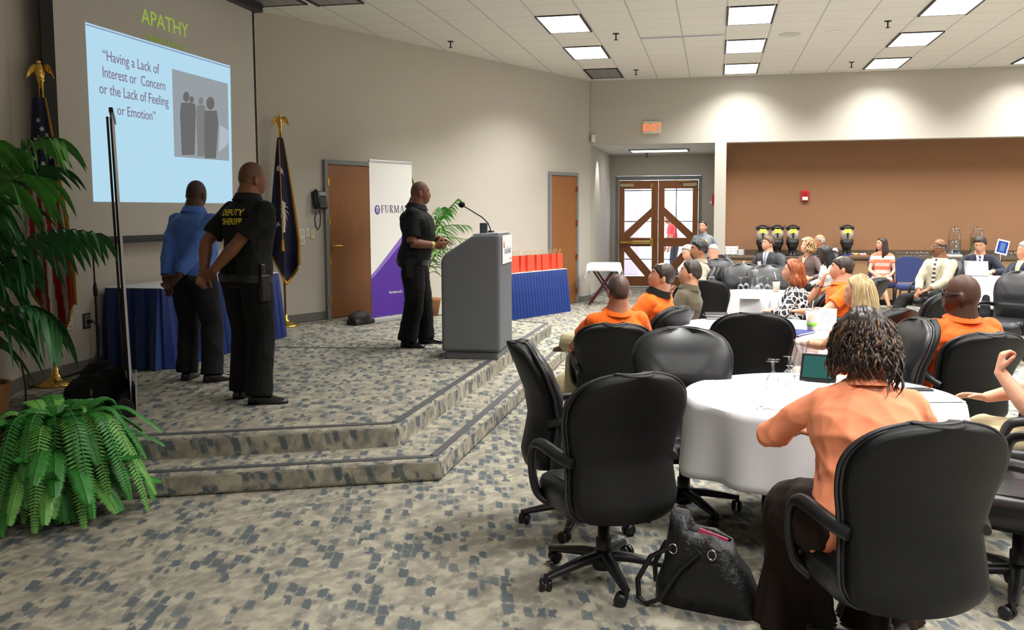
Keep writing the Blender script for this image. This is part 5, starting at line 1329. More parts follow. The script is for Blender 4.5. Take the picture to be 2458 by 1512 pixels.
SLP = emis('slide_photo_grey', S(158, 166, 172), .9); SLD = emis('slide_photo_dark', S(112, 112, 112), .9); SLM = emis('slide_photo_mid', S(134, 134, 132), .9); SLW = emis('slide_photo_white', S(184, 196, 206), .9); SLV = emis('slide_violet_line', S(140, 150, 190), .9)
def slab_px(pts, out, mat, parent, name):
    q = [loc(atX(x, y, XS+.004)) for x, y in pts]; b = MB(); n = len(q)
    vs = [(p.x+out, p.y, p.z) for p in q]+[(p.x+out-.002, p.y, p.z) for p in q]
    b.add(vs, [tuple(range(n)), tuple(range(n, 2*n))[::-1]]+[(i, i+n, (i+1) % n+n, (i+1) % n) for i in range(n)]); return b.build(name, mat, parent)
slide = slab_px([(224, 484), (558, 488), (552, 158), (204, 53)], .003, SLB, scr, 'slide')
slab_px([(205, 60), (552, 164), (552, 161.5), (205, 57)], .0045, SLV, slide, 'slide_line')
ph_ = slab_px([(418, 376), (549, 386), (546, 201), (412, 165)], .0045, SLP, slide, 'slide_photo')
def fig(x, top, w_, bot, mat):
    hw = w_/2; hh = w_*.42
    head = [(x+hh*.62*math.cos(t), top+hh-hh*math.sin(t)) for t in [2*math.pi*j/10 for j in range(10)]]
    slab_px(head, .006, mat, slide, 'slide_figure')
    slab_px([(x-hw*.7, bot), (x+hw*.7, bot), (x+hw, top+hh*4), (x+hw*.8, top+hh*2.1), (x-hw*.8, top+hh*2.1), (x-hw, top+hh*4)], .006, mat, slide, 'slide_figure')
fig(446, 220, 30, 372, SLD); fig(459, 231, 20, 372, SLD); fig(481, 233, 22, 375, SLM); fig(504, 232, 38, 380, SLD)
slab_px([(527, 300), (547, 312), (547, 345), (524, 365)], .0055, SLW, slide, 'slide_figure')
def slide_text(body, pl, pr, cap, mat):
    a, b = loc(atX(pl[0], pl[1], XS+.004)), loc(atX(pr[0], pr[1], XS+.004)); h = (atX(pl[0], pl[1]-cap, XS).z-atX(pl[0], pl[1], XS).z)
    me = text_mesh(body, h/.70, 'LEFT', .0008); xs = [v.co.x for v in me.vertices]; k = (b.y-a.y)/(max(xs)-min(xs)); zz = (a.z+b.z)/2
    for v in me.vertices: v.co.x = (v.co.x-min(xs))*k
    place_mesh(me, 'lettering', mat, slide, frame((a.x+.004, a.y, zz), (0, 1, 0), (0, 0, 1)))
slide_text('APATHY', (338.5, 54.8), (451.6, 90.5), 36, SLG); slide_text('“MERRIAM WEBSTER”', (346, 96), (448, 121), 14, SLG2)
slide_text('“Having a Lack of', (246, 145), (382, 177), 26, SLT); slide_text('Interest or  Concern', (246, 184.5), (396, 217.5), 26, SLT)
slide_text('or the Lack of Feeling', (238, 225), (404, 254), 26, SLT); slide_text('or Emotion”', (281, 275), (373, 290), 24, SLT)

# ---- skirted tables
a = at(413, 885, .28)*1; yA, yB = 7.66, 10.0
skirt_table('folding table hidden under the blue skirt below the screen', (-5.22, (yA+yB)/2, .28), R(90), yB-yA, .58, .745, 'dark blue pleated skirt on the table below the screen', 'white top cover on the table below the screen', 3, .12)
tR = at(1362, 747, 0); tb = tR-T2*.92-Vector((T2.y, -T2.x, 0))*.32
skirt_table('folding table hidden under the blue skirt behind the lectern', (tb.x, tb.y, 0), RZ2, 1.84, .60, .735, 'bright blue pleated skirt on the table behind the lectern', 'white top cover under the red gift bags', 9, .085)
BAGR = M('red_paper', S(226, 76, 48), .7, bump=(30, .12), var=(8, .05)); TWINE = M('paper_twine', S(196, 172, 120), .8)
def gift_bag():
    t = thing('gift_bag', 'x', 'gift bag', (0, 0, 0), 0, 'red gift bags on the skirted table')
    b = MB(); w_, d_, h_ = .068, .045, .265
    lo_ = [(-w_, -d_), (w_, -d_), (w_, d_), (-w_, d_)]; rows = [[(x, y, z) for x, y in ((-w_, -d_), (w_, -d_), (w_, 0), (w_, d_), (-w_, d_), (-w_, 0))] for z in (0, .08)]
    rows.append([(-w_, -d_*.9, h_), (w_, -d_*.9, h_), (w_*.93, 0, h_), (w_, d_*.9, h_), (-w_, d_*.9, h_), (-w_*.93, 0, h_)])
    b.rings(rows, False, False); b.add(rows[0], [tuple(range(6))[::-1]]); o = b.build('bag_body', BAGR, t, fix=False); o.modifiers.new('t', 'SOLIDIFY').thickness = .0015
    for s_ in (-1, 1):
        MB().tube([(-.035+.07*i/10, s_*(d_*.9+.002), h_-.02+.105*math.sin(math.pi*i/10)**.7) for i in range(11)], .0028, 6).build('twine_handle', TWINE, t)
    return t
bag0 = gift_bag(); n_ = Vector((T2.y, -T2.x, 0))
ords = ['rightmost', 'second from the right', 'third from the right', 'fourth from the right', 'fifth from the right', 'sixth from the right', 'seventh from the right', 'eighth from the right', 'ninth from the right', 'tenth from the right', 'eleventh from the right']
for k in range(11):
    q = tR-T2*(.14+k*.151)-n_*(.10+.03*(k % 3)); nm = 'red paper gift bag with twine handles, %s' % ords[k]
    rz = RZ2+R((-4, 3, 6, -7, 2)[k % 5])
    if k == 0: bag0.location = (q.x, q.y, .744); bag0.rotation_euler = (0, 0, rz); bag0['label'] = nm
    else: dup(bag0, (q.x, q.y, .744), rz, nm)

# ---- lectern
LECT = M('grey_flock', S(104, 107, 111), .95, bump=(300, .5), var=(240, .38))
lp = at(1060, 862, .28); lec = thing('lectern', 'grey carpeted lectern with a white sign on its front edge', 'lectern', (lp.x, lp.y, .28), AZR-R(9))
LW, LD = .585, .74; LX = R0*math.cos(R(9))-FH*math.sin(R(9)); LY = FH*math.cos(R(9))+R0*math.sin(R(9))
def prof(z0, z1, z2, ins=0):
    return [(ins, z0), (LW-ins, z0), (LW-ins, z2), (LW-.20, z2), (LW-.27, z2-.012), (.05, z1+.03), (ins, z1-.03)]
def extr(poly, y0, y1, name, mat, parent, bev=0.0):
    k = len(poly); b = MB(); vs = [(x, y0, z) for x, z in poly]+[(x, y1, z) for x, z in poly]
    b.add(vs, [tuple(range(k)), tuple(range(k, 2*k))[::-1]]+[(i, i+k, (i+1) % k+k, (i+1) % k) for i in range(k)]); return b.build(name, mat, parent, bevel=bev, seg=3)
extr(prof(.075, 1.005, 1.215), 0, LD, 'lectern_body', LECT, lec, .032)
extr([(.035, 0), (LW-.03, 0), (LW-.03, .075), (.035, .075)], .03, LD-.03, 'plinth', LECT, lec, .01)
extr([(LW-.27, 1.207), (LW-.02, 1.217), (LW-.02, 1.232), (LW-.27, 1.222)], .03, LD-.03, 'top_rail', M('rail_grey', S(178, 180, 184), .5), lec, .004)
sg_ = thing('lectern_sign', 'white sign card fixed high on the front of the lectern', 'sign', (lp+LX*(LW+.004)).to_tuple()[:2]+(.28,), AZR-R(9))
MB().box(0, .10, .925, .008, .66, 1.20).build('sign_card', BADGE, sg_, bevel=.002)
sf = frame((.0095, .38, 1.02), (0, 1, 0), (0, 0, 1))
place_mesh(text_mesh('TouSouth', .105, extrude=.0006), 'lettering', M('grey_script', S(150, 150, 166), .6), sg_, sf)
place_mesh(text_mesh('forum', .03, extrude=.0006), 'lettering', M('red_print', S(206, 60, 52), .6), sg_, frame((.0095, .56, .955), (0, 1, 0), (0, 0, 1)))
b = MB(); b.add([(.009, .13, 1.09), (.009, .17, 1.16), (.009, .20, 1.13), (.009, .15, 1.17), (.009, .22, 1.08)], [(0, 1, 4), (1, 2, 3)]); b.build('emblem', MATS['red_print'], sg_, fix=False)
mic = thing('gooseneck_microphone', 'black gooseneck microphone curving from the lectern top', 'microphone', (lp+LX*(LW-.16)+LY*.42).to_tuple()[:2]+(1.50,), AZR)
MB().lathe([(.001, 0), (.035, 0), (.03, .025), (.001, .03)], 14).build('mic_base', BLACKP, mic)
mp_ = [(0, 0, .02), (-.03, 0, .10), (-.09, 0, .16), (-.18, 0, .215), (-.27, 0, .27)]
MB().tube(mp_, .006, 8).build('gooseneck', BLACKM, mic); MB().ball((-.292, 0, .285), (.034, .028, .030), 14, 10).build('foam_windscreen', M('foam_black', S(14, 14, 15), .95), mic)
tabp = lp+LX*(LW-.20)+LY*.22; tab_ = thing('reading_lamp', 'dark slab-shaped reading lamp standing on the lectern', 'lamp', (tabp.x, tabp.y, 1.50), AZR)
m_ = frame((0, 0, 0), (.99, 0, .0), (.25, .0, 1)); MB().box(-.035, 0, -.06, .04, .105, .06, frame((0, 0, 0), (1, 0, 0), (.22, 0, 1))).build('lamp_slab', M('slate_plastic', S(58, 66, 74), .35), tab_, bevel=.006)

# ---- tall printed banner by the first door
PB = at(893, 775, .28); Bn = Vector((T2.y, -T2.x, 0)); out_ = (Vector((PB.x, PB.y, 0))-P2).dot(Bn)
ptl = atP(880, 386, P2+Bn*out_, Bn); ptr = atP(988, 391, P2+Bn*out_, Bn); pbl = atP(893, 770, P2+Bn*out_, Bn)
ban = thing('roll_up_banner', 'white and purple roll-up banner with a university name, behind the speaker', 'banner', (pbl.x, pbl.y, .28), RZ2)
bw = ((ptr-pbl)-Vector((0, 0, ptr.z-pbl.z))).length; bh = ptl.z-.28; x0b = -((pbl-ptl)-Vector((0, 0, pbl.z-ptl.z))).length*0
BWH = M('banner_white', S(236, 236, 232), .55); BPU = M('banner_purple', S(82, 38, 156), .5); BPL = M('banner_purple_light', S(142, 110, 196), .5)
MB().box(0, 0, .07, bw, .004, bh).build('banner_sheet', BWH, ban)
def bpoly(pts, off, mat, name):
    n = len(pts); b = MB(); vs = [(x, -off, z) for x, z in pts]+[(x, -off+.0012, z) for x, z in pts]
    b.add(vs, [tuple(range(n)), tuple(range(n, 2*n))[::-1]]+[(i, i+n, (i+1) % n+n, (i+1) % n) for i in range(n)]); return b.build(name, mat, ban)
cv = [(bw*i/12, .625+(.68*(i/12)**1.12)+.02*math.sin(math.pi*i/12)) for i in range(13)]
bpoly([(0, .07), (bw, .07)]+cv[::-1], .0015, BPU, 'purple_field')
bpoly([(x, z) for x, z in cv]+[(x, z-.05-.05*i/12) for i, (x, z) in list(enumerate(cv))[::-1]], .003, BPL, 'purple_edge')
el = [(.135+.048*math.cos(t), 1.475+.062*math.sin(t)) for t in [2*math.pi*j/24 for j in range(24)]]; bpoly(el, .003, BPU, 'emblem')
for pz in ([(.112, 1.44), (.120, 1.44), (.120, 1.49), (.112, 1.49)], [(.131, 1.43), (.139, 1.43), (.139, 1.49), (.131, 1.49)], [(.150, 1.44), (.158, 1.44), (.158, 1.49), (.150, 1.49)], [(.105, 1.494), (.165, 1.494), (.160, 1.506), (.110, 1.506)], [(.124, 1.506), (.146, 1.506), (.140, 1.527), (.130, 1.527)]): bpoly(pz, .0045, BWH, 'emblem')
BLT = M('banner_ink', S(66, 62, 96), .6)
def serif_word(word, x0, z0, h, adv):
    b = MB()
    def q(pts):
        n = len(pts); vs = [(x0+cur+x*h, -.0042, z0+z*h) for x, z in pts]+[(x0+cur+x*h, -.003, z0+z*h) for x, z in pts]
        b.add(vs, [tuple(range(n)), tuple(range(n, 2*n))[::-1]]+[(i, i+n, (i+1) % n+n, (i+1) % n) for i in range(n)])
    def r(a, c, d, e): q([(a, c), (d, c), (d, e), (a, e)])
    def ln(a, c, w_): dx = w_/2; q([(a[0]-dx, a[1]), (c[0]-dx, c[1]), (c[0]+dx, c[1]), (a[0]+dx, a[1])][::1])
    def arc(cx_, cz_, rx, rz, t0, t1, w0, w1, n=10):
        for i in range(n):
            ta, tb_ = R(t0+(t1-t0)*i/n), R(t0+(t1-t0)*(i+1)/n); k = w0+(w1-w0)*math.sin(math.pi*(i+.5)/n)
            q([(cx_+rx*math.cos(ta), cz_+rz*math.sin(ta)), (cx_+rx*math.cos(tb_), cz_+rz*math.sin(tb_)), (cx_+(rx-k)*math.cos(tb_), cz_+(rz-k*.6)*math.sin(tb_)), (cx_+(rx-k)*math.cos(ta), cz_+(rz-k*.6)*math.sin(ta))])
    cur = 0
    for ch, w_ in zip(word, adv):
        if ch == 'F': r(.12, 0, .22, 1); r(.03, 0, .34, .035); r(.03, .965, .60, 1); r(.57, .82, .60, 1); r(.2, .50, .46, .535); r(.44, .42, .47, .62)
        if ch == 'U': r(.10, .28, .20, 1); r(.0, .965, .31, 1); r(.60, .28, .64, 1); r(.50, .965, .74, 1); arc(.37, .29, .27, .30, 180, 360, .06, .06)
        if ch == 'R': r(.12, 0, .22, 1); r(.03, 0, .33, .035); r(.03, .965, .34, 1); arc(.30, .75, .28, .25, 90, -90, .03, .10); ln((.32, .52), (.66, .0), .11); r(.58, 0, .78, .035)
        if ch == 'M': r(.10, 0, .14, 1); r(.0, 0, .25, .035); r(.80, 0, .90, 1); r(.70, 0, 1.0, .035); ln((.13, 1), (.48, .04), .10); ln((.48, .04), (.82, 1), .04); r(.0, .965, .14, 1); r(.84, .965, 1.0, 1)
        if ch == 'A': ln((.12, 0), (.42, 1), .04); ln((.42, 1), (.74, 0), .11); r(.22, .34, .62, .375); r(.0, 0, .24, .035); r(.62, 0, .90, .035)
        if ch == 'N': r(.10, 0, .14, 1); r(.70, 0, .74, 1); ln((.13, 1), (.72, .02), .11); r(.0, 0, .25, .035); r(.60, .965, .86, 1); r(.0, .965, .16, 1)
        cur += w_*h
    return b.build('lettering', BLT, ban)
serif_word('FURMAN', .205, 1.437, .098, (.74, .88, .88, 1.14, .98, .9))
place_mesh(text_mesh('furman.edu', .060, 'LEFT', .0005, .95), 'lettering', BWH, ban, frame((bw*.40, -.004, .36), (1, 0, 0), (0, 0, 1)))
MB().box(-.01, -.06, 0, bw+.01, .06, .062).build('base_cassette', M('satin_aluminium', S(206, 208, 212), .3, .7), ban, bevel=.012)
MB().box(-.005, -.010, bh-.01, bw+.005, .014, bh+.02).build('top_clip', MATS['satin_aluminium'], ban, bevel=.004)
MB().tube([(bw/2, .03, .04), (bw/2, .03, bh)], .009, 8).build('support_pole', BLACKM, ban)
cb = MB(); cb.ball((0, 0, .085), (.19, .10, .085), 16, 10); cb.box(-.16, -.09, 0, .16, .09, .06); q = atP(862, 770, P2+Bn*(out_-.05), Bn)
cbm = fuse(cb, .012, 4); wrinkle(cbm, .006, 5, 16); o = link(cbm, 'carry_bag', M('black_nylon', S(17, 17, 18), .7), None); o.location = (q.x+.02, q.y-.02, .285); o.rotation_euler = (0, 0, RZ2); tag(o, 'small black nylon bag lying at the foot of the purple banner', 'bag')

# ---- edge-on banner stand at the left
fa, fb_ = at(299, 1003, .28), at(303, 948, .28); dv = (fb_-fa); bl_ = dv.length; rz_ = math.atan2(dv.y, dv.x)
bs = thing('banner_stand', 'banner stand seen edge-on in front of the screen, black base', 'banner stand', fa, rz_)
pr_ = [(-.075, 0), (.075, 0), (.075, .05), (.06, .105), (.02, .135), (-.03, .125), (-.07, .075)]
k = len(pr_); b = MB(); vs = [(0, -y, z) for y, z in pr_]+[(bl_, -y, z) for y, z in pr_]; b.add(vs, [tuple(range(k)), tuple(range(k, 2*k))[::-1]]+[(i, i+k, (i+1) % k+k, (i+1) % k) for i in range(k)])
b.build('stand_base', BLACKP, bs, bevel=.006); hz = zpix(280, 6.9)-.28
MB().box(0.0, -.085, .04, bl_, -.077, .20).build('front_plate', MATS['satin_aluminium'], bs)
MB().box(.03, -.052, .12, bl_-.03, -.049, hz).build('banner_sheet', M('banner_back', S(196, 196, 198), .5), bs)
for y_ in (-.032, -.008): MB().tube([(bl_*.5, y_, .1), (bl_*.5, y_-.004, hz)], .009, 10).build('support_pole', M('dark_chrome', S(92, 88, 80), .22, .9), bs)
MB().box(-.01, -.062, hz-.015, bl_+.01, -.035, hz+.02).build('top_clip', BLACKM, bs, bevel=.005)
for o_ in [c_ for c_ in bs.children if c_.name.split('.')[0] in ('banner_sheet', 'support_pole', 'top_clip')]: o_.data.transform(Matrix.Shear('XY', 4, (0, .024)))
for x_ in (.06, bl_-.12): MB().box(x_-.012, -.20, 0, x_+.012, -.07, .012).build('foot', MATS['satin_aluminium'], bs)
# slumped black bag beside it
sb_ = MB(); sb_.ball((0, 0, .14), (.19, .23, .15), 16, 10); sb_.ball((-.05, .10, .24), (.12, .14, .10), 14, 9); sb_.ball((.06, .02, .22), (.11, .16, .12), 14, 9); sb_.ball((-.13, -.02, .10), (.12, .15, .10), 14, 9)
sbm = fuse(sb_, .014, 5); wrinkle(sbm, .012, 9, 11); pts_ = vcos(sbm); pts_[:, 2] -= .10*np.exp(-((pts_[:, 0]+.03)/.09)**2-((pts_[:, 1]-.02)/.11)**2)*(pts_[:, 2] > .16); pts_[:, 2] = np.maximum(pts_[:, 2], .002); sbm.vertices.foreach_set('co', pts_.astype(np.float32).ravel()); sbm.update()
q = at(214, 985, .28); sbo = link(sbm, 'duffel_bag', M('black_canvas', S(15, 15, 17), .85, bump=(300, .2)), None); sbo.location = (q.x, q.y+.12, .28); sbo.rotation_euler = (0, 0, AZR); tag(sbo, 'slumped black cloth bag on the stage between fern and banner stand', 'bag')
MB().box(-.008, -.004, 0, .008, .004, .05, Matrix.Translation((.05, -.235, .13))).build('zip_pull', CHROME, sbo, bevel=.002)

# ---- flags on gold stands
NAVYF = M('flag_navy', S(24, 28, 62), .7, bump=(200, .1)); REDFL = M('flag_red', S(168, 28, 34), .7, bump=(200, .1)); WHTF = M('flag_white', S(212, 206, 202), .7, bump=(200, .1)); FRINGE = M('gold_fringe', S(206, 150, 44), .8, bump=(260, .5)); POLEW = M('pole_wood', S(92, 58, 38), .35)
def flag_pole(label, base, h):
    t = thing('flag_stand', label, 'flag stand', base, AZR, 'gold eagle flag stands')
    MB().lathe([(.001, 0), (.165, 0), (.17, .012), (.12, .03), (.06, .055), (.032, .10), (.026, .17), (.001, .17)], 28).build('stand_base', GOLD, t)
    MB().tube([(0, 0, .1), (0, 0, h-.26)], .014, 12).build('pole', POLEW, t)
    MB().lathe([(.001, h-.28), (.02, h-.28), (.02, h-.14), (.030, h-.13), (.030, h-.11), (.001, h-.11)], 14).build('ferrule', GOLD, t)
    e = MB(); e.tube([(0, 0, h-.115), (0, -.012, h-.07), (0, -.01, h-.02), (0, -.012, h+.005)], [.028, .038, .030, .016], 12); e.ball((0, -.02, h+.018), (.018, .022, .018), 10, 8); e.tube([(0, -.036, h+.018), (0, -.056, h+.008)], [.008, .002], 6); e.build('eagle_body', GOLD, t)
    for s_ in (-1, 1):
        g = []
        for i in range(7):
            u = i/6; x = s_*(.018+.075*u); zt = h-.012+.034*math.sin(u*2.6)-.055*u*u; zb = h-.045-.075*u; g.append([(x+s_*.006*j, .010-.03*u*u, zt+(zb-zt)*j/4) for j in range(5)])
        MB().sheet(g, True, .006).build('eagle_wing', GOLD, t)
    return t
def drape(name, label, cat, base, z_top, z_bot, wt, wb_, shift, nfold, colour, seed, extra=None):
    """cloth gathered at the pole top, hanging in folds; colour(u, v) -> material slot; x right, y towards the viewer is -"""
    t = bpy.data.objects.new(name, None); col.objects.link(t); t.location = base; t.rotation_euler = (0, 0, AZR); tag(t, label, cat)
    nv, nu = 60, 48; b = MB(); gp_ = []
    for i in range(nv+1):
        v = i/nv; row = []
        for j in range(nu+1):
            u = j/nu; wdt = wt+(wb_-wt)*min(1, v*1.25)**.9; low = z_bot+(z_top-z_bot)*.34*abs(u-.62)**1.3*1.2
            z = z_top+(low-z_top)*v; x = shift(v)+(u-.45)*wdt; a = .35+.65*v
            y = -.05-(.012+.055*v)*math.sin(u*nfold*math.pi*2+seed+v*.8)*a-.03*math.sin(u*3.1)
            x += .02*v*math.sin(u*nfold*6.28+1+seed); row.append(Vector((x, y, z)))
        gp_.append(row)
    n0 = nu+1
    vs = [p for r in gp_ for p in r]
    fs = []; ms = []
    for i in range(nv):
        for j in range(nu): fs.append((i*n0+j, i*n0+j+1, (i+1)*n0+j+1, (i+1)*n0+j)); ms.append(colour((j+.5)/nu, (i+.5)/nv))
    me = bpy.data.meshes.new('flag_cloth'); me.from_pydata([tuple(p) for p in vs], [], fs); me.polygons.foreach_set('material_index', ms); me.polygons.foreach_set('use_smooth', [True]*len(fs))
    for m_ in (NAVYF, REDFL, WHTF): me.materials.append(m_)
    o = bpy.data.objects.new('flag_cloth', me); col.objects.link(o); o.parent = t; o.modifiers.new('t', 'SOLIDIFY').thickness = .004
    f = MB(); rows = []
    for j in range(nu+1):
        p = gp_[nv][j]; q_ = gp_[nv][max(0, j-1)]; rows.append([p+Vector((0, -.004, .01)), p+Vector((.004*math.sin(j*9), -.006, -.05))])
    f.sheet(rows, True, .006); f.build('fringe', FRINGE, t, fix=False)
    f = MB(); f.sheet([[gp_[i][nu]+Vector((0, -.004, 0)), gp_[i][nu]+Vector((.035*min(1, .4+i/nv), -.012, -.006))] for i in range(nv+1)], True, .006); f.build('fringe', FRINGE, t, fix=False)
    return t, gp_, o
fb0 = at(134, 924, .28); dF = (fb0-Vector((0, 0, .28))).dot(FH); hF = zpix(158, dF)-.28
flag_pole('gold eagle flag stand holding the striped flag, left of the screen', fb0, hF)
def usa(u, v):
    if v < .40 and u < .95: return 0
    return 1 if int((u*1.5+v*.2)*5.2+40-v*3.1) % 2 else 2
# the pole leans a touch less than the cloth, which swings to the right at its foot
tf, gf, of = drape('flag', 'draped flag with white stars on navy and red and white stripes', 'flag', fb0, hF-.27, .47, .10, .36, lambda v: .02*v, 2.2, usa, .4)
st_ = MB()
for i, j in ((8, 30), (11, 22), (14, 33), (14, 16), (17, 27), (18, 9), (19, 38), (21, 20), (22, 31), (10, 38), (12, 12), (6, 24), (22, 42), (16, 40)):
    p = gf[i][j]; a_, b_ = gf[i][j+1]-p, gf[i+1][j]-p; n = a_.cross(b_).normalized(); n = -n if n.y > 0 else n; c = p+n*.007; x_ = a_.normalized(); y_ = n.cross(x_)
    ring = [c+(x_*math.cos(t)+y_*math.sin(t))*(.026 if q_ % 2 == 0 else .011) for q_, t in enumerate([math.pi/2+2*math.pi*q2/10 for q2 in range(10)])]
    MB().add(ring, [tuple(range(10))]).build('star', WHTF, tf, fix=False)
fb1 = at(686, 783, .28); dF1 = (fb1-Vector((0, 0, .28))).dot(FH); hF1 = zpix(282, dF1)-.28
flag_pole('gold eagle flag stand holding the navy flag, right of the screen', fb1, hF1)
tf, gf, of = drape('flag', 'draped navy state flag with a white crescent and palm tree', 'flag', fb1, hF1-.26, .58, .06, .34, lambda v: .0, 1.6, lambda u, v: 0, 2.2)
em = MB()
def onflag(u, v, off=.010):
    i, j = min(59, int(v*60)), min(47, int(u*48)); return gf[i][j]+Vector((0, -off-.006, 0))
em.sheet([[onflag(.22+.5*q_/8, .235-.02*math.sin(q_/8*3.14)+dz) for q_ in range(9)] for dz in (0, .035)], True, .003)
for k in range(11):
    a_ = R(-70+k*28); L_ = .13
    em.tube([onflag(.62+.20*math.cos(a_)*s_*1.1, .50-.10*math.sin(a_)*s_+.045*s_*s_) for s_ in (0, .25, .5, .75, 1)], [.004, .009, .009, .007, .002], 6)
em.tube([onflag(.62, .5), onflag(.60, .56), onflag(.58, .62), onflag(.56, .67)], [.012, .016, .018, .022], 8); em.tube([onflag(.25, .70), onflag(.32, .66), onflag(.40, .665)], [.006, .018, .008], 6); em.build('emblem', WHTF, tf, fix=False)
cd_ = MB().tube([(0, -.10, hF1-.28), (.02, -.145, hF1*.7), (.03, -.16, hF1*.42)], .006, 8); cd_.tube([(.03, -.16, hF1*.42), (.03, -.16, hF1*.42-.14)], [.012, .022], 10); cd_.build('tassel_cord', MATS['gold_fringe'], tf)

# ---- microphone stand behind the banner stand, wall outlets, cables
mb_ = at(238, 899, .28); dM = (mb_-Vector((0, 0, .28))).dot(FH)
ms_ = thing('microphone_stand', 'black round-based microphone stand near the left end of the skirted table', 'microphone stand', mb_, AZR)
MB().lathe([(.001, 0), (.13, 0), (.135, .02), (.11, .032), (.02, .04), (.001, .04)], 28).build('stand_base', BLACKM, ms_)
tz_ = zpix(548, dM)-.28; MB().tube([(0, 0, .03), (0, 0, tz_*.6)], .011, 10).build('lower_tube', BLACKM, ms_); MB().tube([(0, 0, tz_*.55), (-.01, 0, tz_)], .0075, 10).build('upper_tube', BLACKM, ms_)
MB().lathe([(.001, tz_*.55), (.018, tz_*.55), (.02, tz_*.6), (.012, tz_*.64), (.001, tz_*.64)], 12).build('clutch', BLACKP, ms_)
def outlet(name, px, py, label, mat, wd=.075, hg=.12, cat='wall outlet', plane=None):
    if plane is None: p = atX(px, py, XM+.001); rz = R(90)
    else: p = atP(px, py, P2+Bn*.001, Bn); rz = RZ2
    t = thing(name, label, cat, p, rz); MB().box(-wd/2, -.010, -hg/2, wd/2, 0, hg/2).build('cover_plate', mat, t, bevel=.003); return t
o1 = outlet('wall_outlet', 166, 776, 'ivory wall outlet left of the skirted table', IVORY)
for s_ in (-1, 1):
    for x_ in (-.008, .008): MB().box(x_-.002, -.012, s_*.028-.008, x_+.002, -.009, s_*.028+.008).build('slot', BLACKP, o1)
o2 = outlet('wall_outlet', 207, 770, 'dark framed wall outlet with a plugged-in cable', M('outlet_frame', S(52, 54, 56), .4), .10, .14)
MB().box(-.035, -.016, -.055, .035, -.008, .055).build('socket_face', M('outlet_grey', S(120, 122, 120), .4), o2, bevel=.003); MB().box(-.012, -.05, -.02, .02, -.014, .012).build('plug', BLACKP, o2, bevel=.004)
CABLE = M('black_cable', S(14, 14, 15), .5)
p = o2.location; cb_ = MB().tube([p+Vector((.05, .01, 0)), p+Vector((.09, .05, -.05)), p+Vector((.08, .06, -.25)), p+Vector((.05, -.02, -.42)), Vector((XM+.05, p.y-.25, .30)), Vector((XM+.04, p.y-.62, .29)), Vector((XM+.10, p.y-.9, .29))], .006, 8)
tag(cb_.build('power_cable', CABLE, None), 'thin black cable hanging from the dark outlet and along the baseboard', 'cable')
kp = [at(30, 850, .85), at(44, 890, .60), at(44, 925, .42), at(52, 945, .29), at(75, 930, .29)]
kp = [pt(18, 6.6, .75), pt(38, 6.6, .66), pt(46, 6.55, .50), pt(44, 6.5, .36), pt(54, 6.5, .29), pt(80, 6.75, .287), pt(120, 7.1, .287)]
tag(MB().tube(kp, .007, 8).build('power_cable', CABLE, None), 'black cable looping down behind the palm to the stage floor', 'cable')
# phone and switch plates by the first door
pp_ = atP(762, 482, P2+Bn*.001, Bn); ph = thing('wall_phone', 'black desk phone hung on the wall beside the wooden door', 'telephone', pp_, RZ2)
m_ = Matrix.Rotation(R(-12), 4, 'X'); MB().box(-.11, -.07, -.12, .11, -.02, .12, m_).build('phone_body', BLACKP, ph, bevel=.012)
MB().box(-.03, -.085, .05, .09, -.068, .105, m_).build('display', M('phone_grey', S(150, 154, 158), .3), ph, bevel=.004)
kb = MB()
for i in range(4):
    for j in range(5): kb.box(-.02+i*.026, -.078, -.10+j*.027, .0+i*.026, -.068, -.082+j*.027, m_)
kb.build('keypad', M('key_grey', S(88, 90, 92), .4), ph, bevel=.002)
MB().tube([m_ @ Vector((-.085, -.085, .12)), m_ @ Vector((-.085, -.115, .09)), m_ @ Vector((-.085, -.105, 0)), m_ @ Vector((-.085, -.115, -.09)), m_ @ Vector((-.085, -.085, -.12))], [.022, .026, .018, .026, .022], 10).build('handset', BLACKP, ph)
MB().tube([(-.085, -.06, -.14), (-.10, -.05, -.24), (-.09, -.05, -.34), (-.05, -.05, -.385), (-.01, -.05, -.33), (.0, -.05, -.2), (.0, -.04, -.13)], .008, 8).build('phone_cord', CABLE, ph)
for px, py, l, m2, w_, h_ in ((724, 559, 'square white control plate, upper left of four plates by the flag', WHITEP, .11, .105), (724, 578, 'square white control plate below another, left of four plates', WHITEP, .11, .105), (738, 558, 'narrow white control plate between the square and the ivory plates', WHITEP, .07, .125), (750, 561, 'ivory switch plate nearest the wooden door', IVORY, .075, .13)):
    t = outlet('switch_plate', px, py, l, m2, w_, h_, 'switch plate', True)
    if m2 is IVORY: MB().box(-.004, -.022, -.008, .004, -.009, .008).build('toggle', IVORY, t)
    else:
        for x_ in ((-.022, 0, .022) if w_ > .1 else (0,)): MB().box(x_-.006, -.0125, -.03, x_+.006, -.009, .03).build('button', M('plate_grey', S(200, 198, 190), .5), t, bevel=.001)

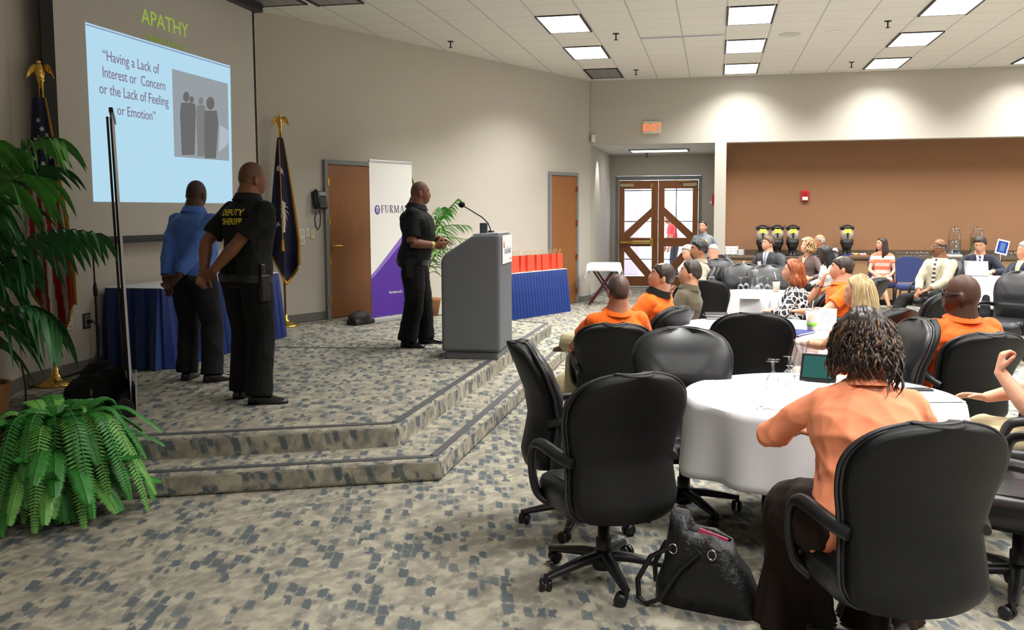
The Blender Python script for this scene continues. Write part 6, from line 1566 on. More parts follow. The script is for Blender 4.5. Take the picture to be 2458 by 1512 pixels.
# ---- palms
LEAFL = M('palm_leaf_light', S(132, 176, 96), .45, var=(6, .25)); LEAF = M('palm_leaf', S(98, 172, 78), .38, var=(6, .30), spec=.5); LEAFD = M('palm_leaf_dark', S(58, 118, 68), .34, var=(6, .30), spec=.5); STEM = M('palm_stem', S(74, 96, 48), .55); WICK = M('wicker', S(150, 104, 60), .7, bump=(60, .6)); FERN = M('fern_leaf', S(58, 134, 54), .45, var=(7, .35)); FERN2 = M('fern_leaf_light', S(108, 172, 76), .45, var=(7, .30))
def frond(pts, leaf_l, wid, droop, seed, n=15, mat=LEAF, parent=None, name='frond', start=.28):
    """arching rib with pairs of drooping strap leaves"""
    rnd = random.Random(seed); P_ = [Vector(p) for p in pts]; fine = []
    for i in range(len(P_)-1):
        p0, p1, p2, p3 = P_[max(0, i-1)], P_[i], P_[i+1], P_[min(len(P_)-1, i+2)]
        for k in range(8):
            t = k/8; fine.append(.5*((2*p1)+(p2-p0)*t+(2*p0-5*p1+4*p2-p3)*t*t+(3*p1-p0-3*p2+p3)*t**3))
    fine.append(P_[-1]); N_ = len(fine); b = MB(); b.mi = 1; b.tube(fine, [.011*(1-.75*i/N_) for i in range(N_)], 6); b.mi = 0
    for k in range(n):
        s_ = start+(1-start)*(k+.3)/n; i = min(N_-2, int(s_*(N_-1))); p = fine[i]; d = (fine[i+1]-fine[i]).normalized(); sd = d.cross(Vector((0, 0, 1)))
        sd = sd.normalized() if sd.length > .05 else Vector((1, 0, 0))
        for e in (-1, 1):
            L_ = 1.35*leaf_l*math.sin(math.pi*(.22+.62*s_))*rnd.uniform(.85, 1.12); fw = .45+.5*s_; dr = sd*e*(1.0-.15*s_)+d*fw+Vector((0, 0, .25)); dr.normalize(); rows = []; q = p.copy()
            for m in range(8):
                t = m/7; w_ = 1.7*wid*math.sin(math.pi*min(1, .10+.90*t)**.75)*(.5 if m == 7 else 1)*(0.06 if m == 7 else 1)
                g = Vector((0, 0, -1))*droop*(t**.8)*2.3; v = (dr+g).normalized(); ac = v.cross(Vector((0, 0, 1))); ac = ac.normalized() if ac.length > .05 else d
                ac = (ac*.6+d*.5*e*0+d*.55).normalized(); rows.append([q-ac*w_*.5, q+v.cross(ac)*w_*.10, q+ac*w_*.5]); q = q+v*L_/7
            b.sheet(rows, True)
    return b.build(name, [mat, STEM], parent, fix=False)
pb0 = pt(-80, 5.95, .28); palm = thing('potted_palm', 'large potted palm at the left edge in front of the striped flag', 'plant', pb0)
MB().lathe([(.001, 0), (.17, 0), (.21, .30), (.22, .34), (.19, .34), (.18, .30), (.001, .29)], 24).build('pot', WICK, palm)
def F_(px, py, d): v = pt(px, d); return Vector((v.x, v.y, zpix(py, d)))-pb0
c0 = Vector((0, 0, .30))
for i, (a_, L_, w_, dr, n_, mt) in enumerate((
        ([F_(-50, 700, 6.1), F_(-10, 470, 6.2), F_(60, 365, 6.3), F_(120, 330, 6.3), F_(165, 345, 6.3)], .34, .050, 1.0, 11, LEAF),
        ([F_(-60, 640, 6.0), F_(-40, 480, 6.0), F_(40, 425, 6.0), F_(110, 425, 6.1)], .46, .058, 1.3, 9, LEAF),
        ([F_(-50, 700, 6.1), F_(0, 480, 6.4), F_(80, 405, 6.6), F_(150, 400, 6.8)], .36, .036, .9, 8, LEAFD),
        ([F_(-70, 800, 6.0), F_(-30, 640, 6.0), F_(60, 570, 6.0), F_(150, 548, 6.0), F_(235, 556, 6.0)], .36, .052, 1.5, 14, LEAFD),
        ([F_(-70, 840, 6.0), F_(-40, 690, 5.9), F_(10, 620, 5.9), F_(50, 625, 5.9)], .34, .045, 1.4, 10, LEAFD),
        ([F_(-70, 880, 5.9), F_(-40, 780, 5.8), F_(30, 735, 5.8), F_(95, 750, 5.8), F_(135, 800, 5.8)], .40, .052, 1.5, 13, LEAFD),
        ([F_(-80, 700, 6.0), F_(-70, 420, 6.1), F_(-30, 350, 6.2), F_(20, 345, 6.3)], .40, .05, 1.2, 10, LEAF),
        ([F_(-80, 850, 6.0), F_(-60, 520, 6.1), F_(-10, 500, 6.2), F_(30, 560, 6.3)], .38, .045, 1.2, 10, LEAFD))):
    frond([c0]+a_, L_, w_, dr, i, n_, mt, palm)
pb1 = at(1026, 757, .28); d1_ = (pb1-Vector((0, 0, .28))).dot(FH); palm2 = thing('potted_palm', 'potted palm in a wicker basket between the speaker and the lectern', 'plant', pb1)
MB().lathe([(.001, 0), (.15, 0), (.19, .22), (.20, .24), (.17, .24), (.001, .22)], 24).build('basket', WICK, palm2)
def G_(px, py, dd=0): v = pt(px, d1_+dd); return Vector((v.x, v.y, zpix(py, d1_+dd)))-pb1
for i, a_ in enumerate(([G_(1030, 600), G_(1062, 525), G_(1100, 480)], [G_(1030, 600), G_(1065, 545, -.2), G_(1120, 540, -.3)], [G_(1028, 620), G_(1050, 570, .2), G_(1130, 575, .1)], [G_(1020, 600), G_(1005, 480), G_(990, 425)], [G_(1030, 640), G_(1060, 600, -.3), G_(1110, 600, -.4)], [G_(1025, 620), G_(1048, 540, -.1), G_(1060, 500)], [G_(1022, 640), G_(1010, 560), G_(980, 560)])):
    frond([Vector((0, 0, .2))]+a_, .27, .018, .8, 40+i, 20, LEAFL if i % 2 == 0 else LEAF, palm2)
# ---- boston fern in front of the steps
fc = pt(118, 5.25, 0); fern = thing('potted_fern', 'bushy green fern in a basket on the floor in front of the stage', 'plant', fc)
MB().lathe([(.001, 0), (.13, 0), (.17, .22), (.18, .26), (.15, .26), (.001, .24)], 24).build('basket', WICK, fern)
rnd = random.Random(4)
for k in range(185):
    a = rnd.uniform(0, 6.283); Lr = rnd.uniform(.24, .56); hgt = rnd.uniform(.36, .62)-.14*(k % 3 == 0); low = rnd.uniform(.0, .42)*(.25 if k % 5 < 2 else 1); Lr *= (1 if k % 4 else .6); d = Vector((math.cos(a), math.sin(a), 0))
    pts = [Vector((0, 0, .26))+d*.05, d*Lr*.28+Vector((0, 0, hgt*.88)), d*Lr*.62+Vector((0, 0, hgt)), d*Lr*.90+Vector((0, 0, hgt*.45+low*.55)), d*Lr*1.05+Vector((0, 0, max(low, .012)))]
    fine = []
    for i in range(4):
        p0, p1, p2, p3 = pts[max(0, i-1)], pts[i], pts[i+1], pts[min(4, i+2)]
        for q_ in range(8):
            t = q_/8; fine.append(.5*((2*p1)+(p2-p0)*t+(2*p0-5*p1+4*p2-p3)*t*t+(3*p1-p0-3*p2+p3)*t**3))
    N_ = len(fine); b = MB(); b.tube(fine, .003, 5)
    for i in range(6, N_):
        for h_ in (0, .5):
            s_ = (i+h_)/N_; p = fine[i] if h_ == 0 or i == N_-1 else (fine[i]+fine[i+1])/2; dd = (fine[i]-fine[i-1]).normalized(); sd = dd.cross(Vector((0, 0, 1))); sd = sd.normalized() if sd.length > .05 else Vector((-d.y, d.x, 0)); up_ = sd.cross(dd)
            Lf = .066*math.sin(math.pi*min(1, .12+.85*s_))**.7*rnd.uniform(.85, 1.1)
            for e in (-1, 1):
                v = (sd*e+dd*.35-up_*.1).normalized(); w_ = dd*.0055
                b.add([p-w_, p+w_, p+v*Lf*.6+w_*1.1-up_*.004, p+v*Lf-up_*.012, p+v*Lf*.6-w_*1.1-up_*.004], [(0, 1, 2, 4), (4, 2, 3)])
    b.build('frond', FERN2 if k % 5 == 0 else FERN, fern, fix=False)

# ---- tray stand by the second door
tp_ = at(1436, 728, 0)+Vector((.12, -.12, 0)); TSW = M('mahogany_stain', S(72, 22, 26), .35)
ts = thing('tray_stand', 'folding dark red tray stand covered by a white cloth', 'tray stand', (tp_.x, tp_.y, 0), RZ2-R(65))
for y_ in (-.22, .22):
    for e in (-1, 1): MB().bar((e*.26, y_+e*.012, 0), (-e*.26, y_+e*.012, .76), .035, .018, (0, 1, 0)).build('leg', TSW, ts)
for x_, z_ in ((-.22, .12), (.22, .12), (-.26, .745), (.26, .745)): MB().bar((x_, -.24, z_), (x_, .24, z_), .02, .035).build('crossbar', TSW, ts)
g = []
for i in range(25):
    row = []
    for j in range(25):
        x, y = (-.5+i/24)*.92, (-.5+j/24)*.80; ex, ey = max(0, abs(x)-.29), max(0, abs(y)-.25); dr_ = (ex+ey)*.95; x2 = math.copysign(min(abs(x), .29+ex*.22), x); y2 = math.copysign(min(abs(y), .25+ey*.22), y)
        row.append((x2+.012*math.sin(y*24)*min(1, dr_*6), y2+.012*math.sin(x*26)*min(1, dr_*6), .772-dr_))
    g.append(row)
cl_ = MB().sheet(g, True, .003).build('tray_cloth', CLOTH, None); cl_.location = (tp_.x, tp_.y, 0); cl_.rotation_euler = (0, 0, RZ2-R(65)); tag(cl_, 'white cloth draped over the folding tray stand', 'cloth')
# ---- signs and devices on the far walls
ex_ = thing('exit_sign', 'lit red EXIT sign on the wall above the door alcove', 'exit sign', atY(1565.5, 306, Y3))
MB().box(-.165, -.05, -.115, .165, 0, .115).build('sign_case', M('exit_case', S(226, 218, 196), .5), ex_, bevel=.006)
place_mesh(text_mesh('EXIT', .175, extrude=.001, bold=.004), 'lettering', emis('exit_red', S(255, 96, 50), 2.2), ex_, frame((0, -.052, -.062), (1, 0, 0), (0, 0, 1)))
md = thing('motion_sensor', 'small white motion sensor in the corner above the alcove', 'sensor', (-2.31, Y3-.02, 3.12), R(20)); MB().box(-.04, -.06, -.07, .04, 0, .07).build('sensor_body', WHITEP, md, bevel=.012); MB().box(-.022, -.066, -.045, .022, -.055, -.005).build('lens', M('lens_white', S(240, 240, 240), .3), md, bevel=.004)
FAR = M('alarm_red', S(206, 34, 44), .35)
fa_ = thing('fire_alarm', 'red fire alarm strobe on the brown wall', 'fire alarm', atY(1932, 470, YN)); MB().box(-.065, -.05, -.10, .065, 0, .10).build('alarm_body', FAR, fa_, bevel=.01); MB().box(-.05, -.065, -.085, .05, -.048, -.02).build('strobe_lens', M('strobe', S(236, 232, 228), .2), fa_, bevel=.008)
MB().box(-.035, -.057, .0, .035, -.049, .07).build('sounder', M('alarm_dark', S(150, 22, 30), .4), fa_, bevel=.003)
fp = thing('fire_alarm', 'red and white fire alarm on the alcove side wall by the glazed doors', 'fire alarm', (-.021, 20.9, 1.98), R(-90)); MB().box(-.065, -.05, -.12, .065, 0, .12).build('alarm_body', FAR, fp, bevel=.01); MB().box(-.05, -.09, -.09, .05, -.048, -.03).build('strobe_lens', MATS['strobe'], fp, bevel=.008)
# ------------------------------------------------------------------ serving counter along the brown wall
LAMD = M('dark_laminate', S(92, 78, 62), .35, var=(40, .2)); CAB = wood('counter_front', S(178, 140, 100), S(158, 120, 84), (1.5, 1.5, 10), .5)
CZ, CF, CBk = .885, 17.98, YN-.003
ct = thing('serving_counter', 'long counter with dark top and tan front along the brown wall', 'counter', (.2, CF, 0))
MB().box(0, 0, CZ-.05, 8.6, CBk-CF, CZ).build('counter_top', LAMD, ct, bevel=.006)
MB().box(0, CBk-CF-.02, CZ, 8.6, CBk-CF, CZ+.10).build('backsplash', LAMD, ct)
for k in range(9): MB().box(.01+k*.95, .03, .11, .94+k*.95, .05, CZ-.06).build('cabinet_door', CAB, ct, bevel=.003)
MB().box(0, .05, .10, 8.6, CBk-CF-.03, CZ-.05).build('cabinet_body', CAB, ct); MB().box(0, .10, 0, 8.6, CBk-CF-.03, .10).build('kick_board', BLACKM, ct)
STEEL = M('brushed_steel', S(206, 203, 196), .38, .6); CARDY = M('yellow_card', S(232, 204, 84), .6); CARDW = M('white_ceramic', S(238, 238, 236), .25)
def at_counter(px, dy=.30): p = atY(px, 600, CF+dy); return Vector((p.x, CF+dy, CZ))
def urn():
    t = thing('coffee_urn', 'x', 'coffee urn', (0, 0, 0), 0, 'coffee urns on the counter')
    MB().lathe([(.001, 0), (.13, 0), (.13, .02), (.075, .03), (.075, .12), (.10, .20), (.115, .22), (.118, .29), (.001, .29)], 24).box(-.06, -.16, .17, .06, -.08, .24).build('urn_base', BLACKP, t)
    MB().lathe([(.001, .29), (.112, .29), (.112, .49), (.001, .49)], 28).build('urn_body', STEEL, t)
    MB().lathe([(.001, .49), (.122, .49), (.122, .535), (.09, .55), (.05, .575), (.001, .58)], 28).build('urn_lid', BLACKP, t)
    MB().box(-.014, -.135, .33, .014, -.108, .43).build('sight_gauge', BLACKP, t, bevel=.005); MB().box(-.016, -.15, .05, .016, -.06, .10).box(-.012, -.19, .085, .012, -.09, .11).build('spigot', BLACKP, t, bevel=.006)
    MB().box(-.062, -.128, .42, .062, -.122, .50).build('label_card', CARDY, t)
    for s_ in (-1, 1): MB().tube([(s_*.118, 0, .50), (s_*.135, 0, .53), (s_*.128, 0, .575)], .009, 8).build('lid_clip', CHROME, t)
    return t
u0 = urn()
for k, (px, l) in enumerate(((1830, 'coffee urn with a yellow card behind the man in the charcoal suit, leftmost of four'), (1865, 'coffee urn with a yellow card, second from the left'), (1902, 'coffee urn with a yellow card, third from the left'), (2032, 'coffee urn with a yellow card standing apart, rightmost of four'))):
    p = at_counter(px, .34)
    if k == 0: u0.location = p; u0['label'] = l
    else: dup(u0, p, 0, l)
def lathe_thing(name, label, cat, prof, mat, loc, group=None, n=20, part=None):
    o = MB().lathe(prof, n).build(name, mat, None); o.location = loc; return tag(o, label, cat, group)
cupp = [(.001, 0), (.028, 0), (.036, .03), (.040, .07), (.037, .07), (.033, .03), (.001, .006)]
c0 = None
for i in range(4):
    for k in range(3):
        p = at_counter(1748, .22+.03*(i % 2)); loc_ = (p.x-.02+i*.055, p.y, CZ+.002+k*.052); l = 'white cup in the stacked cups at the left end of the counter'
        if c0 is None: c0 = thing('coffee_cup', l, 'cup', loc_, 0, 'stacked white cups'); MB().lathe(cupp, 18).build('cup_body', CARDW, c0); MB().tube([(.036, 0, .02), (.055, 0, .03), (.055, 0, .05), (.039, 0, .06)], .004, 6).build('cup_handle', CARDW, c0)
        else: dup(c0, loc_, R(40*i+70*k), l)
sp = None
for i, (px, n_) in enumerate(((1777, 8),)):
    for k in range(n_):
        p = at_counter(px, .24); loc_ = (p.x+.004*(k % 2), p.y, CZ+k*.014)
        if sp is None: sp = lathe_thing('saucer', 'white saucer in the stack beside the stacked cups', 'saucer', [(.001, 0), (.04, 0), (.076, .016), (.075, .018), (.04, .004), (.001, .004)], CARDW, loc_, 'stacked saucers', 24)
        else:
            d_ = sp.copy(); col.objects.link(d_); d_.location = loc_
# glassware
GOB = [(.001, 0), (.036, 0), (.036, .003), (.006, .006), (.0045, .05), (.006, .075), (.020, .085), (.036, .105), (.041, .135), (.036, .170), (.0345, .170), (.039, .135), (.034, .107), (.019, .089), (.001, .086)]
GOBI = [(r, .170-z) for r, z in GOB]
gob0 = None
def goblet(loc_, label, group, up=False, s=1.0):
    global gob0
    if gob0 is None:
        me_ = MB().lathe(GOBI, 24).build('goblet', GLASS, None); gob0 = me_; o = me_
    else: o = gob0.copy(); col.objects.link(o)
    o.location = loc_; o.scale = (s, s, s)
    if up: o.rotation_euler = (R(180), 0, 0); o.location = (loc_[0], loc_[1], loc_[2]+.170*s)
    return tag(o, label, 'glass', group)
TRAY = M('tray_brown', S(70, 58, 50), .5)
for px, nm, n_ in ((2188, 'behind the empty blue chair', 7), (2432, 'behind the laptop', 6)):
    p = at_counter(px, .22); tr_ = MB().prism(rrect(.60, .34, .05, 4), 0, .012).build('tray', TRAY, None, bevel=.004); tr_.location = p; tag(tr_, 'brown tray of stemmed glasses %s' % nm, 'tray')
    for i in range(n_):
        for j in range(2): goblet((p.x-.25+i*.5/(n_-1), p.y-.08+j*.15, CZ+.013), 'stemmed glass upside down on the tray %s' % nm, 'glasses on the tray '+nm, False, .8)
def dispenser(px, label, water, green):
    p = at_counter(px, .34); t = thing('drink_dispenser', label, 'drink dispenser', p, 0, 'glass drink dispensers')
    MB().prism(rrect(.25, .25, .04, 4), 0, .035).build('stand', CARDW, t, bevel=.006)
    MB().lathe([(.001, .036), (.105, .036), (.112, .06), (.112, .40), (.09, .44), (.09, .47), (.087, .47), (.087, .438), (.108, .398), (.108, .06), (.001, .045)], 28).build('jar', GLASS, t)
    MB().lathe([(.001, .046), (.106, .046), (.106, .30 if not green else .34), (.001, .30 if not green else .34)], 24).build('drink', water, t)
    MB().lathe([(.001, .475), (.10, .475), (.105, .49), (.095, .515), (.02, .525), (.012, .545), (.001, .545)], 24).build('jar_lid', glass('lid_glass_'+str(px), (.85, .88, .9, 1), .9, .4), t)
    MB().tube([(0, -.105, .20), (0, -.15, .20), (0, -.155, .17)], .012, 8).build('tap', CHROME, t)
    MB().ball((0, -.116, .10), (.05, .004, .026), 16, 8).build('oval_label', M('blue_oval', S(34, 54, 84), .4), t)
dispenser(2290, 'tall glass drink dispenser behind the man in the beige jacket, left one', glass('water', (.86, .92, .94, 1), .8, .15), False)
dispenser(2344, 'tall glass drink dispenser with green fruit, behind the man with the laptop', glass('green_water', (.62, .80, .48, 1), .8, .15), True)
p = at_counter(2062, .20); pl_ = thing('pastry_tray', 'wooden tray of pastries on the counter left of the woman in stripes', 'tray', p)
MB().prism(rrect(.34, .20, .05, 4), 0, .02).build('tray_board', M('tray_wood', S(160, 100, 58), .5), pl_, bevel=.004)
for k, (x, y) in enumerate(((-.1, 0), (-.03, .03), (.04, -.02), (.10, .02), (-.06, -.04))): MB().ball((x, y, .038), (.035, .028, .02), 10, 6).build('wrapped_snack', (CARDW, CARDY, BADGE)[k % 3], pl_)
for px, l in ((1940, 'crumpled white napkins on the counter beside the curly blonde woman'), (2003, 'crumpled white napkins on the counter left of the rightmost urn')):
    nb_ = MB()
    for k in range(5): nb_.ball((random.uniform(-.05, .05), random.uniform(-.04, .04), .03+.02*k), (.05, .045, .035), 10, 6)
    nm_ = fuse(nb_, .010, 3); wrinkle(nm_, .012, px, 40); o = link(nm_, 'napkin_bundle', CLOTH, None); o.location = at_counter(px, .2)+Vector((0, 0, .004)); tag(o, l, 'napkins')
cv_ = [(.001, 0), (.045, 0), (.048, .02), (.04, .09), (.028, .13), (.03, .16), (.046, .20), (.044, .20), (.028, .16), (.026, .13), (.037, .09), (.044, .02), (.001, .006)]
carafe0 = None
def carafe(loc_, label, s=1.0):
    global carafe0
    if carafe0 is None: carafe0 = MB().lathe(cv_, 24).build('carafe', GLASS, None); o = carafe0
    else: o = carafe0.copy(); col.objects.link(o)
    o.location = loc_; o.scale = (s, s, s); return tag(o, label, 'carafe', 'glass carafes')
carafe(at_counter(2002, .35), 'small glass carafe on the counter between the urns')
# blue banquet chairs by the counter
bq = make_banquet(); lab_ = ((2047, 16.95, 'empty blue banquet chair right of the coffee urns', 178), (2122, 17.2, 'blue banquet chair under the woman in coral stripes', 178), (2190, 15.7, 'empty blue banquet chair left of the man in the beige jacket', 172))
for k, (px, d_, l, a_) in enumerate(lab_):
    p = pt(px, d_); az_ = math.atan2(p.x, p.y)+R(a_)
    if k == 1: p = STRIPEW.root.copy(); p.z = 0
    if k == 0: bq.location = p; bq.rotation_euler = (0, 0, -az_); bq['label'] = l
    else: dup(bq, p, -az_, l)
# ------------------------------------------------------------------ things on the round tables
def tb(px, py): p = at(px, py, TABZ+.003); return p
for k, (px, py, l) in enumerate(((1853, 934, 'goblet upside down on the nearest table, front left of the group'), (1856, 928, 'goblet upside down right behind the front left one on the nearest table'), (1893, 920, 'goblet upside down on the nearest table, back of the group'), (1901, 946, 'goblet upside down on the nearest table, nearest to the peach sleeve'), (1946, 908, 'goblet upside down behind the tablet on the nearest table'))):
    goblet(tb(px, py), l, 'goblets on the nearest table', False, .9)
carafe(tb(1922, 902), 'glass carafe on the nearest table', 1.05)
t = thing('tablet', 'tablet showing a green and blue screen, propped on the nearest table', 'tablet', tb(1962, 916), R(-18)); mtx = Matrix.Rotation(R(-22), 4, 'X')
MB().box(-.10, -.006, .0, .10, .006, .16, mtx).build('tablet_case', BLACKP, t, bevel=.004); MB().box(-.085, -.0085, .02, .085, -.006, .145, mtx).build('tablet_screen', emis('tablet_green', S(64, 120, 112), .7), t)
MB().box(-.07, 0, 0, .07, .06, .01).build('stand_foot', BLACKP, t)
for px, py, rz, m_, l in ((1845, 984, 40, WHITEP, 'white pen crossing a blue pen on the nearest table'), (1856, 985, -38, M('blue_pen', S(70, 90, 190), .4), 'blue-tipped pen crossing a white pen on the nearest table')):
    t = thing('pen', l, 'pen', tb(px, py), R(rz)); MB().tube([(-.07, 0, .005), (.05, 0, .005)], .004, 8).build('barrel', WHITEP, t); MB().tube([(-.075, 0, .005), (-.04, 0, .005)], .0055, 8).build('pen_cap', m_, t)
    if m_ is WHITEP: t.location.z += .009
t = thing('mobile_phone', 'black mobile phone lying at the right of the nearest table', 'phone', tb(2205, 938), R(8)); MB().box(-.07, -.03, 0, .07, .03, .014).build('phone_body', BLACKP, t, bevel=.006); MB().box(-.05, -.02, .0135, .03, .02, .015).build('phone_screen', M('phone_glass', S(52, 56, 62), .1), t)
def paper(px, py, w_, d_, rz, l, z=.0):
    t = thing('paper_sheet', l, 'paper', tb(px, py)+Vector((0, 0, z)), R(rz)); MB().box(-w_/2, -d_/2, 0, w_/2, d_/2, .0022).build('sheet', BADGE, t)
    ln = MB()
    for k in range(7): MB().box(-w_*.38, d_*(.34-.1*k)-.002, .0023, w_*(.38 if k % 3 else .2), d_*(.34-.1*k)+.002, .0026).build('printed_line', M('print_grey', S(150, 150, 156), .8), t)
    return t
paper(2235, 952, .22, .28, 14, 'printed sheets on the nearest table below the black phone'); paper(1775, 704, .28, .22, 20, 'printed brochure on the third table left of the goblets'); paper(1800, 716, .22, .14, 5, 'small card lying on the third table')
paper(2000, 788, .22, .28, -20, 'printed sheet on the second table below the card holder')
NBK = M('notebook_black', S(22, 23, 26), .4); NBB = M('notebook_blue', S(28, 44, 118), .4)
def book(px, py, w_, d_, rz, m_, l, z=0):
    t = thing('notebook', l, 'notebook', tb(px, py)+Vector((0, 0, z)), R(rz)); MB().box(-w_/2, -d_/2, 0, w_/2, d_/2, .004).box(-w_/2, -d_/2, .014, w_/2, d_/2, .018).box(-w_/2, -d_/2, .003, -w_/2+.004, d_/2, .015).build('cover', m_, t); MB().box(-w_/2+.004, -d_/2+.003, .004, w_/2-.003, d_/2-.003, .014).build('pages', BADGE, t)
book(1716, 762, .20, .26, 10, NBK, 'black notebook at the left rim of the second table, lower one'); book(1718, 762, .19, .25, 2, NBK, 'black notebook lying on top of another at the second table', .019)
book(1902, 800, .24, .30, -30, NBB, 'dark blue notebook on the second table'); book(1722, 794, .06, .16, -40, NBK, 'slim black case on the near left rim of the second table')
for px, py, l in ((1889, 792, 'goblet upside down on the second table, left of three'), (1899, 782, 'goblet upside down on the second table, middle of three'), (1911, 786, 'goblet upside down on the second table, right of three')): goblet(tb(px, py), l, 'goblets on the second table')
carafe(tb(1858, 742), 'glass carafe at the back of the second table', 1.15)
t = thing('paper_cup', 'white takeaway cup with a green band and yellow arches on the second table', 'cup', tb(1948, 796)); MB().lathe([(.001, 0), (.036, 0), (.050, .175), (.001, .175)], 28).build('cup_body', M('cup_white', S(240, 240, 236), .4), t)
MB().lathe([(.001, .045), (.0402, .045), (.0428, .078), (.001, .078)], 28).build('green_band', M('cup_green', S(136, 206, 62), .5), t); MB().lathe([(.001, .175), (.053, .175), (.053, .186), (.048, .19), (.001, .19)], 28).build('cup_lid', glass('lid_clear', (.9, .9, .9, 1), .8, .5), t)
MB().tube([(0, 0, .18), (.01, 0, .25)], .004, 8).build('straw', WHITEP, t)
ar_ = MB()
for s_ in (-1, 1): ar_.tube([(s_*.011-.011+(.011*math.cos(q_)), -.0475-.0001*q_, .095+.045*math.sin(q_)) for q_ in [math.pi*j/8 for j in range(9)]], .0022, 6)
arch = ar_.build('yellow_arches', M('arch_yellow', S(238, 190, 40), .5), t, fix=False)
t = thing('menu_card', 'upright printed card standing on the second table behind the white cup', 'card', tb(1984, 786), R(-12)); MB().box(-.075, -.001, 0, .075, .001, .16, Matrix.Rotation(R(-14), 4, 'X')).build('card', BADGE, t)
for k in range(6): MB().box(-.055, -.0022, .035+k*.018, .05-.02*(k % 2), -.001, .039+k*.018, Matrix.Rotation(R(-14), 4, 'X')).build('printed_line', MATS['print_grey'], t)
MB().box(-.04, 0, 0, .04, .045, .006).build('card_foot', BADGE, t)
for k, (px, py, l, up_) in enumerate(((1708, 696, 'goblet standing upright by the tan jacket on the third table', True), (1778, 699, 'goblet upside down on the third table, left end', False), (1791, 697, 'goblet upside down on the third table, second from the left', False), (1818, 702, 'goblet upside down on the third table in front of the carafe', False), (1826, 697, 'goblet upside down on the third table right of the carafe', False), (1842, 700, 'goblet upside down on the third table beside the iced coffee', False))): goblet(tb(px, py), l, 'goblets on the third table', up_)
carafe(tb(1812, 695), 'glass carafe on the third table', 1.25)
t = thing('coffee_cup', 'clear takeaway cup of iced coffee with a black lid and straw', 'cup', tb(1863, 700)); MB().lathe([(.001, 0), (.034, 0), (.046, .13), (.001, .13)], 24).build('cup_body', M('iced_coffee', S(206, 186, 160), .3), t); MB().lathe([(.001, .13), (.049, .13), (.049, .145), (.001, .15)], 24).build('cup_lid', BLACKP, t); MB().tube([(0, 0, .14), (-.025, 0, .24)], .004, 8).build('straw', WHITEP, t)
lathe_thing('tumbler', 'glass tumbler with a drink on the far table by the pillar', 'glass', [(.001, 0), (.03, 0), (.042, .13), (.04, .13), (.028, .006), (.001, .006)], GLASS, tb(1785, 645))
# laptop and tablet on the far right table
lp_ = pt(2352, 13.95, TABZ+.003); t = thing('laptop', 'silver laptop with its lid towards the camera on the far right table', 'laptop', lp_, math.pi-math.atan2(lp_.x, lp_.y)-R(14)); SIL = M('laptop_silver', S(206, 208, 210), .3, .6)
MB().box(-.165, -.115, 0, .165, .115, .014).build('laptop_base', SIL, t, bevel=.004); mx_ = Matrix.Translation((0, .115, .012)) @ Matrix.Rotation(R(-18), 4, 'X')
MB().box(-.165, 0, 0, .165, .008, .225, mx_).build('laptop_lid', SIL, t, bevel=.003); MB().box(-.15, -.001, .015, .15, .0, .21, mx_).build('laptop_screen', emis('screen_grey', S(170, 180, 200), .6), t)
MB().ball((0, .0, 0), (.016, .0015, .018), 12, 8, None).build('lid_emblem', BADGE, t).location = mx_ @ Vector((0, .0085, .12))
tp2 = pt(2402, 14.3, TABZ+.003); t = thing('tablet', 'white tablet with a blue screen held up on a stand behind the laptop', 'tablet', tp2, -math.atan2(tp2.x, tp2.y)+R(6)); mx_ = Matrix.Translation((0, 0, .30)) @ Matrix.Rotation(R(14), 4, 'Y') @ Matrix.Rotation(R(-24), 4, 'X')
MB().box(-.085, -.006, 0, .085, .006, .24, mx_).build('tablet_case', WHITEP, t, bevel=.004); MB().box(-.068, -.0085, .025, .068, -.006, .215, mx_).build('tablet_screen', emis('tablet_blue', S(60, 96, 190), .9), t); MB().box(-.034, -.0095, .05, .034, -.0085, .19, mx_).build('tablet_window', emis('tablet_pale', S(130, 160, 220), .9), t)
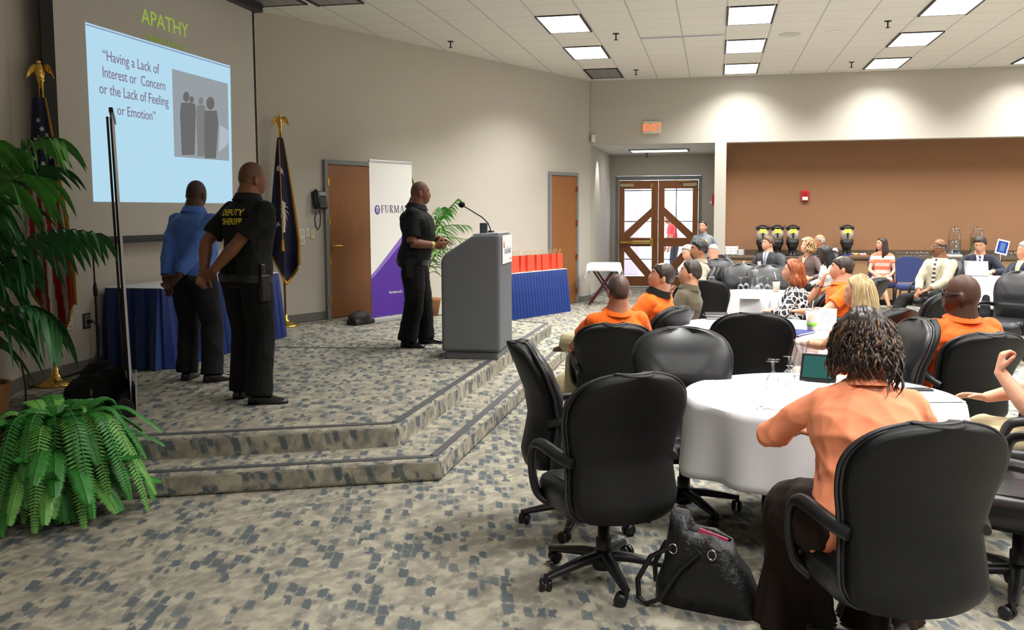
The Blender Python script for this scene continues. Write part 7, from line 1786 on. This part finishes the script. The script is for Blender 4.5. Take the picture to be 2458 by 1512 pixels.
MB().tube([(0, .06, 0), (0, .05, .16), (0, .02, .32)], .010, 8).build('stand_arm', CHROME, t); MB().lathe([(.001, 0), (.07, 0), (.06, .012), (.001, .014)], 20, (0, .06, 0)).build('stand_foot', CHROME, t)
# ------------------------------------------------------------------ black tote bag on the floor
bp = at(1702, 1455, 0); HB = M('tote_leather', S(16, 16, 18), .4, bump=(40, .5), spec=.5)
tote = thing('tote_bag', 'black leather tote bag with a pink item inside, on the floor by the table leg', 'bag', bp, AZR-R(28))
rows = []
for z, hw, hd, cx_, cy_ in ((0, .225, .085, 0, 0), (.02, .235, .095, 0, 0), (.10, .22, .10, -.005, .0), (.20, .185, .085, -.02, .01), (.30, .15, .062, -.035, .02), (.36, .135, .05, -.045, .03)):
    rows.append([(cx_+hw*math.copysign(abs(math.cos(t))**.6, math.cos(t)), cy_+hd*math.copysign(abs(math.sin(t))**.7, math.sin(t)), z+(.03*math.cos(t)*-1 if z > .25 else 0)+(.06 if z > .33 and math.cos(t) < -.3 else 0)) for t in [2*math.pi*j/36 for j in range(36)]])
inner = [[(x*.9-.004, y*.82+.004, z-.006) for x, y, z in rows[-1]], [(x*.85, y*.7, z-.13) for x, y, z in rows[-1]]]
b = MB(); b.rings(rows+inner, True, True); bo = b.build('bag_body', HB, tote, fix=True); wrinkle(bo.data, .006, 3, 20)
for y_ in (-1, 1):
    MB().tube([(-.15, y_*.07, .29), (-.23, y_*.10, .24), (-.285, y_*.11, .12), (-.28, y_*.11, .03), (-.24, y_*.12, .012), (-.18, y_*.13, .05), (-.10, y_*.10, .20), (-.02, y_*.075, .29)], .012, 8).build('bag_handle', HB, tote)
    for x_ in (-.14, .03): MB().tube([(x_+.018*math.cos(q_), y_*.075, .285+.024*math.sin(q_)) for q_ in [2*math.pi*j/12 for j in range(13)]], .0035, 6).build('ring', CHROME, tote)
MB().box(-.12, -.002, .25, .01, .003, .352, Matrix.Translation((-.02, .02, 0)) @ Matrix.Rotation(R(14), 4, 'Y')).build('pink_case', M('pink_plastic', S(236, 92, 128), .4), tote, bevel=.003)

tote.scale = (1, 1, .90)
